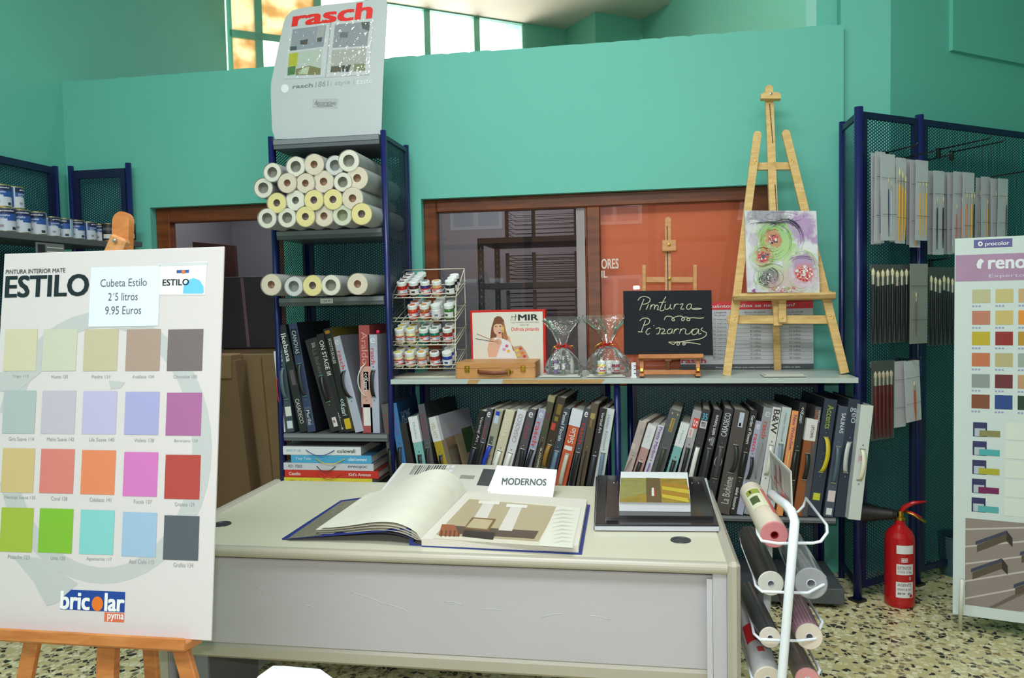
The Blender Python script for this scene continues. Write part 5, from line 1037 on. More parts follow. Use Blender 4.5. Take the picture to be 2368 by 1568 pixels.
def jar_mesh(c):
    if c in jm: return jm[c]
    r = .0262; col = mat(JC[c], .2); wl = mat((226, 226, 228), .4)
    m = MB(); m.lathe([(.0001, 0), (r*.9, 0), (r, .004), (r, .048), (r*.9, .056), (r*.8, .058)], col, 20); a = m.build('glass_body'); A = a.data; bpy.data.objects.remove(a)
    m = MB(); m.lathe([(r*.8, .056), (r*.96, .057), (r*.98, .074), (r*.9, .078), (.0001, .078)], M_lid, 20); m.lathe([(r*.66, .0785), (.0001, .0785)], mat(LC[c], .4), 16); a = m.build('lid'); B = a.data; bpy.data.objects.remove(a)
    m = MB()
    def cj(x, y, rr_=r+.0005): return (rr_*math.sin(x/r), -rr_*math.cos(x/r), y)
    def pj(x0, x1, y0, y1, mt, e=0): m.add([cj(x0+(x1-x0)*i/8, y, r+.0005+e) for i in range(9) for y in (y0, y1)], [(2*i, 2*i+2, 2*i+3, 2*i+1) for i in range(8)], mt, True)
    pj(-.04, .04, .008, .04, wl)
    if c in ('black', 'green', 'blue', 'brown', 'white'): pj(-.008, .01, .02, .03, mat(dk(JC[c], .9) if c != 'white' else (120, 130, 140), .4), .0004); pj(-.012, .014, .012, .014, mat((90, 90, 96), .4), .0004)
    else:
        pj(-.04, .04, .036, .042, mat((206, 50, 44), .4), .0004); pj(-.012, .03, .012, .02, mat((196, 60, 60), .4), .0004); pj(-.024, -.006, .026, .033, mat((206, 90, 80), .4), .0004); pj(.012, .03, .026, .034, mat((150, 186, 220), .4), .0004)
    a = m.build('label'); C = a.data; bpy.data.objects.remove(a)
    jm[c] = (A, B, C); return jm[c]
def jar(c, label, M, sc=1.0, group='paint jars in the wire rack'):
    t = thing('paint_jar', label, 'paint jar', M=M @ Matrix.Scale(sc, 4), group=group)
    for me, n in zip(jar_mesh(c), ('glass_body', 'lid', 'label')): o = bpy.data.objects.new(n, me); COL.objects.link(o); o.parent = t
    return t
tn = ['top tier', 'second tier', 'third tier', 'bottom tier']
jr = [[(933, ['red', 'red', 'red', 'red']), (960, ['brown', 'brown', 'brown', 'brown']), (986.5, ['violet']), (1013, ['sand']), (1043.5, ['black', 'black', 'black'])],
      [(957.5, ['orange', 'orange', 'orange']), (984.5, ['ochre', 'ochre']), (1011, ['white', 'white', 'white']), (1041, ['green', 'green'])],
      [(927.5, ['cream', 'cream', 'cream']), (953, ['yellow', 'yellow', 'yellow']), (983, ['teal', 'teal', 'red']), (1007.5, ['teal', 'teal']), (1038, ['maroon', 'maroon'])],
      [(924, ['cream', 'pink', 'pink']), (951, ['yellow', 'yellow', 'cream']), (978, ['sand', 'sand']), (1008, ['maroon']), (1036.5, ['blue', 'blue', 'blue'])]]
pos = ['front', 'second', 'third', 'fourth']
rr = random.Random(11)
for ti, cols_ in enumerate(jr):
    for ci, (px, cs) in enumerate(cols_):
        x = P(px, 700+50*ti, Y=yf_[ti]+.03).x
        for k, c in enumerate(cs):
            y = yf_[ti]+.027+k*.0535; z = TZ_[ti]+(y-yf_[ti])*SL
            n = len(cs); w_ = f'{ORD[ci]} column from the left' if len(cols_) > 1 else ''
            jar(c, f'{c} paint jar, {pos[k]} in the {w_}, {tn[ti]} of wire rack', Matrix.Translation((x, y, z)) @ Matrix.Rotation(R(17), 4, 'X') @ Matrix.Rotation(rr.uniform(-.5, .5), 4, 'Z'))

# ================================================================== BOXES AND GIFTS ON THE WORKTOP
c0 = P(1055, 876, Y=3.845); c1 = P(1238, 876, Y=3.845); cxw = c1.x-c0.x; chh = P(1055, 839, Y=3.845).z-TZ
pc = thing('wooden_paint_case', 'flat wooden case with brass clasps and leather handle at the worktop edge', 'case', (c0.x, 3.845, TZ), (0, 0, R(1)))
M_case = wood((206, 150, 92), (190, 132, 76), (2, 8, 8), .45, 'case_wood')
m = MB(); m.box((0, 0, .0), (cxw, .24, chh*.62), M_case, .002); m.build('tray', pc)
m = MB(); m.box((0, 0, chh*.63), (cxw, .24, chh), M_case, .002)
m.build('lid', pc)
m = MB()
for k in range(5):
    for x0, x1 in ((.0, .006), (cxw-.006, cxw)): m.box((x0, -.0004, .006+k*.017), (x1, .001, .012+k*.017), mat((160, 106, 60), .5))
m.build('finger_joints', pc)
for px in (1081, 1210):
    x = (px-1055)/(1238-1055)*cxw; m = MB(); m.box((x-.013, -.004, chh*.38), (x+.013, 0, chh*.82), M_brass, .002); m.box((x-.008, -.008, chh*.42), (x+.008, -.003, chh*.62), M_brass, .002); m.tube([(x-.008, -.006, chh*.7), (x+.008, -.006, chh*.7)], .0025, M_brass, 8); m.build('clasp', pc)
xa = (1106-1055)/183*cxw; xb = (1184-1055)/183*cxw; zz = chh*.4
m = MB(); M_lea = mat((130, 66, 40), .5, name='brown_leather'); m.ribbon([(xa, -.004, zz+.006), (xa+.012, -.012, zz+.002), ((xa+xb)/2, -.018, zz-.004), (xb-.02, -.013, zz), (xb-.006, -.006, zz)], .02, .004, M_lea, (0, 0, 1)); m.build('handle', pc)
m = MB()
for x in (xa+.01, xa+.055, xb-.03): m.box((x-.003, -.02, zz-.002), (x+.003, -.012, zz+.004), M_brass, .002)
m.box((xb-.028, -.014, zz-.014), (xb-.008, -.002, zz+.016), M_brass, .002); m.box((xb-.006, -.004, zz-.006), (xb+.008, 0, zz+.008), M_brass, .002); m.box((xa-.002, -.004, zz-.006), (xa+.024, 0, zz+.012), M_brass, .002); m.build('buckle', pc)
# red picture box
YM = 4.09
q = Sheet(P(1090, 863, Y=YM), (1, -.03, 0), (0, 0, 1)); q.O.z = TZ; M_q = q.M()
mb_ = thing('paint_set_box', 'red edged box showing a laughing woman with brushes, behind the wooden case', 'box', M=M_q)
bw = q.uv(1262, 780)[0]; bh = q.uv(1090, 718)[1]; m = MB(); m.box((0, 0, 0), (bw, .055, bh), mat((206, 40, 32), .35), .002)
m.poly([(bw*.03, -.0006, bh*.0), (bw*.965, -.0006, bh*.0), (bw*.965, -.0006, bh*.965), (bw*.03, -.0006, bh*.965)], mat((226, 224, 212), .35)); m.build('carton', mb_)
m = MB(); sk = mat((224, 176, 150), .5); hr = mat((120, 70, 44), .5); hr2 = mat((168, 116, 76), .5)
q.pl(m, [(1143, 736), (1150, 731), (1158, 732), (1165, 740), (1169, 760), (1174, 785), (1190, 806), (1188, 812), (1170, 800), (1160, 806), (1140, 800), (1133, 790), (1136, 760)], hr, .001)
q.pl(m, [(1158, 745), (1166, 745), (1170, 765), (1178, 790), (1190, 808), (1184, 813), (1168, 795), (1162, 775)], hr2, .0012)
q.blob(m, 1152, 760, 11, 15, sk, .0014); q.pl(m, [(1140, 753), (1144, 740), (1158, 740), (1165, 752), (1158, 749), (1148, 749)], hr, .0018)
q.blob(m, 1147, 755, 2, 1.3, dk1, .0018, 8); q.blob(m, 1157, 754.5, 2, 1.3, dk1, .0018, 8)
q.pl(m, [(1151, 765), (1160, 763), (1158, 771), (1154, 772)], mat((150, 44, 44), .5), .0018); q.pl(m, [(1152, 765.5), (1159, 764), (1158.5, 766.5), (1152.5, 767.5)], wh, .002); q.pl(m, [(1163, 757), (1165, 755), (1165, 768), (1163, 770)], mat((230, 200, 50), .5), .0018)
q.pl(m, [(1149, 772), (1160, 772), (1162, 786), (1148, 786)], sk, .0013)
q.pl(m, [(1132, 784), (1148, 780), (1166, 784), (1180, 792), (1188, 815), (1190, 828), (1138, 828), (1136, 806)], mat((226, 226, 230), .5), .0014)
q.pl(m, [(1132, 786), (1142, 780), (1150, 798), (1160, 790), (1157, 800), (1148, 826), (1130, 826), (1127, 806)], sk, .0016); q.pl(m, [(1142, 790), (1152, 782), (1160, 786), (1159, 798), (1148, 800)], sk, .0019)
for k, (dx, dy) in enumerate(((0, 0), (3.2, 1.6), (6, 3.6), (8.6, 6))): q.stroke(m, [(1143+dx, 790+dy), (1149+dx, 785+dy*.9), (1154+dx*.8, 787+dy)], .004, sk, .0022)
q.pl(m, [(1164, 790), (1176, 784), (1172, 774), (1178, 778), (1184, 800), (1186, 812)], sk, .0013)
q.pl(m, [(1186, 802), (1206, 799), (1216, 812), (1224, 828), (1196, 828)], mat((190, 160, 130), .5), .0018)
for (x, y, c) in ((1196, 810, (226, 200, 60)), (1204, 806, (206, 70, 40)), (1208, 816, (230, 110, 50)), (1200, 821, (226, 180, 60)), (1213, 824, (200, 60, 60)), (1172, 800, (210, 90, 150)), (1176, 812, (230, 190, 60)), (1166, 808, (220, 150, 190))): q.blob(m, x, y, 4, 3.4, mat(c, .5), .0022, 10, wob=.2)
q.stroke(m, [(1103, 772), (1140, 787)], .0022, mat((176, 110, 70), .5), .0024); q.stroke(m, [(1100, 783), (1142, 790)], .0024, dk1, .0024)
m.build('picture', mb_)
m = MB(); q.tx(m, 'MIR', 1199, 741, 1244, 727, dk1, .03); q.tx(m, 'CAJA MADERA CON PINTURAS', 1181, 748, 1246, 744, mat((60, 60, 60), .5)); q.tx(m, 'PAINT SET', 1203, 753, 1224, 750, mat((60, 60, 60), .5)); q.tx(m, 'Disfruta pintando', 1183, 768, 1246, 756, rd, .01, .0012)
q.stroke(m, [(1181, 742), (1184, 728), (1187, 742)], .0016, dk1); q.stroke(m, [(1182, 734), (1188, 732)], .0016, dk1); q.stroke(m, [(1191, 742), (1192, 732), (1193, 727)], .003, dk1); q.stroke(m, [(1188, 733), (1195, 731), (1196, 736)], .0016, dk1)
m.build('lettering', mb_)
# cellophane gift bags
def lump(m, prof, mt, n=18, seed=0, amp=.12, sx=1, sy=1):
    rr = random.Random(seed); ph = [rr.uniform(0, 6) for _ in range(4)]; vv = []; K = len(prof)
    for i, (r, z) in enumerate(prof):
        for j in range(n):
            t = 2*math.pi*j/n; k = 1+amp*math.sin(3*t+ph[0]+i*.5)+amp*.7*math.sin(5*t+ph[1]-i*.8)
            vv.append((r*k*math.cos(t)*sx, r*k*math.sin(t)*sy, z))
    m.add(vv, [(i*n+j, i*n+(j+1) % n, (i+1)*n+(j+1) % n, (i+1)*n+j) for i in range(K-1) for j in range(n)], mt, False)
M_cel = film(.1, .06, haze=.05)
M_ribr = mat((196, 40, 34), .2, noise=.2, scale=200); M_ribg = mat((206, 176, 60), .25, .8)
def bag(px, y, topy, neck, wr, label, seed):
    c = P(px, 868, Y=y); f = 4.0/FPX; t = thing('gift_bag', label, 'gift bag', (c.x, y, TZ+.017), group='cellophane gift bags')
    zn = (866-neck)*f*.98; zt2 = (866-topy)*f; r = wr*f
    m = MB(); lump(m, [(.001, .001), (r*.9, .002), (r*1.0, zn*.2), (r*.85, zn*.5), (r*.45, zn*.85), (.012, zn), (.02, zn+.01), (r*.5, zn+(zt2-zn)*.5), (r*1.05, zt2*.94), (r*1.02, zt2)], M_cel, 22, seed, .14, 1, .75); m.build('cellophane', t)
    m = MB(); m.tube([(.014*math.cos(a), .014*math.sin(a), zn) for a in [i*math.pi/6 for i in range(12)]], .004, M_ribr, 6, True)
    rr = random.Random(seed)
    for k in range(7):
        a = rr.uniform(0, 6.3); L = rr.uniform(.035, .075); s_ = 1 if k % 2 else -1
        m.ribbon([(0, -.014, zn), (s_*L*.4, -.026, zn+.014*math.sin(a)), (s_*L*.8, -.03, zn-.004+.01*math.cos(a)), (s_*L, -.03, zn-.02-.02*abs(math.sin(a)))], .005, .0006, M_ribr if k % 3 else M_ribg, (0, .3, 1))
    for s_ in (-1, 1): m.tube([(0, -.016, zn), (s_*.02, -.026, zn+.018), (s_*.034, -.028, zn+.006), (s_*.018, -.024, zn-.006), (0, -.016, zn)], .003, M_ribr, 6)
    m.build('ribbon_bow', t); return c, f
cA, f_ = bag(1302, 3.93, 738, 803, 40, 'cellophane gift bag with red ribbon holding slim paint tubes, beside the red box', 3)
cB, f_ = bag(1406, 3.93, 734, 800, 47, 'cellophane gift bag with red bow holding small paint jars, left of the blackboard', 8)
def platef(px0, px1, y, lab, nm='tile', th=.009):
    a = P(px0, 870, Y=y).x; b = P(px1, 870, Y=y).x; m = MB(); m.box((0, 0, .003), (b-a, .13, .003+th*.5), mat((196, 196, 186), .35), .001); m.box((.012, .012, .003+th*.5), (b-a-.012, .118, .003+th), mat((206, 206, 196), .35), .001); m.box((.006, .01, 0), (b-a-.006, .12, .003), mat((50, 50, 48), .5))
    tag(m.build(nm, None, Matrix.Translation((a, y, TZ))), lab, 'plaque')
platef(1247, 1342, 3.87, 'pale plaque under the gift bag of slim paint tubes', th=.012)
platef(1356, 1446, 3.87, 'pale plaque under the gift bag of small paint jars', th=.012)
platef(1766, 1866, 3.85, 'small pale plaque lying between the feet of the tall pine easel', th=.01)
for px, c in ((1285, (120, 96, 170)), (1303, (96, 128, 100)), (1323, (206, 204, 186))):
    x = P(px, 850, Y=3.93).x; m = MB(); m.lathe([(.0001, 0), (.009, 0), (.0095, .003), (.0095, .062), (.006, .068), (.006, .088), (.0001, .088)], mat(c, .3), 16); m.lathe([(.0098, .02), (.0098, .05)], mat((206, 206, 206), .4), 16); m.lathe([(.0062, .068), (.0065, .088), (.0001, .0885)], mat((206, 206, 206), .4), 12)
    tag(m.build('paint_tube', None, Matrix.Translation((x, 3.93, TZ+.018))), {1285: 'violet', 1303: 'green', 1323: 'cream'}[px]+' paint tube inside the cellophane bag beside the red box', 'paint tube', 'paint tubes in the gift bag')
for px, c, w_ in ((1391, 'yellow2', 'yellow'), (1409, 'white', 'white'), (1424, 'magenta', 'magenta')):
    if c == 'yellow2': JC[c] = (226, 206, 30); LC[c] = (236, 238, 238)
    if c == 'magenta': JC[c] = (140, 30, 90); LC[c] = (236, 238, 238)
    jar(c, w_+' paint jar inside the cellophane bag left of the blackboard', Matrix.Translation((P(px, 850, Y=3.93).x, 3.93 if c != 'white' else 3.955, TZ+.018)), .80, 'paint jars in the gift bag')

# ================================================================== TABLE EASEL WITH BLACKBOARD
yb_ = 3.90
q = Sheet(P(1545, 828, Y=yb_), (1, 0, 0), (0, .12, 1)); M_q = q.M()
te = thing('table_easel', 'small beech table easel carrying the blackboard', 'easel', M=M_q)
def pbar(parent, nm, a, b, wpx, d, lift, mt, rnd=0, bev=.0015, up=(0, -1, 0)):
    A = q.uv(*a); B = q.uv(*b); w_ = wpx*4.05/FPX
    m = MB(); m.bar((A[0], lift, A[1]), (B[0], lift, B[1]), w_, d, mt, up, bev, rnd); return m.build(nm, parent)
pbar(te, 'mast', (1545, 835), (1545, 500), 13, .016, .022, M_beech, 1)
m = MB(); A = q.uv(1545, 670); B = q.uv(1545, 522); m.box((A[0]-.0022, .0125, A[1]), (A[0]+.0022, .0142, B[1]), mat((70, 44, 30), .6)); m.build('mast_slot', te)
m = MB(); a = q.uv(1531, 582); b = q.uv(1564, 555); m.box((a[0], -.01, a[1]), (b[0], .013, b[1]), M_beech, .003); m.build('top_clamp', te)
m = MB()
for (x, y, l) in ((1547, 567, -.012), (1548, 644, .006)): c = q.uv(x, y); m.T = Matrix.Translation((c[0], l, c[1])); m.lathe([(.0001, -.004), (.006, -.002), (.007, .004)], M_brass, 14, 'y')
m.T = Matrix.Identity(4); m.build('brass_screws', te)
pbar(te, 'crossbar', (1493, 645), (1605, 645), 13, .012, .034, M_beech)
for x in (1489.5, 1608): pbar(te, 'upright', (x, 820), (x, 611), 8.5, .014, .024, M_beech)
m = MB(); a = q.uv(1476, 831); b = q.uv(1626, 819); m.box((a[0], -.045, a[1]), (b[0], .03, b[1]), M_orangew, .004); m.build('tray', te)
LZ = TZ-q.O.z
m = MB(); n = 8
for x in (1484, 1613): a = q.uv(x, 832); m2 = MB(); m2.bar((a[0], -.01, a[1]), (a[0], -.03, LZ+.02), .02, .016, M_orangew, (0, -1, 0), .002); m2.build('leg', te)
a = q.uv(1484, 868); b = q.uv(1613, 868)
m = MB(); m.bar((a[0]+.01, -.03, LZ+.022), (b[0]-.01, -.03, LZ+.022), .022, .014, M_orangew, (0, -1, 0), .002); m.build('base_rail', te); m = MB(); m.bar((a[0]+.01, .16, LZ+.022), (b[0]-.01, .16, LZ+.022), .022, .014, M_orangew, (0, -1, 0), .002); m.build('rear_rail', te)
for x in (a[0], b[0]): m = MB(); m.box((x-.012, -.05, LZ+.001), (x+.012, .2, LZ+.018), M_orangew, .002); m.build('foot', te)
m = MB()
for x in (1484, 1613): a = q.uv(x, 856); m.box((a[0]-.008, -.045, LZ+.026), (a[0]+.008, -.04, LZ+.044), M_brass, .002)
m.build('brass_hinge', te)
m = MB(); a = q.uv(1545, 640); m.bar((a[0], .04, a[1]), (a[0], .19, LZ+.02), .016, .012, M_beech, (0, 1, 0), .002); m.build('rear_strut', te)
bb = thing('blackboard', 'small blackboard chalked Pintura Pizarras standing on the beech table easel', 'blackboard', M=M_q)
m = MB(); m.prism([q.uv(1443, 820), q.uv(1649, 822), q.uv(1645, 671), q.uv(1441, 673)], .0, .007, mat((38, 41, 47), .9, spec=.2, noise=.1, scale=30), 'y'); m.build('slate', bb)
m = MB(); chk = mat((196, 194, 168), .9, noise=.2, scale=120)
def ck(pts, w_=.0052):
    p = [(1400+x/3.5633, 460+y/3.5633) for x, y in pts]
    if len(p) > 2:   # smooth the hand-drawn stroke
        o_ = []
        for i in range(len(p)-1):
            p0 = p[max(i-1, 0)]; p1 = p[i]; p2 = p[i+1]; p3 = p[min(i+2, len(p)-1)]
            for k in range(4):
                t = k/4; o_.append(tuple(.5*((2*p1[a])+(-p0[a]+p2[a])*t+(2*p0[a]-5*p1[a]+4*p2[a]-p3[a])*t*t+(-p0[a]+3*p1[a]-3*p2[a]+p3[a])*t**3) for a in (0, 1)))
        o_.append(p[-1]); p = o_
    q.stroke(m, p, w_, chk, .0008)
for s_ in [[(318, 826), (300, 870), (282, 920)], [(268, 838), (290, 812), (330, 806), (366, 822), (362, 850), (330, 866), (306, 870)], [(356, 868), (346, 890), (336, 914)], [(362, 846), (364, 842)],
           [(378, 872), (368, 914)], [(372, 896), (392, 872), (408, 880), (402, 912)], [(402, 900), (422, 876), (436, 888), (428, 914), (440, 912)],
           [(498, 806), (470, 860), (450, 916), (470, 922), (486, 910)], [(440, 856), (500, 850)], [(496, 868), (490, 900), (506, 912), (530, 896), (538, 868), (534, 900), (552, 910)], [(572, 868), (562, 908)], [(568, 890), (584, 868), (606, 870)],
           [(612, 872), (640, 866), (620, 906), (650, 908)], [(706, 866), (680, 872), (668, 898), (684, 912), (704, 896), (710, 868), (708, 900), (740, 912), (794, 906)], [(794, 906), (750, 902), (716, 910)],
           [(484, 998), (500, 970), (530, 968), (556, 980), (570, 1000), (556, 1006), (548, 990), (580, 972), (620, 966), (650, 984), (646, 1002), (632, 1004), (630, 986), (660, 974), (690, 984), (694, 1002), (676, 1004), (672, 988), (720, 980), (770, 984), (812, 980)],
           [(330, 1000), (312, 1050), (296, 1094)], [(282, 1006), (310, 984), (350, 986), (366, 1004), (352, 1030), (320, 1042)], [(268, 1096), (310, 1098)], [(372, 1066), (350, 1074), (334, 1100), (348, 1118), (366, 1108)], [(396, 1044), (402, 1046)],
           [(414, 1072), (448, 1064), (440, 1110), (420, 1114)], [(446, 1076), (480, 1072), (486, 1090), (460, 1112), (500, 1110)], [(544, 1072), (520, 1078), (510, 1102), (528, 1112), (548, 1092), (552, 1072), (548, 1110)],
           [(574, 1072), (562, 1112)], [(570, 1090), (590, 1072), (606, 1076)], [(622, 1072), (610, 1112)], [(618, 1090), (640, 1070), (662, 1076)], [(664, 1078), (660, 1110), (690, 1112), (722, 1074)], [(762, 1072), (730, 1076), (712, 1104), (728, 1122), (756, 1104), (768, 1074), (768, 1112), (790, 1110)],
           [(802, 1062), (788, 1078), (810, 1094), (832, 1104), (826, 1130), (780, 1154), (700, 1166), (600, 1180), (520, 1180)], [(520, 1180), (560, 1200), (590, 1178), (612, 1186), (604, 1206), (590, 1202), (600, 1184), (640, 1180), (660, 1194), (644, 1206), (640, 1190), (700, 1186), (784, 1200)]]: ck(s_)
m.build('chalk_lettering', bb)

# ================================================================== TALL PINE EASEL WITH PAINTING
fl_ = P(1680, 868, Z=TZ)
q = Sheet((0, 3.975, TZ), (1, .0, 0), (0, .14, 1)); M_q = q.M()
ea = thing('studio_easel', 'tall pale pine tripod easel standing on the right part of the worktop', 'easel', M=M_q)
pbar(ea, 'mast', (1800, 752), (1779, 194), 17.5, .018, .02, M_easelw, 1)
for a_, b_ in (((1780.5, 238), (1788, 330)), ((1793, 425), (1797, 492))): A = q.uv(*a_); B = q.uv(*b_); m = MB(); m.bar((A[0], .0108, A[1]), (B[0], .0108, B[1]), .0045, .001, mat((90, 60, 40), .6)); m.build('mast_slot', ea)
pbar(ea, 'leg', (1680, 868), (1752, 304), 17.5, .018, .0, M_easelw, 1)
a = q.uv(1952, 862); pbar(ea, 'leg', (1953, 863), (1815, 301), 17.5, .018, .0, M_easelw, 1)
m = MB(); c = [q.uv(*p) for p in ((1758, 232), (1758, 222), (1766, 217), (1796, 217), (1804, 222), (1804, 232))]; m.prism(c, -.024, .01, M_easelw, 'y'); m.build('top_clamp', ea)
pbar(ea, 'crossbar', (1733, 382), (1841, 381), 17, .016, .024, M_easelw)
pbar(ea, 'crossbar', (1683, 738), (1929, 738), 19, .014, .024, M_easelw)
m = MB(); a = q.uv(1693, 698); b = q.uv(1927, 679); m.box((a[0], -.055, a[1]), (b[0], -.012, a[1]+.022), M_easelw, .002); m.box((a[0], -.055, a[1]), (b[0], -.047, b[1]), M_easelw, .002); m.box((a[0]+.01, -.012, a[1]+.005), (b[0]-.01, -.009, b[1]+.01), M_easelw); m.build('tray', ea)
pbar(ea, 'tray_slide', (1809, 746), (1809, 692), 16, .016, .0, M_easelw)
m = MB()
for x, y in ((1743, 379), (1747, 374), (1829, 371), (1834, 376), (1789, 376), (1700, 733), (1698, 739), (1919, 731), (1925, 736), (1808, 736)): c = q.uv(x, y); m.T = Matrix.Translation((c[0], -.0095, c[1])); m.lathe([(.0001, -.002), (.0035, -.001), (.0045, .001)], M_brass, 10, 'y')
c = q.uv(1781, 221); m.T = Matrix.Translation((c[0], -.026, c[1])); m.lathe([(.0001, -.004), (.006, -.002), (.007, .003)], M_steel, 12, 'y'); m.T = Matrix.Identity(4); m.build('bolts', ea)
m = MB(); A = q.uv(1786, 382); mi_ = M_q.inverted(); fb = mi_ @ Vector((P(1798, 856, Y=4.245).x, 4.245, TZ)); m.bar(fb, (A[0], .045, A[1]), .036, .018, M_easelw, (0, 1, 0), .002); m.build('rear_leg', ea)
cv = thing('painting', 'abstract canvas of green circles on lilac and white, standing on the pine easel', 'painting', M=M_q)
cyo = -.046
cb_ = [q.uv(*p) for p in ((1725, 679), (1891, 680), (1883, 493), (1719, 492))]
def fit(px, py):  # photo pixel of the canvas -> canvas face
    return q.uv(px, py)
Mcv = bpy.data.materials.new('brushed_canvas_paint'); Mcv.use_nodes = True; nt = Mcv.node_tree; b_ = nt.nodes['Principled BSDF']; b_.inputs['Roughness'].default_value = .5
tc = nt.nodes.new('ShaderNodeTexCoord'); mp = nt.nodes.new('ShaderNodeMapping'); mp.inputs['Scale'].default_value = (14, 1, 3.5); nz = nt.nodes.new('ShaderNodeTexNoise'); nz.inputs['Scale'].default_value = 1.6; nz.inputs['Detail'].default_value = 7; nz.inputs['Roughness'].default_value = .65
cr = nt.nodes.new('ShaderNodeValToRGB'); e = cr.color_ramp.elements; e[0].position = .3; e[0].color = lin((150, 122, 158)); e[1].position = .44; e[1].color = lin((196, 186, 204))
for p_, c_ in ((.52, (206, 206, 212)), (.6, (220, 222, 224)), (.72, (186, 196, 170))): x = e.new(p_); x.color = lin(c_)
nt.links.new(tc.outputs['Object'], mp.inputs[0]); nt.links.new(mp.outputs[0], nz.inputs['Vector']); nt.links.new(nz.outputs['Fac'], cr.inputs[0]); sp_ = nt.nodes.new('ShaderNodeSeparateXYZ'); n2 = nt.nodes.new('ShaderNodeTexNoise'); n2.inputs['Scale'].default_value = 45; n2.inputs['Detail'].default_value = 5; nt.links.new(tc.outputs['Object'], n2.inputs['Vector']); nt.links.new(tc.outputs['Object'], sp_.inputs[0])
def mth(op, a, b2=None, b3=None):
    n = nt.nodes.new('ShaderNodeMath'); n.operation = op
    for i_, x_ in enumerate((a, b2, b3)):
        if x_ is None: continue
        if isinstance(x_, (int, float)): n.inputs[i_].default_value = x_
        else: nt.links.new(x_, n.inputs[i_])
    return n.outputs[0]
cur = cr.outputs[0]
for (px, py, rx, c_, st) in ((1770, 520, 44, (70, 72, 84), .5), (1848, 530, 30, (170, 130, 184), .8), (1740, 530, 16, (214, 214, 216), .8), (1868, 580, 18, (222, 224, 226), .9), (1786, 562, 42, (156, 196, 124), .9), (1810, 582, 24, (168, 202, 134), .9), (1764, 600, 26, (176, 192, 140), .9), (1776, 645, 32, (168, 190, 144), .8), (1778, 646, 20, (96, 92, 104), .8),
                          (1848, 632, 46, (186, 204, 158), .9), (1856, 636, 36, (204, 190, 206), 1.2), (1854, 614, 24, (160, 122, 176), .7), (1784, 556, 19, (196, 130, 96), .9), (1762, 597, 17, (200, 130, 110), .9), (1855, 636, 21, (206, 130, 130), 1.0), (1740, 560, 12, (196, 180, 204), .7), (1882, 560, 10, (170, 130, 180), .8), (1730, 640, 14, (214, 206, 220), .7), (1810, 672, 40, (206, 160, 170), .5)):
    u_, v_ = q.uv(px, py); r_ = rx*4.05/FPX
    dx = mth('SUBTRACT', sp_.outputs[0], u_); dz_ = mth('SUBTRACT', sp_.outputs[2], v_); d_ = mth('SQRT', mth('ADD', mth('MULTIPLY', dx, dx), mth('MULTIPLY', dz_, dz_)))
    f_2 = mth('MULTIPLY', mth('SUBTRACT', 1.15, mth('ADD', mth('DIVIDE', d_, r_), mth('MULTIPLY', mth('SUBTRACT', n2.outputs[0], .5), 1.5))), 3*st); f_2 = mth('MINIMUM', mth('MAXIMUM', f_2, 0), min(1, st))
    mx = nt.nodes.new('ShaderNodeMix'); mx.data_type = 'RGBA'; nt.links.new(f_2, mx.inputs[0]); nt.links.new(cur, mx.inputs[6]); mx.inputs[7].default_value = lin(c_); cur = mx.outputs[2]
nt.links.new(cur, b_.inputs['Base Color'])
m = MB(); m.T = Matrix.Translation((0, cyo, 0)); m.prism(cb_, 0, .018, Mcv, 'y', mat((216, 216, 214), .6)); m.T = Matrix.Identity(4); m.build('canvas', cv)
m = MB(); rr = random.Random(4)
def strokes(cx, cy, rx, ry, c, n, w_, spread=.25, a0=0, a1=360, l=.0):
    mt = mat(c, .45, noise=.2, scale=120)
    for k in range(n):
        s_ = rr.uniform(1-spread, 1+spread); t0 = rr.uniform(a0, a1); L = rr.uniform(30, 110)
        pts = [(cx+rx*s_*math.cos(R(t0+L*i/8)), cy+ry*s_*math.sin(R(t0+L*i/8))) for i in range(9)]
        if any(not (1721 < p[0] < 1888 and 495 < p[1] < 678) for p in pts): continue
        qv = [q.uv(*p) for p in pts]; m.ribbon([(a, cyo-.0010-l, b) for a, b in qv], w_*rr.uniform(.6, 1.2), .0005, mt, (.7, 0, .7))
def dabs(cx, cy, rx, ry, cs, n, l=.001, w_=2.6):
    for k in range(n):
        a = rr.uniform(0, 6.28); r_ = rr.random()**.6; x = cx+rx*r_*math.cos(a); y = cy+ry*r_*math.sin(a); s_ = rr.uniform(.5, 1.2)*w_; u_, v_ = q.uv(x, y); s2 = s_*4/FPX
        m.add([(u_-s2, cyo-.001-l-k*1e-6, v_-s2*.5), (u_+s2*.7, cyo-.001-l-k*1e-6, v_-s2), (u_+s2, cyo-.001-l-k*1e-6, v_+s2*.6), (u_-s2*.5, cyo-.001-l-k*1e-6, v_+s2)], [(0, 1, 2, 3)], mat(cs[k % len(cs)], .45))
GRN = [(150, 200, 110), (130, 186, 90), (176, 206, 140)]
def disc(cx, cy, rx, ry, c, l=.0004, a0=0, a1=360):
    n = 28; pts = [q.uv(cx+rx*(1+.05*math.sin(7*i))*math.cos(R(a0+(a1-a0)*i/n)), cy+ry*(1+.05*math.cos(5*i))*math.sin(R(a0+(a1-a0)*i/n))) for i in range(n)]
    m.add([(a, cyo-l, b) for a, b in pts], [tuple(range(n))], mat(c, .45, noise=.25, scale=60))
strokes(1786, 562, 32, 36, (140, 200, 96), 14, .003); strokes(1848, 636, 34, 44, (176, 206, 136), 12, .003); strokes(1778, 645, 34, 26, (110, 160, 86), 10, .002); strokes(1762, 598, 20, 20, (190, 120, 70), 9, .0018, .15, l=.0004)
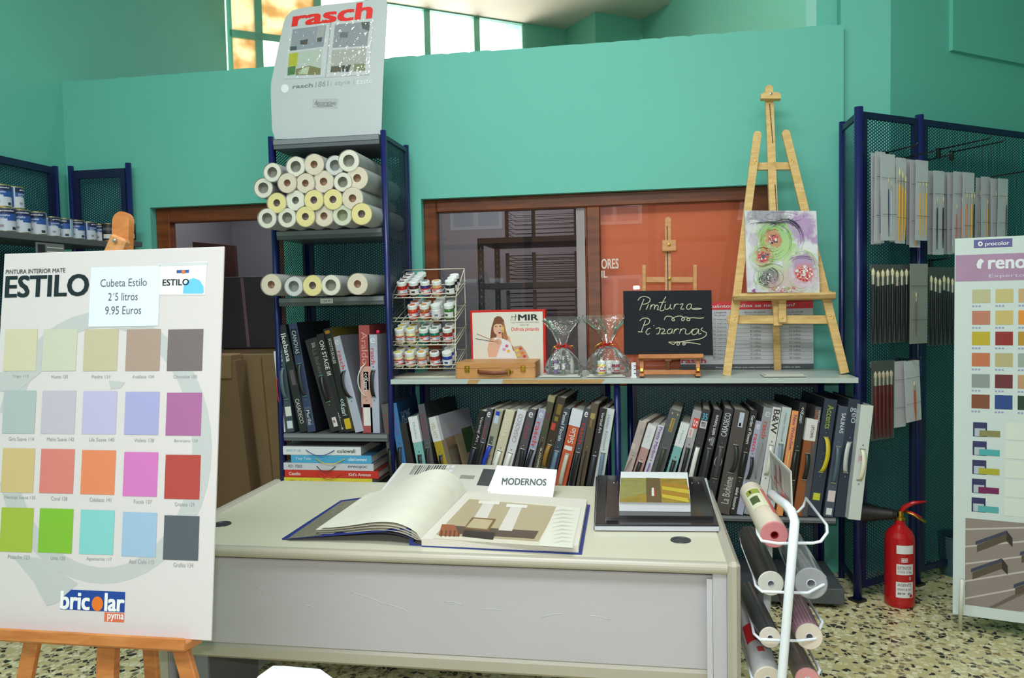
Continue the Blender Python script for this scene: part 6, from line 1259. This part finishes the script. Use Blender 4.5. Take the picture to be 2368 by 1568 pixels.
strokes(1782, 560, 24, 22, (196, 110, 60), 8, .002, .2, l=.0004); strokes(1776, 640, 20, 20, (62, 62, 72), 16, .0016, .5, l=.0006); strokes(1808, 560, 42, 46, (56, 62, 74), 16, .0016, .12, 200, 300, l=.0006); strokes(1764, 524, 32, 5, (60, 62, 70), 20, .0016, .5, 150, 330, l=.0006)
strokes(1786, 566, 38, 42, (80, 86, 90), 6, .001, .1, l=.0006); strokes(1848, 640, 40, 50, (216, 218, 218), 8, .003, .12, l=.0004); strokes(1762, 600, 30, 30, (206, 216, 200), 5, .002, .15, l=.0003); strokes(1850, 612, 30, 14, (160, 122, 184), 6, .003, .2, 180, 330, l=.0004)
strokes(1800, 506, 40, 10, (150, 120, 170), 8, .002, .4, l=.0003)
dabs(1784, 557, 12, 10, [(190, 60, 60), (216, 206, 206), (60, 44, 52), (206, 90, 90)], 46); dabs(1762, 598, 12, 11, [(206, 56, 60), (222, 214, 214), (90, 70, 100), (190, 80, 70)], 46); dabs(1854, 636, 19, 17, [(196, 44, 50), (222, 212, 212), (206, 70, 74), (230, 224, 220)], 80)
dabs(1810, 672, 34, 5, [(200, 110, 116), (216, 206, 210), (150, 180, 110)], 40); dabs(1740, 676, 6, 4, [(150, 60, 150)], 6); dabs(1770, 650, 18, 14, [(64, 62, 72), (206, 206, 210), (96, 92, 104)], 40, w_=2)
m.build('paint_strokes', cv)
# roll-count poster
q = Sheet(P(1600, 853, Y=4.27), (1, 0, 0), (0, .04, 1)); M_q = q.M()
po = thing('poster', 'poster headed ¿Cuántos rollos se necesitan? with a table, behind the pine easel', 'poster', M=M_q)
u0, v0 = q.uv(1574, 856); u1, v1 = q.uv(1880, 694); v0 = max(v0, -.0)
V0 = (TZ+.003-q.O.z); m = MB(); m.box((u0, 0, V0), (u1, .004, v1), mat((200, 203, 206), .5)); m.build('sheet', po)
m = MB(); vb = q.uv(1700, 716)[1]; q.r(m, u0, vb, u1, v1, mat((214, 52, 56), .5)); vd = q.uv(1700, 842)[1]; q.r(m, u0, V0, u1, vd, mat((74, 78, 84), .5))
q.tx(m, '¿Cuántos rollos se necesitan?', 1630, 714, 1838, 701, wh, .011); q.tx(m, 'Para papel con dibujo (con case) incrementar el no. de rollos un 20%', 1655, 852, 1850, 847, wh)
q.tx(m, 'rasch', 1576, 840, 1632, 828, mat((206, 50, 56), .5), .03); g1 = mat((104, 108, 114), .5)
for s_, x0, x1, yb2, yt in (('Longitud', 1651, 1679, 726, 720), ('de pared', 1652, 1678, 732, 727), ('Altura de pared', 1721, 1769, 726, 719), ('2–2.4 metros', 1725, 1766, 732, 726), ('Altura de pared', 1806, 1857, 725, 718), ('2.4–3.3 metros', 1806, 1856, 731, 725)): q.tx(m, s_, x0, yb2, x1, yt, g1, .005)
ln = mat((128, 132, 136), .5)
for k in range(11):
    y = 741+k*8.9; n_ = 10+2*k; a_ = [5, 6, 7, 8, 9, 10, 11, 12, 13, 14, 15][k]; b2 = [7, 8, 10, 11, 12, 14, 15, 16, 18, 19, 20][k]
    q.tx(m, f'{n_} metros', 1649, y, 1680, y-5, g1, .005); q.tx(m, f'{a_} rollos', 1735, y, 1759, y-5, g1, .005); q.tx(m, f'{b2} rollos', 1825, y-.5, 1851, y-5.5, g1, .005)
    v = q.uv(1700, y+2)[1]; q.r(m, q.uv(1648, y)[0], v, u1-.004, v+.0012, ln)
m.build('printing', po)
# price ticket holder left of the table easel
c = P(1466, 868, Y=3.88); m = MB(); m.box((0, 0, .0), (.022, .004, .075), wh); m.box((-.004, -.004, 0), (.026, .02, .004), wh)
for z in (.018, .038, .056): m.box((.012, -.001, z), (.022, 0, z+.004), M_ink)
tag(m.build('ticket_strip', None, Matrix.Translation((c.x-.012, 3.875, TZ))), 'narrow white ticket strip standing left of the table easel foot', 'ticket')

# ================================================================== PAINT CANS
M_can = mat((196, 204, 216), .3, noise=.03, scale=12); M_cn = mat((34, 40, 78), .35); M_cb = mat((46, 84, 156), .35); M_cl = mat((150, 190, 214), .35); M_gold = mat((206, 186, 130), .25, .9)
def can_meshes(dark=0):
    r, h = .049, .125; body = M_can if not dark else mat((38, 40, 44), .35)
    m = MB(); m.lathe([(.0001, .002), (r*.96, .002), (r, .0), (r, .006, body), (r, h-.006, M_gold), (r*1.03, h-.004, M_gold), (r*1.03, h, M_gold), (r*.92, h, M_gold), (r*.9, h-.004, M_gold), (.0001, h-.004)], M_gold, 28); o = m.build('tin'); A = o.data; bpy.data.objects.remove(o)
    m = MB()
    def cj(x, y, e=.0005): return ((r+e)*math.sin(x/r), -(r+e)*math.cos(x/r), y)
    def pj(x0, x1, y0, y1, mt, e=.0005): m.add([cj(x0+(x1-x0)*i/10, y, e) for i in range(11) for y in (y0, y1)], [(2*i, 2*i+2, 2*i+3, 2*i+1) for i in range(10)], mt, True)
    if not dark:
        pj(-.055, .055, h-.034, h-.007, M_cn); pj(-.055, .055, h-.058, h-.034, M_cb); pj(.0, .055, h-.068, h-.058, M_cb); pj(-.075, -.062, .008, h-.007, M_cb); pj(.062, .09, .008, h-.007, M_cl); pj(.10, .12, .01, h-.03, M_cb)
        m.text('procolor', lambda x, y: cj(x, y, .001), -.03, h-.025, .036, h-.013, wh, .02); m.text('esmalte', lambda x, y: cj(x, y, .001), -.04, h-.046, .012, h-.037, wh, .01); m.text('laca', lambda x, y: cj(x, y, .001), -.04, h-.056, -.014, h-.049, wh, .01)
        pj(.022, .044, .012, .026, mat((50, 60, 60), .4), .0008); pj(-.034, -.016, .024, .036, mat((150, 140, 150), .4), .0008)
    else: pj(-.04, .04, .02, .05, mat((206, 206, 200), .4)); pj(-.04, .04, h-.05, h-.03, mat((90, 92, 96), .4))
    o = m.build('label'); B = o.data; bpy.data.objects.remove(o); return A, B
cmA, cmB = can_meshes(), can_meshes(1)
def can(x, y, z, rot, lab, dark=0, sc=1):
    t = thing('paint_can', lab, 'paint can', M=Matrix.Translation((x, y, z)) @ Matrix.Rotation(rot, 4, 'Z') @ Matrix.Scale(sc, 4), group='paint cans on the left shelf')
    for me, n in zip(cmB if dark else cmA, ('tin', 'label')): o = bpy.data.objects.new(n, me); COL.objects.link(o); o.parent = t
yc = 3.40; base = math.atan2(3.1, 3.7)
rr = random.Random(6)
cl = [(13, 'front'), (48, 'front'), (86, 'front'), (120, 'front'), (150, 'front'), (177, 'front'), (205, 'front'), (230, 'front')]
for i, (px, _) in enumerate(cl):
    p = P(px, 540, X=SX-.06); sc = 60/ (1795*.125/ (p.y*math.cos(YAW)+(-p.x)*math.sin(YAW))) if i < 3 else 52/(1795*.125/(p.y*math.cos(YAW)-p.x*math.sin(YAW)))
    sc = max(.85, min(1.08, sc)); sc = .98 if i < 3 else .86 if i < 7 else .82
    can(p.x-(.0 if i < 3 else .0), p.y, SZ, R(40)+rr.uniform(-.45, .45)+(1.0 if i in (3, 6) else 0), f'white and blue paint can, {ORD[i]} from the left on the upper shelf', 0, sc)
for k, (px, lab) in enumerate(((4, 'white and blue paint can at the picture edge, stacked on the front row'), (34, 'white and blue paint can stacked alone on the second can'))):
    p = P(px, 480, X=SX-.07); can(p.x, p.y+.0, SZ+.125*.98+.001, R(55)+k, lab, 0, .9)
for k, (px, lab) in enumerate(((252, 'black paint can right after the white ones, beside the easel mast'), (297, 'black paint can at the right end behind the easel mast'))):
    p = P(px, 540, X=SX-.07+(0 if k == 0 else .1)); p.y = min(p.y, 4.19); p = Vector((P(px, 545, Y=4.17 if k == 0 else 4.19).x, 4.17 if k == 0 else 4.19, 0)); can(p.x if k == 0 else p.x, p.y, SZ, R(40), lab, 1, .84)
m = MB(); xe = P(314, 545, Y=4.19).x; m.box((SX, 4.13, SZ-.03), (xe, 4.25, SZ-.001), M_shelf, .002); m.build('corner_shelf', lr)

# ================================================================== BRUSHES ON THE OBLIQUE RACK
q = Sheet(RB @ Vector((0, -.02, 0)), (RB.to_3x3() @ Vector((1, 0, 0))), (0, 0, 1)); qM0 = q
def off(d): return Sheet(RB @ Vector((0, -d, 0)), (RB.to_3x3() @ Vector((1, 0, 0))), (0, 0, 1))
M_pouch = film(.0, .04, haze=.08); M_card = mat((196, 198, 202), .5); M_blk = mat((26, 26, 28), .3)
def hook(px, py, L, lab):
    s_ = off(.004); u, v = s_.uv(px, py); M = s_.M(); m = MB(); m.box((u-.012, -.012, v-.03), (u+.012, -.001, v+.02), M_blk, .002); m.tube([(u, -.006, v+.012), (u, -L, v+.018), (u, -L-.01, v+.03)], .0035, M_blk, 8)
    tag(m.build('display_hook', None, M), lab, 'hook', 'black hooks on the brush rack')
for px, py, L, lab in ((2168, 352, .26, 'long empty black hook, left one of the upper pair on the brush rack'), (2198, 358, .26, 'long empty black hook, right one of the upper pair on the brush rack'), (2262, 420, .26, 'black hook above the last brush packets at the right'),
                       (2044, 360, .17, 'black hook carrying the leftmost top brush packets'), (2088, 372, .16, 'black hook carrying the yellow handled brush packets'), (2126, 380, .16, 'black hook carrying the packets beside the rack post'),
                       (2150, 608, .10, 'black hook carrying the big bristle brush packet'), (2215, 620, .10, 'black hook carrying the dark brush packets beside the standee'), (2075, 836, .12, 'black hook above the maroon handled brushes')): hook(px, py, L, lab)
def packet(x0, y0, x1, y1, d, card, brushes, lab, tilt=0, hw=.0016, film_=True, bristle=(206, 196, 150), name='brush_packet'):
    s_ = off(d); a = s_.uv(x0, y1); b = s_.uv(x1, y0); w_ = b[0]-a[0]; h = b[1]-a[1]
    M = s_.M() @ Matrix.Translation((a[0]+w_/2, 0, b[1])) @ Matrix.Rotation(R(tilt), 4, 'Y'); t = thing(name, lab, 'brush packet', M=M, group='brush packets on the oblique rack')
    m = MB(); m.box((-w_/2, .001, -h), (w_/2, .0022, 0), mat(card, .5)) if card else m.box((-w_/2, .001, -.03), (w_/2, .0018, 0), mat((120, 122, 120), .4))
    m.build('card' if card else 'header', t)
    for (u, c, v0, v1, hw_) in brushes:
        m = MB(); X = -w_/2+w_*u; L = h*(v1-v0); zt3 = -h*v0
        m.lathe([(hw_*.5, -L), (hw_, -L*.75), (hw_*1.1, -L*.35), (hw_*.8, -L*.22, mat((190, 186, 170), .3, .7)), (hw_*.9, -L*.1, mat(bristle, .8)), (hw_*1.0, -L*.05, mat(bristle, .8)), (.0003, 0)], mat(c, .3), 10)
        m.T = Matrix.Identity(4); o = m.build('brush', t, Matrix.Translation((X, -hw_-.001, zt3)))
    if film_ and not card: m = MB(); m.box((-w_/2, -.006, -h), (w_/2, -.0055, 0), M_pouch); m.build('clear_sleeve', t)
    m = MB(); m.box((-w_/2, -.008, -h*.28), (w_/2, -.0072, -h*.276), M_blk); m.box((-w_/2, -.008, -h*.7), (w_/2, -.0072, -h*.696), M_blk); m.build('elastic', t) if card else None
    return t
YEL = (214, 166, 60); ORN = (206, 130, 80); NV = (34, 40, 92); RDB = (186, 96, 70)
pk = [(2014, 355, 2038, 565, .05, [(.3, NV, .4, .97, .002), (.7, NV, .45, .99, .002)]), (2024, 352, 2048, 562, .075, [(.5, NV, .3, .9, .002)]), (2036, 358, 2070, 556, .10, [(.5, NV, .25, .95, .0022), (.7, (190, 196, 200), .3, .9, .002)]),
      (2060, 366, 2078, 560, .05, [(.5, YEL, .3, .97, .004)]), (2072, 366, 2096, 563, .09, [(.25, YEL, .12, .97, .004), (.55, YEL, .15, .97, .0045), (.85, YEL, .2, .96, .004)]),
      (2096, 370, 2118, 566, .05, [(.5, ORN, .3, .97, .003)]), (2104, 372, 2130, 572, .075, [(.5, ORN, .3, .99, .003)]), (2118, 372, 2147, 556, .10, [(.3, YEL, .25, .95, .002), (.55, YEL, .25, .95, .002), (.8, YEL, .25, .95, .003)]),
      (2144, 396, 2166, 588, .05, [(.6, (40, 46, 50), .3, .97, .0022)]), (2158, 396, 2184, 589, .08, [(.3, (30, 34, 40), .3, .94, .0028), (.85, (30, 34, 40), .3, .92, .0034)]),
      (2180, 400, 2204, 588, .04, [(.5, YEL, .4, .9, .002)]), (2190, 400, 2216, 588, .06, [(.5, (206, 200, 190), .3, .9, .002), (.8, RDB, .5, .98, .003)]), (2204, 398, 2230, 585, .08, [(.3, RDB, .4, .98, .0022), (.8, ORN, .3, .96, .004)]), (2226, 400, 2254, 575, .10, [(.3, ORN, .25, .98, .003), (.7, YEL, .25, .98, .004), (.95, (28, 28, 34), .25, .97, .003)]),
      (2256, 412, 2276, 560, .05, [(.5, (196, 196, 196), .2, .95, .002)]), (2268, 410, 2296, 560, .07, [(.5, YEL, .35, .97, .0025)]), (2290, 414, 2314, 560, .09, [(.5, (150, 140, 150), .2, .97, .002)]), (2308, 414, 2332, 560, .11, [(.8, (60, 56, 76), .25, .97, .0025)])]
for i, (x0, y0, x1, y1, d, bs) in enumerate(pk):
    grp = 'left of the rack post' if i < 8 else 'after the rack post' if i < 14 else 'over the standee'
    kk = (i if i < 8 else i-8 if i < 14 else i-14)
    col_ = 'navy' if i in (0, 1, 2) else 'yellow' if i in (3, 4, 7, 10, 15) else 'orange' if i in (5, 6, 12, 13) else 'dark' if i in (8, 9, 17) else 'pale'
    packet(x0, y0, x1, y1, d, (196, 198, 204), bs, f'slim white packet of {col_} handled brushes, {ORD[kk]} from left {grp}', rr.uniform(-1.5, 1.5))
BRI = (208, 202, 164)
packet(2012, 612, 2140, 796, .06, None, [(.02+.085*k, (24, 28, 34), .04+.01*((k*7) % 4), .99, .0085) for k in range(9)], 'clear packet of large dark handled bristle brushes hanging below the white packets', 0, bristle=BRI)
packet(2104, 610, 2146, 796, .09, (150, 150, 144), [(.3, (110, 90, 70), .35, .9, .003)], 'dull grey card packet overlapping the large bristle brushes')
packet(2144, 618, 2226, 800, .06, None, [(.06+.12*k, (24, 28, 34), .1+.02*(k % 3), .99, .0075) for k in range(7)], 'clear packet of dark handled brushes right of the rack post', 0, bristle=BRI)
packet(2012, 832, 2066, 1020, .05, None, [(.15+.17*k, (88, 34, 32), .12, .97, .0085) for k in range(5)], 'clear packet of maroon handled brushes, lowest on the left of the rack', 0, bristle=(176, 166, 140))
packet(2066, 834, 2096, 990, .05, (200, 200, 204), [], 'white packet hanging directly right of the maroon handled brushes')
packet(2090, 832, 2126, 978, .08, (206, 206, 210), [(.55, (176, 74, 40), .34, .98, .004)], 'white packet with one orange handled brush, lowest row of the rack', -4)

# ================================================================== IN THE OFFICE AND THE DOORWAY
M_sb = mat((30, 32, 36), .5)
us = thing('metal_shelving', 'dark slotted shelving unit seen through the left pane of the office window', 'shelving unit')
yu0, yu1 = 5.0, 5.6; xu0 = P(1113, 650, Y=yu0).x; xu1 = P(1345, 650, Y=yu0).x
zs_ = [P(1113, 551, Y=yu0).z, P(1113, 656, Y=yu0).z, P(1200, 742, Y=yu0).z]
for x in (xu0, xu1):
    for y in (yu0, yu1):
        m = MB(); m.box((x-.02, y-.002, 0), (x+.02, y+.002, zs_[0]), M_sb); m.box((x-.02, y-.002, 0), (x-.016, y+.036, zs_[0]), M_sb)
        for k in range(26): m.box((x-.003, y-.003, zs_[0]-.03-k*.045), (x+.003, y-.0015, zs_[0]-.015-k*.045), mat((120, 120, 126), .5))
        m.build('post', us)
for z in zs_+[.5]: m = MB(); m.box((xu0-.015, yu0-.004, z-.035), (xu1+.015, yu1+.004, z), M_sb); m.build('shelf', us)
for k, z in enumerate(zs_):
    t = thing('wire_basket', ['stack of black wire racks on the top shelf in the office', 'stack of black wire racks on the middle shelf in the office', 'stack of black wire racks on the lower shelf in the office'][k], 'wire racks', ((xu0+xu1)/2+.06, (yu0+yu1)/2, z)); m = MB(); hx_ = (xu1-xu0)/2-.1
    for j in range(6): m.tube([(-hx_, -.2, .03+.03*j), (hx_, -.2, .03+.03*j), (hx_, .2, .03+.03*j), (-hx_, .2, .03+.03*j)], .003, M_sb, 5, True)
    for x in (-hx_, -.05, hx_): m.box((x-.012, -.205, 0), (x+.012, -.198, .2), M_sb)
    m.build('wires', t)
# doorway things
m = MB(); a = P(420, 557, Y=5.6); b = P(541, 568, Y=5.6); c = P(548, 642, Y=5.6); m.prism([(a.x, c.z-.3), (c.x, c.z-.3), (b.x, b.z), (a.x, a.z)], 5.6, 5.64, mat((60, 34, 28), .5), 'y'); tag(m.build('wooden_board'), 'dark brown board standing at the back of the room behind the doorway', 'board')
t = thing('dark_box', 'big dark carton with a light strip, on top of cardboard boxes in the doorway', 'box'); a = P(470, 642, Y=5.0); b = P(668, 650, Y=5.0); c = P(470, 800, Y=5.0); zb2 = c.z-.02
m = MB(); m.box((a.x, 5.0, zb2), (b.x, 5.4, a.z), mat((50, 46, 50), .5), .004); m.build('carton', t); m = MB(); s1_ = P(560, 660, Y=5.0); s2_ = P(575, 790, Y=5.0); m.bar((s2_.x, 4.998, zb2+.01), (s1_.x, 4.998, a.z-.01), .022, .002, mat((110, 90, 90), .5)); m.build('tape_strip', t)
M_crd = mat((136, 112, 78), .8, noise=.1, scale=8, name='brown_cardboard'); M_crd2 = mat((118, 96, 66), .8, noise=.1, scale=8)
t = thing('cardboard_box', 'tall flattened cardboard box leaning upright in the doorway beside the blue rack', 'cardboard box')
m = MB(); a = P(530, 795, Y=4.75); b = P(655, 790, Y=4.75); m.prism([(a.x, 0), (b.x+.05, 0), (b.x+.0, zb2-.03), (a.x-.01, zb2-.03)], 4.78, 4.95, M_crd, 'y'); m.build('panel', t); m = MB(); c = P(605, 800, Y=4.77); m.bar((c.x+.06, 4.772, .02), (c.x-.01, 4.772, zb2-.05), .006, .004, M_crd2); m.build('fold_seam', t)
t = thing('cardboard_box', 'narrow cardboard box with folded top, left of the tall one in the doorway', 'cardboard box')
m = MB(); a = P(470, 835, Y=4.6); b = P(540, 835, Y=4.6); z_ = a.z; m.prism([(a.x, 0), (b.x+.1, 0), (b.x, z_), (a.x, z_)], 4.62, 4.74, M_crd2, 'y'); m.build('panel', t); m = MB(); m.box((a.x, 4.605, z_-.12), (P(532, 835, Y=4.6).x, 4.75, z_+.04), M_crd, .008); m.build('folded_top', t)
m = MB(); m.box((a.x-.1, 5.02, 0), (b.x+.45, 5.38, zb2-.002), M_crd2, .004); tag(m.build('cardboard_box'), 'large cardboard box under the dark carton, hidden mostly by the others', 'cardboard box')
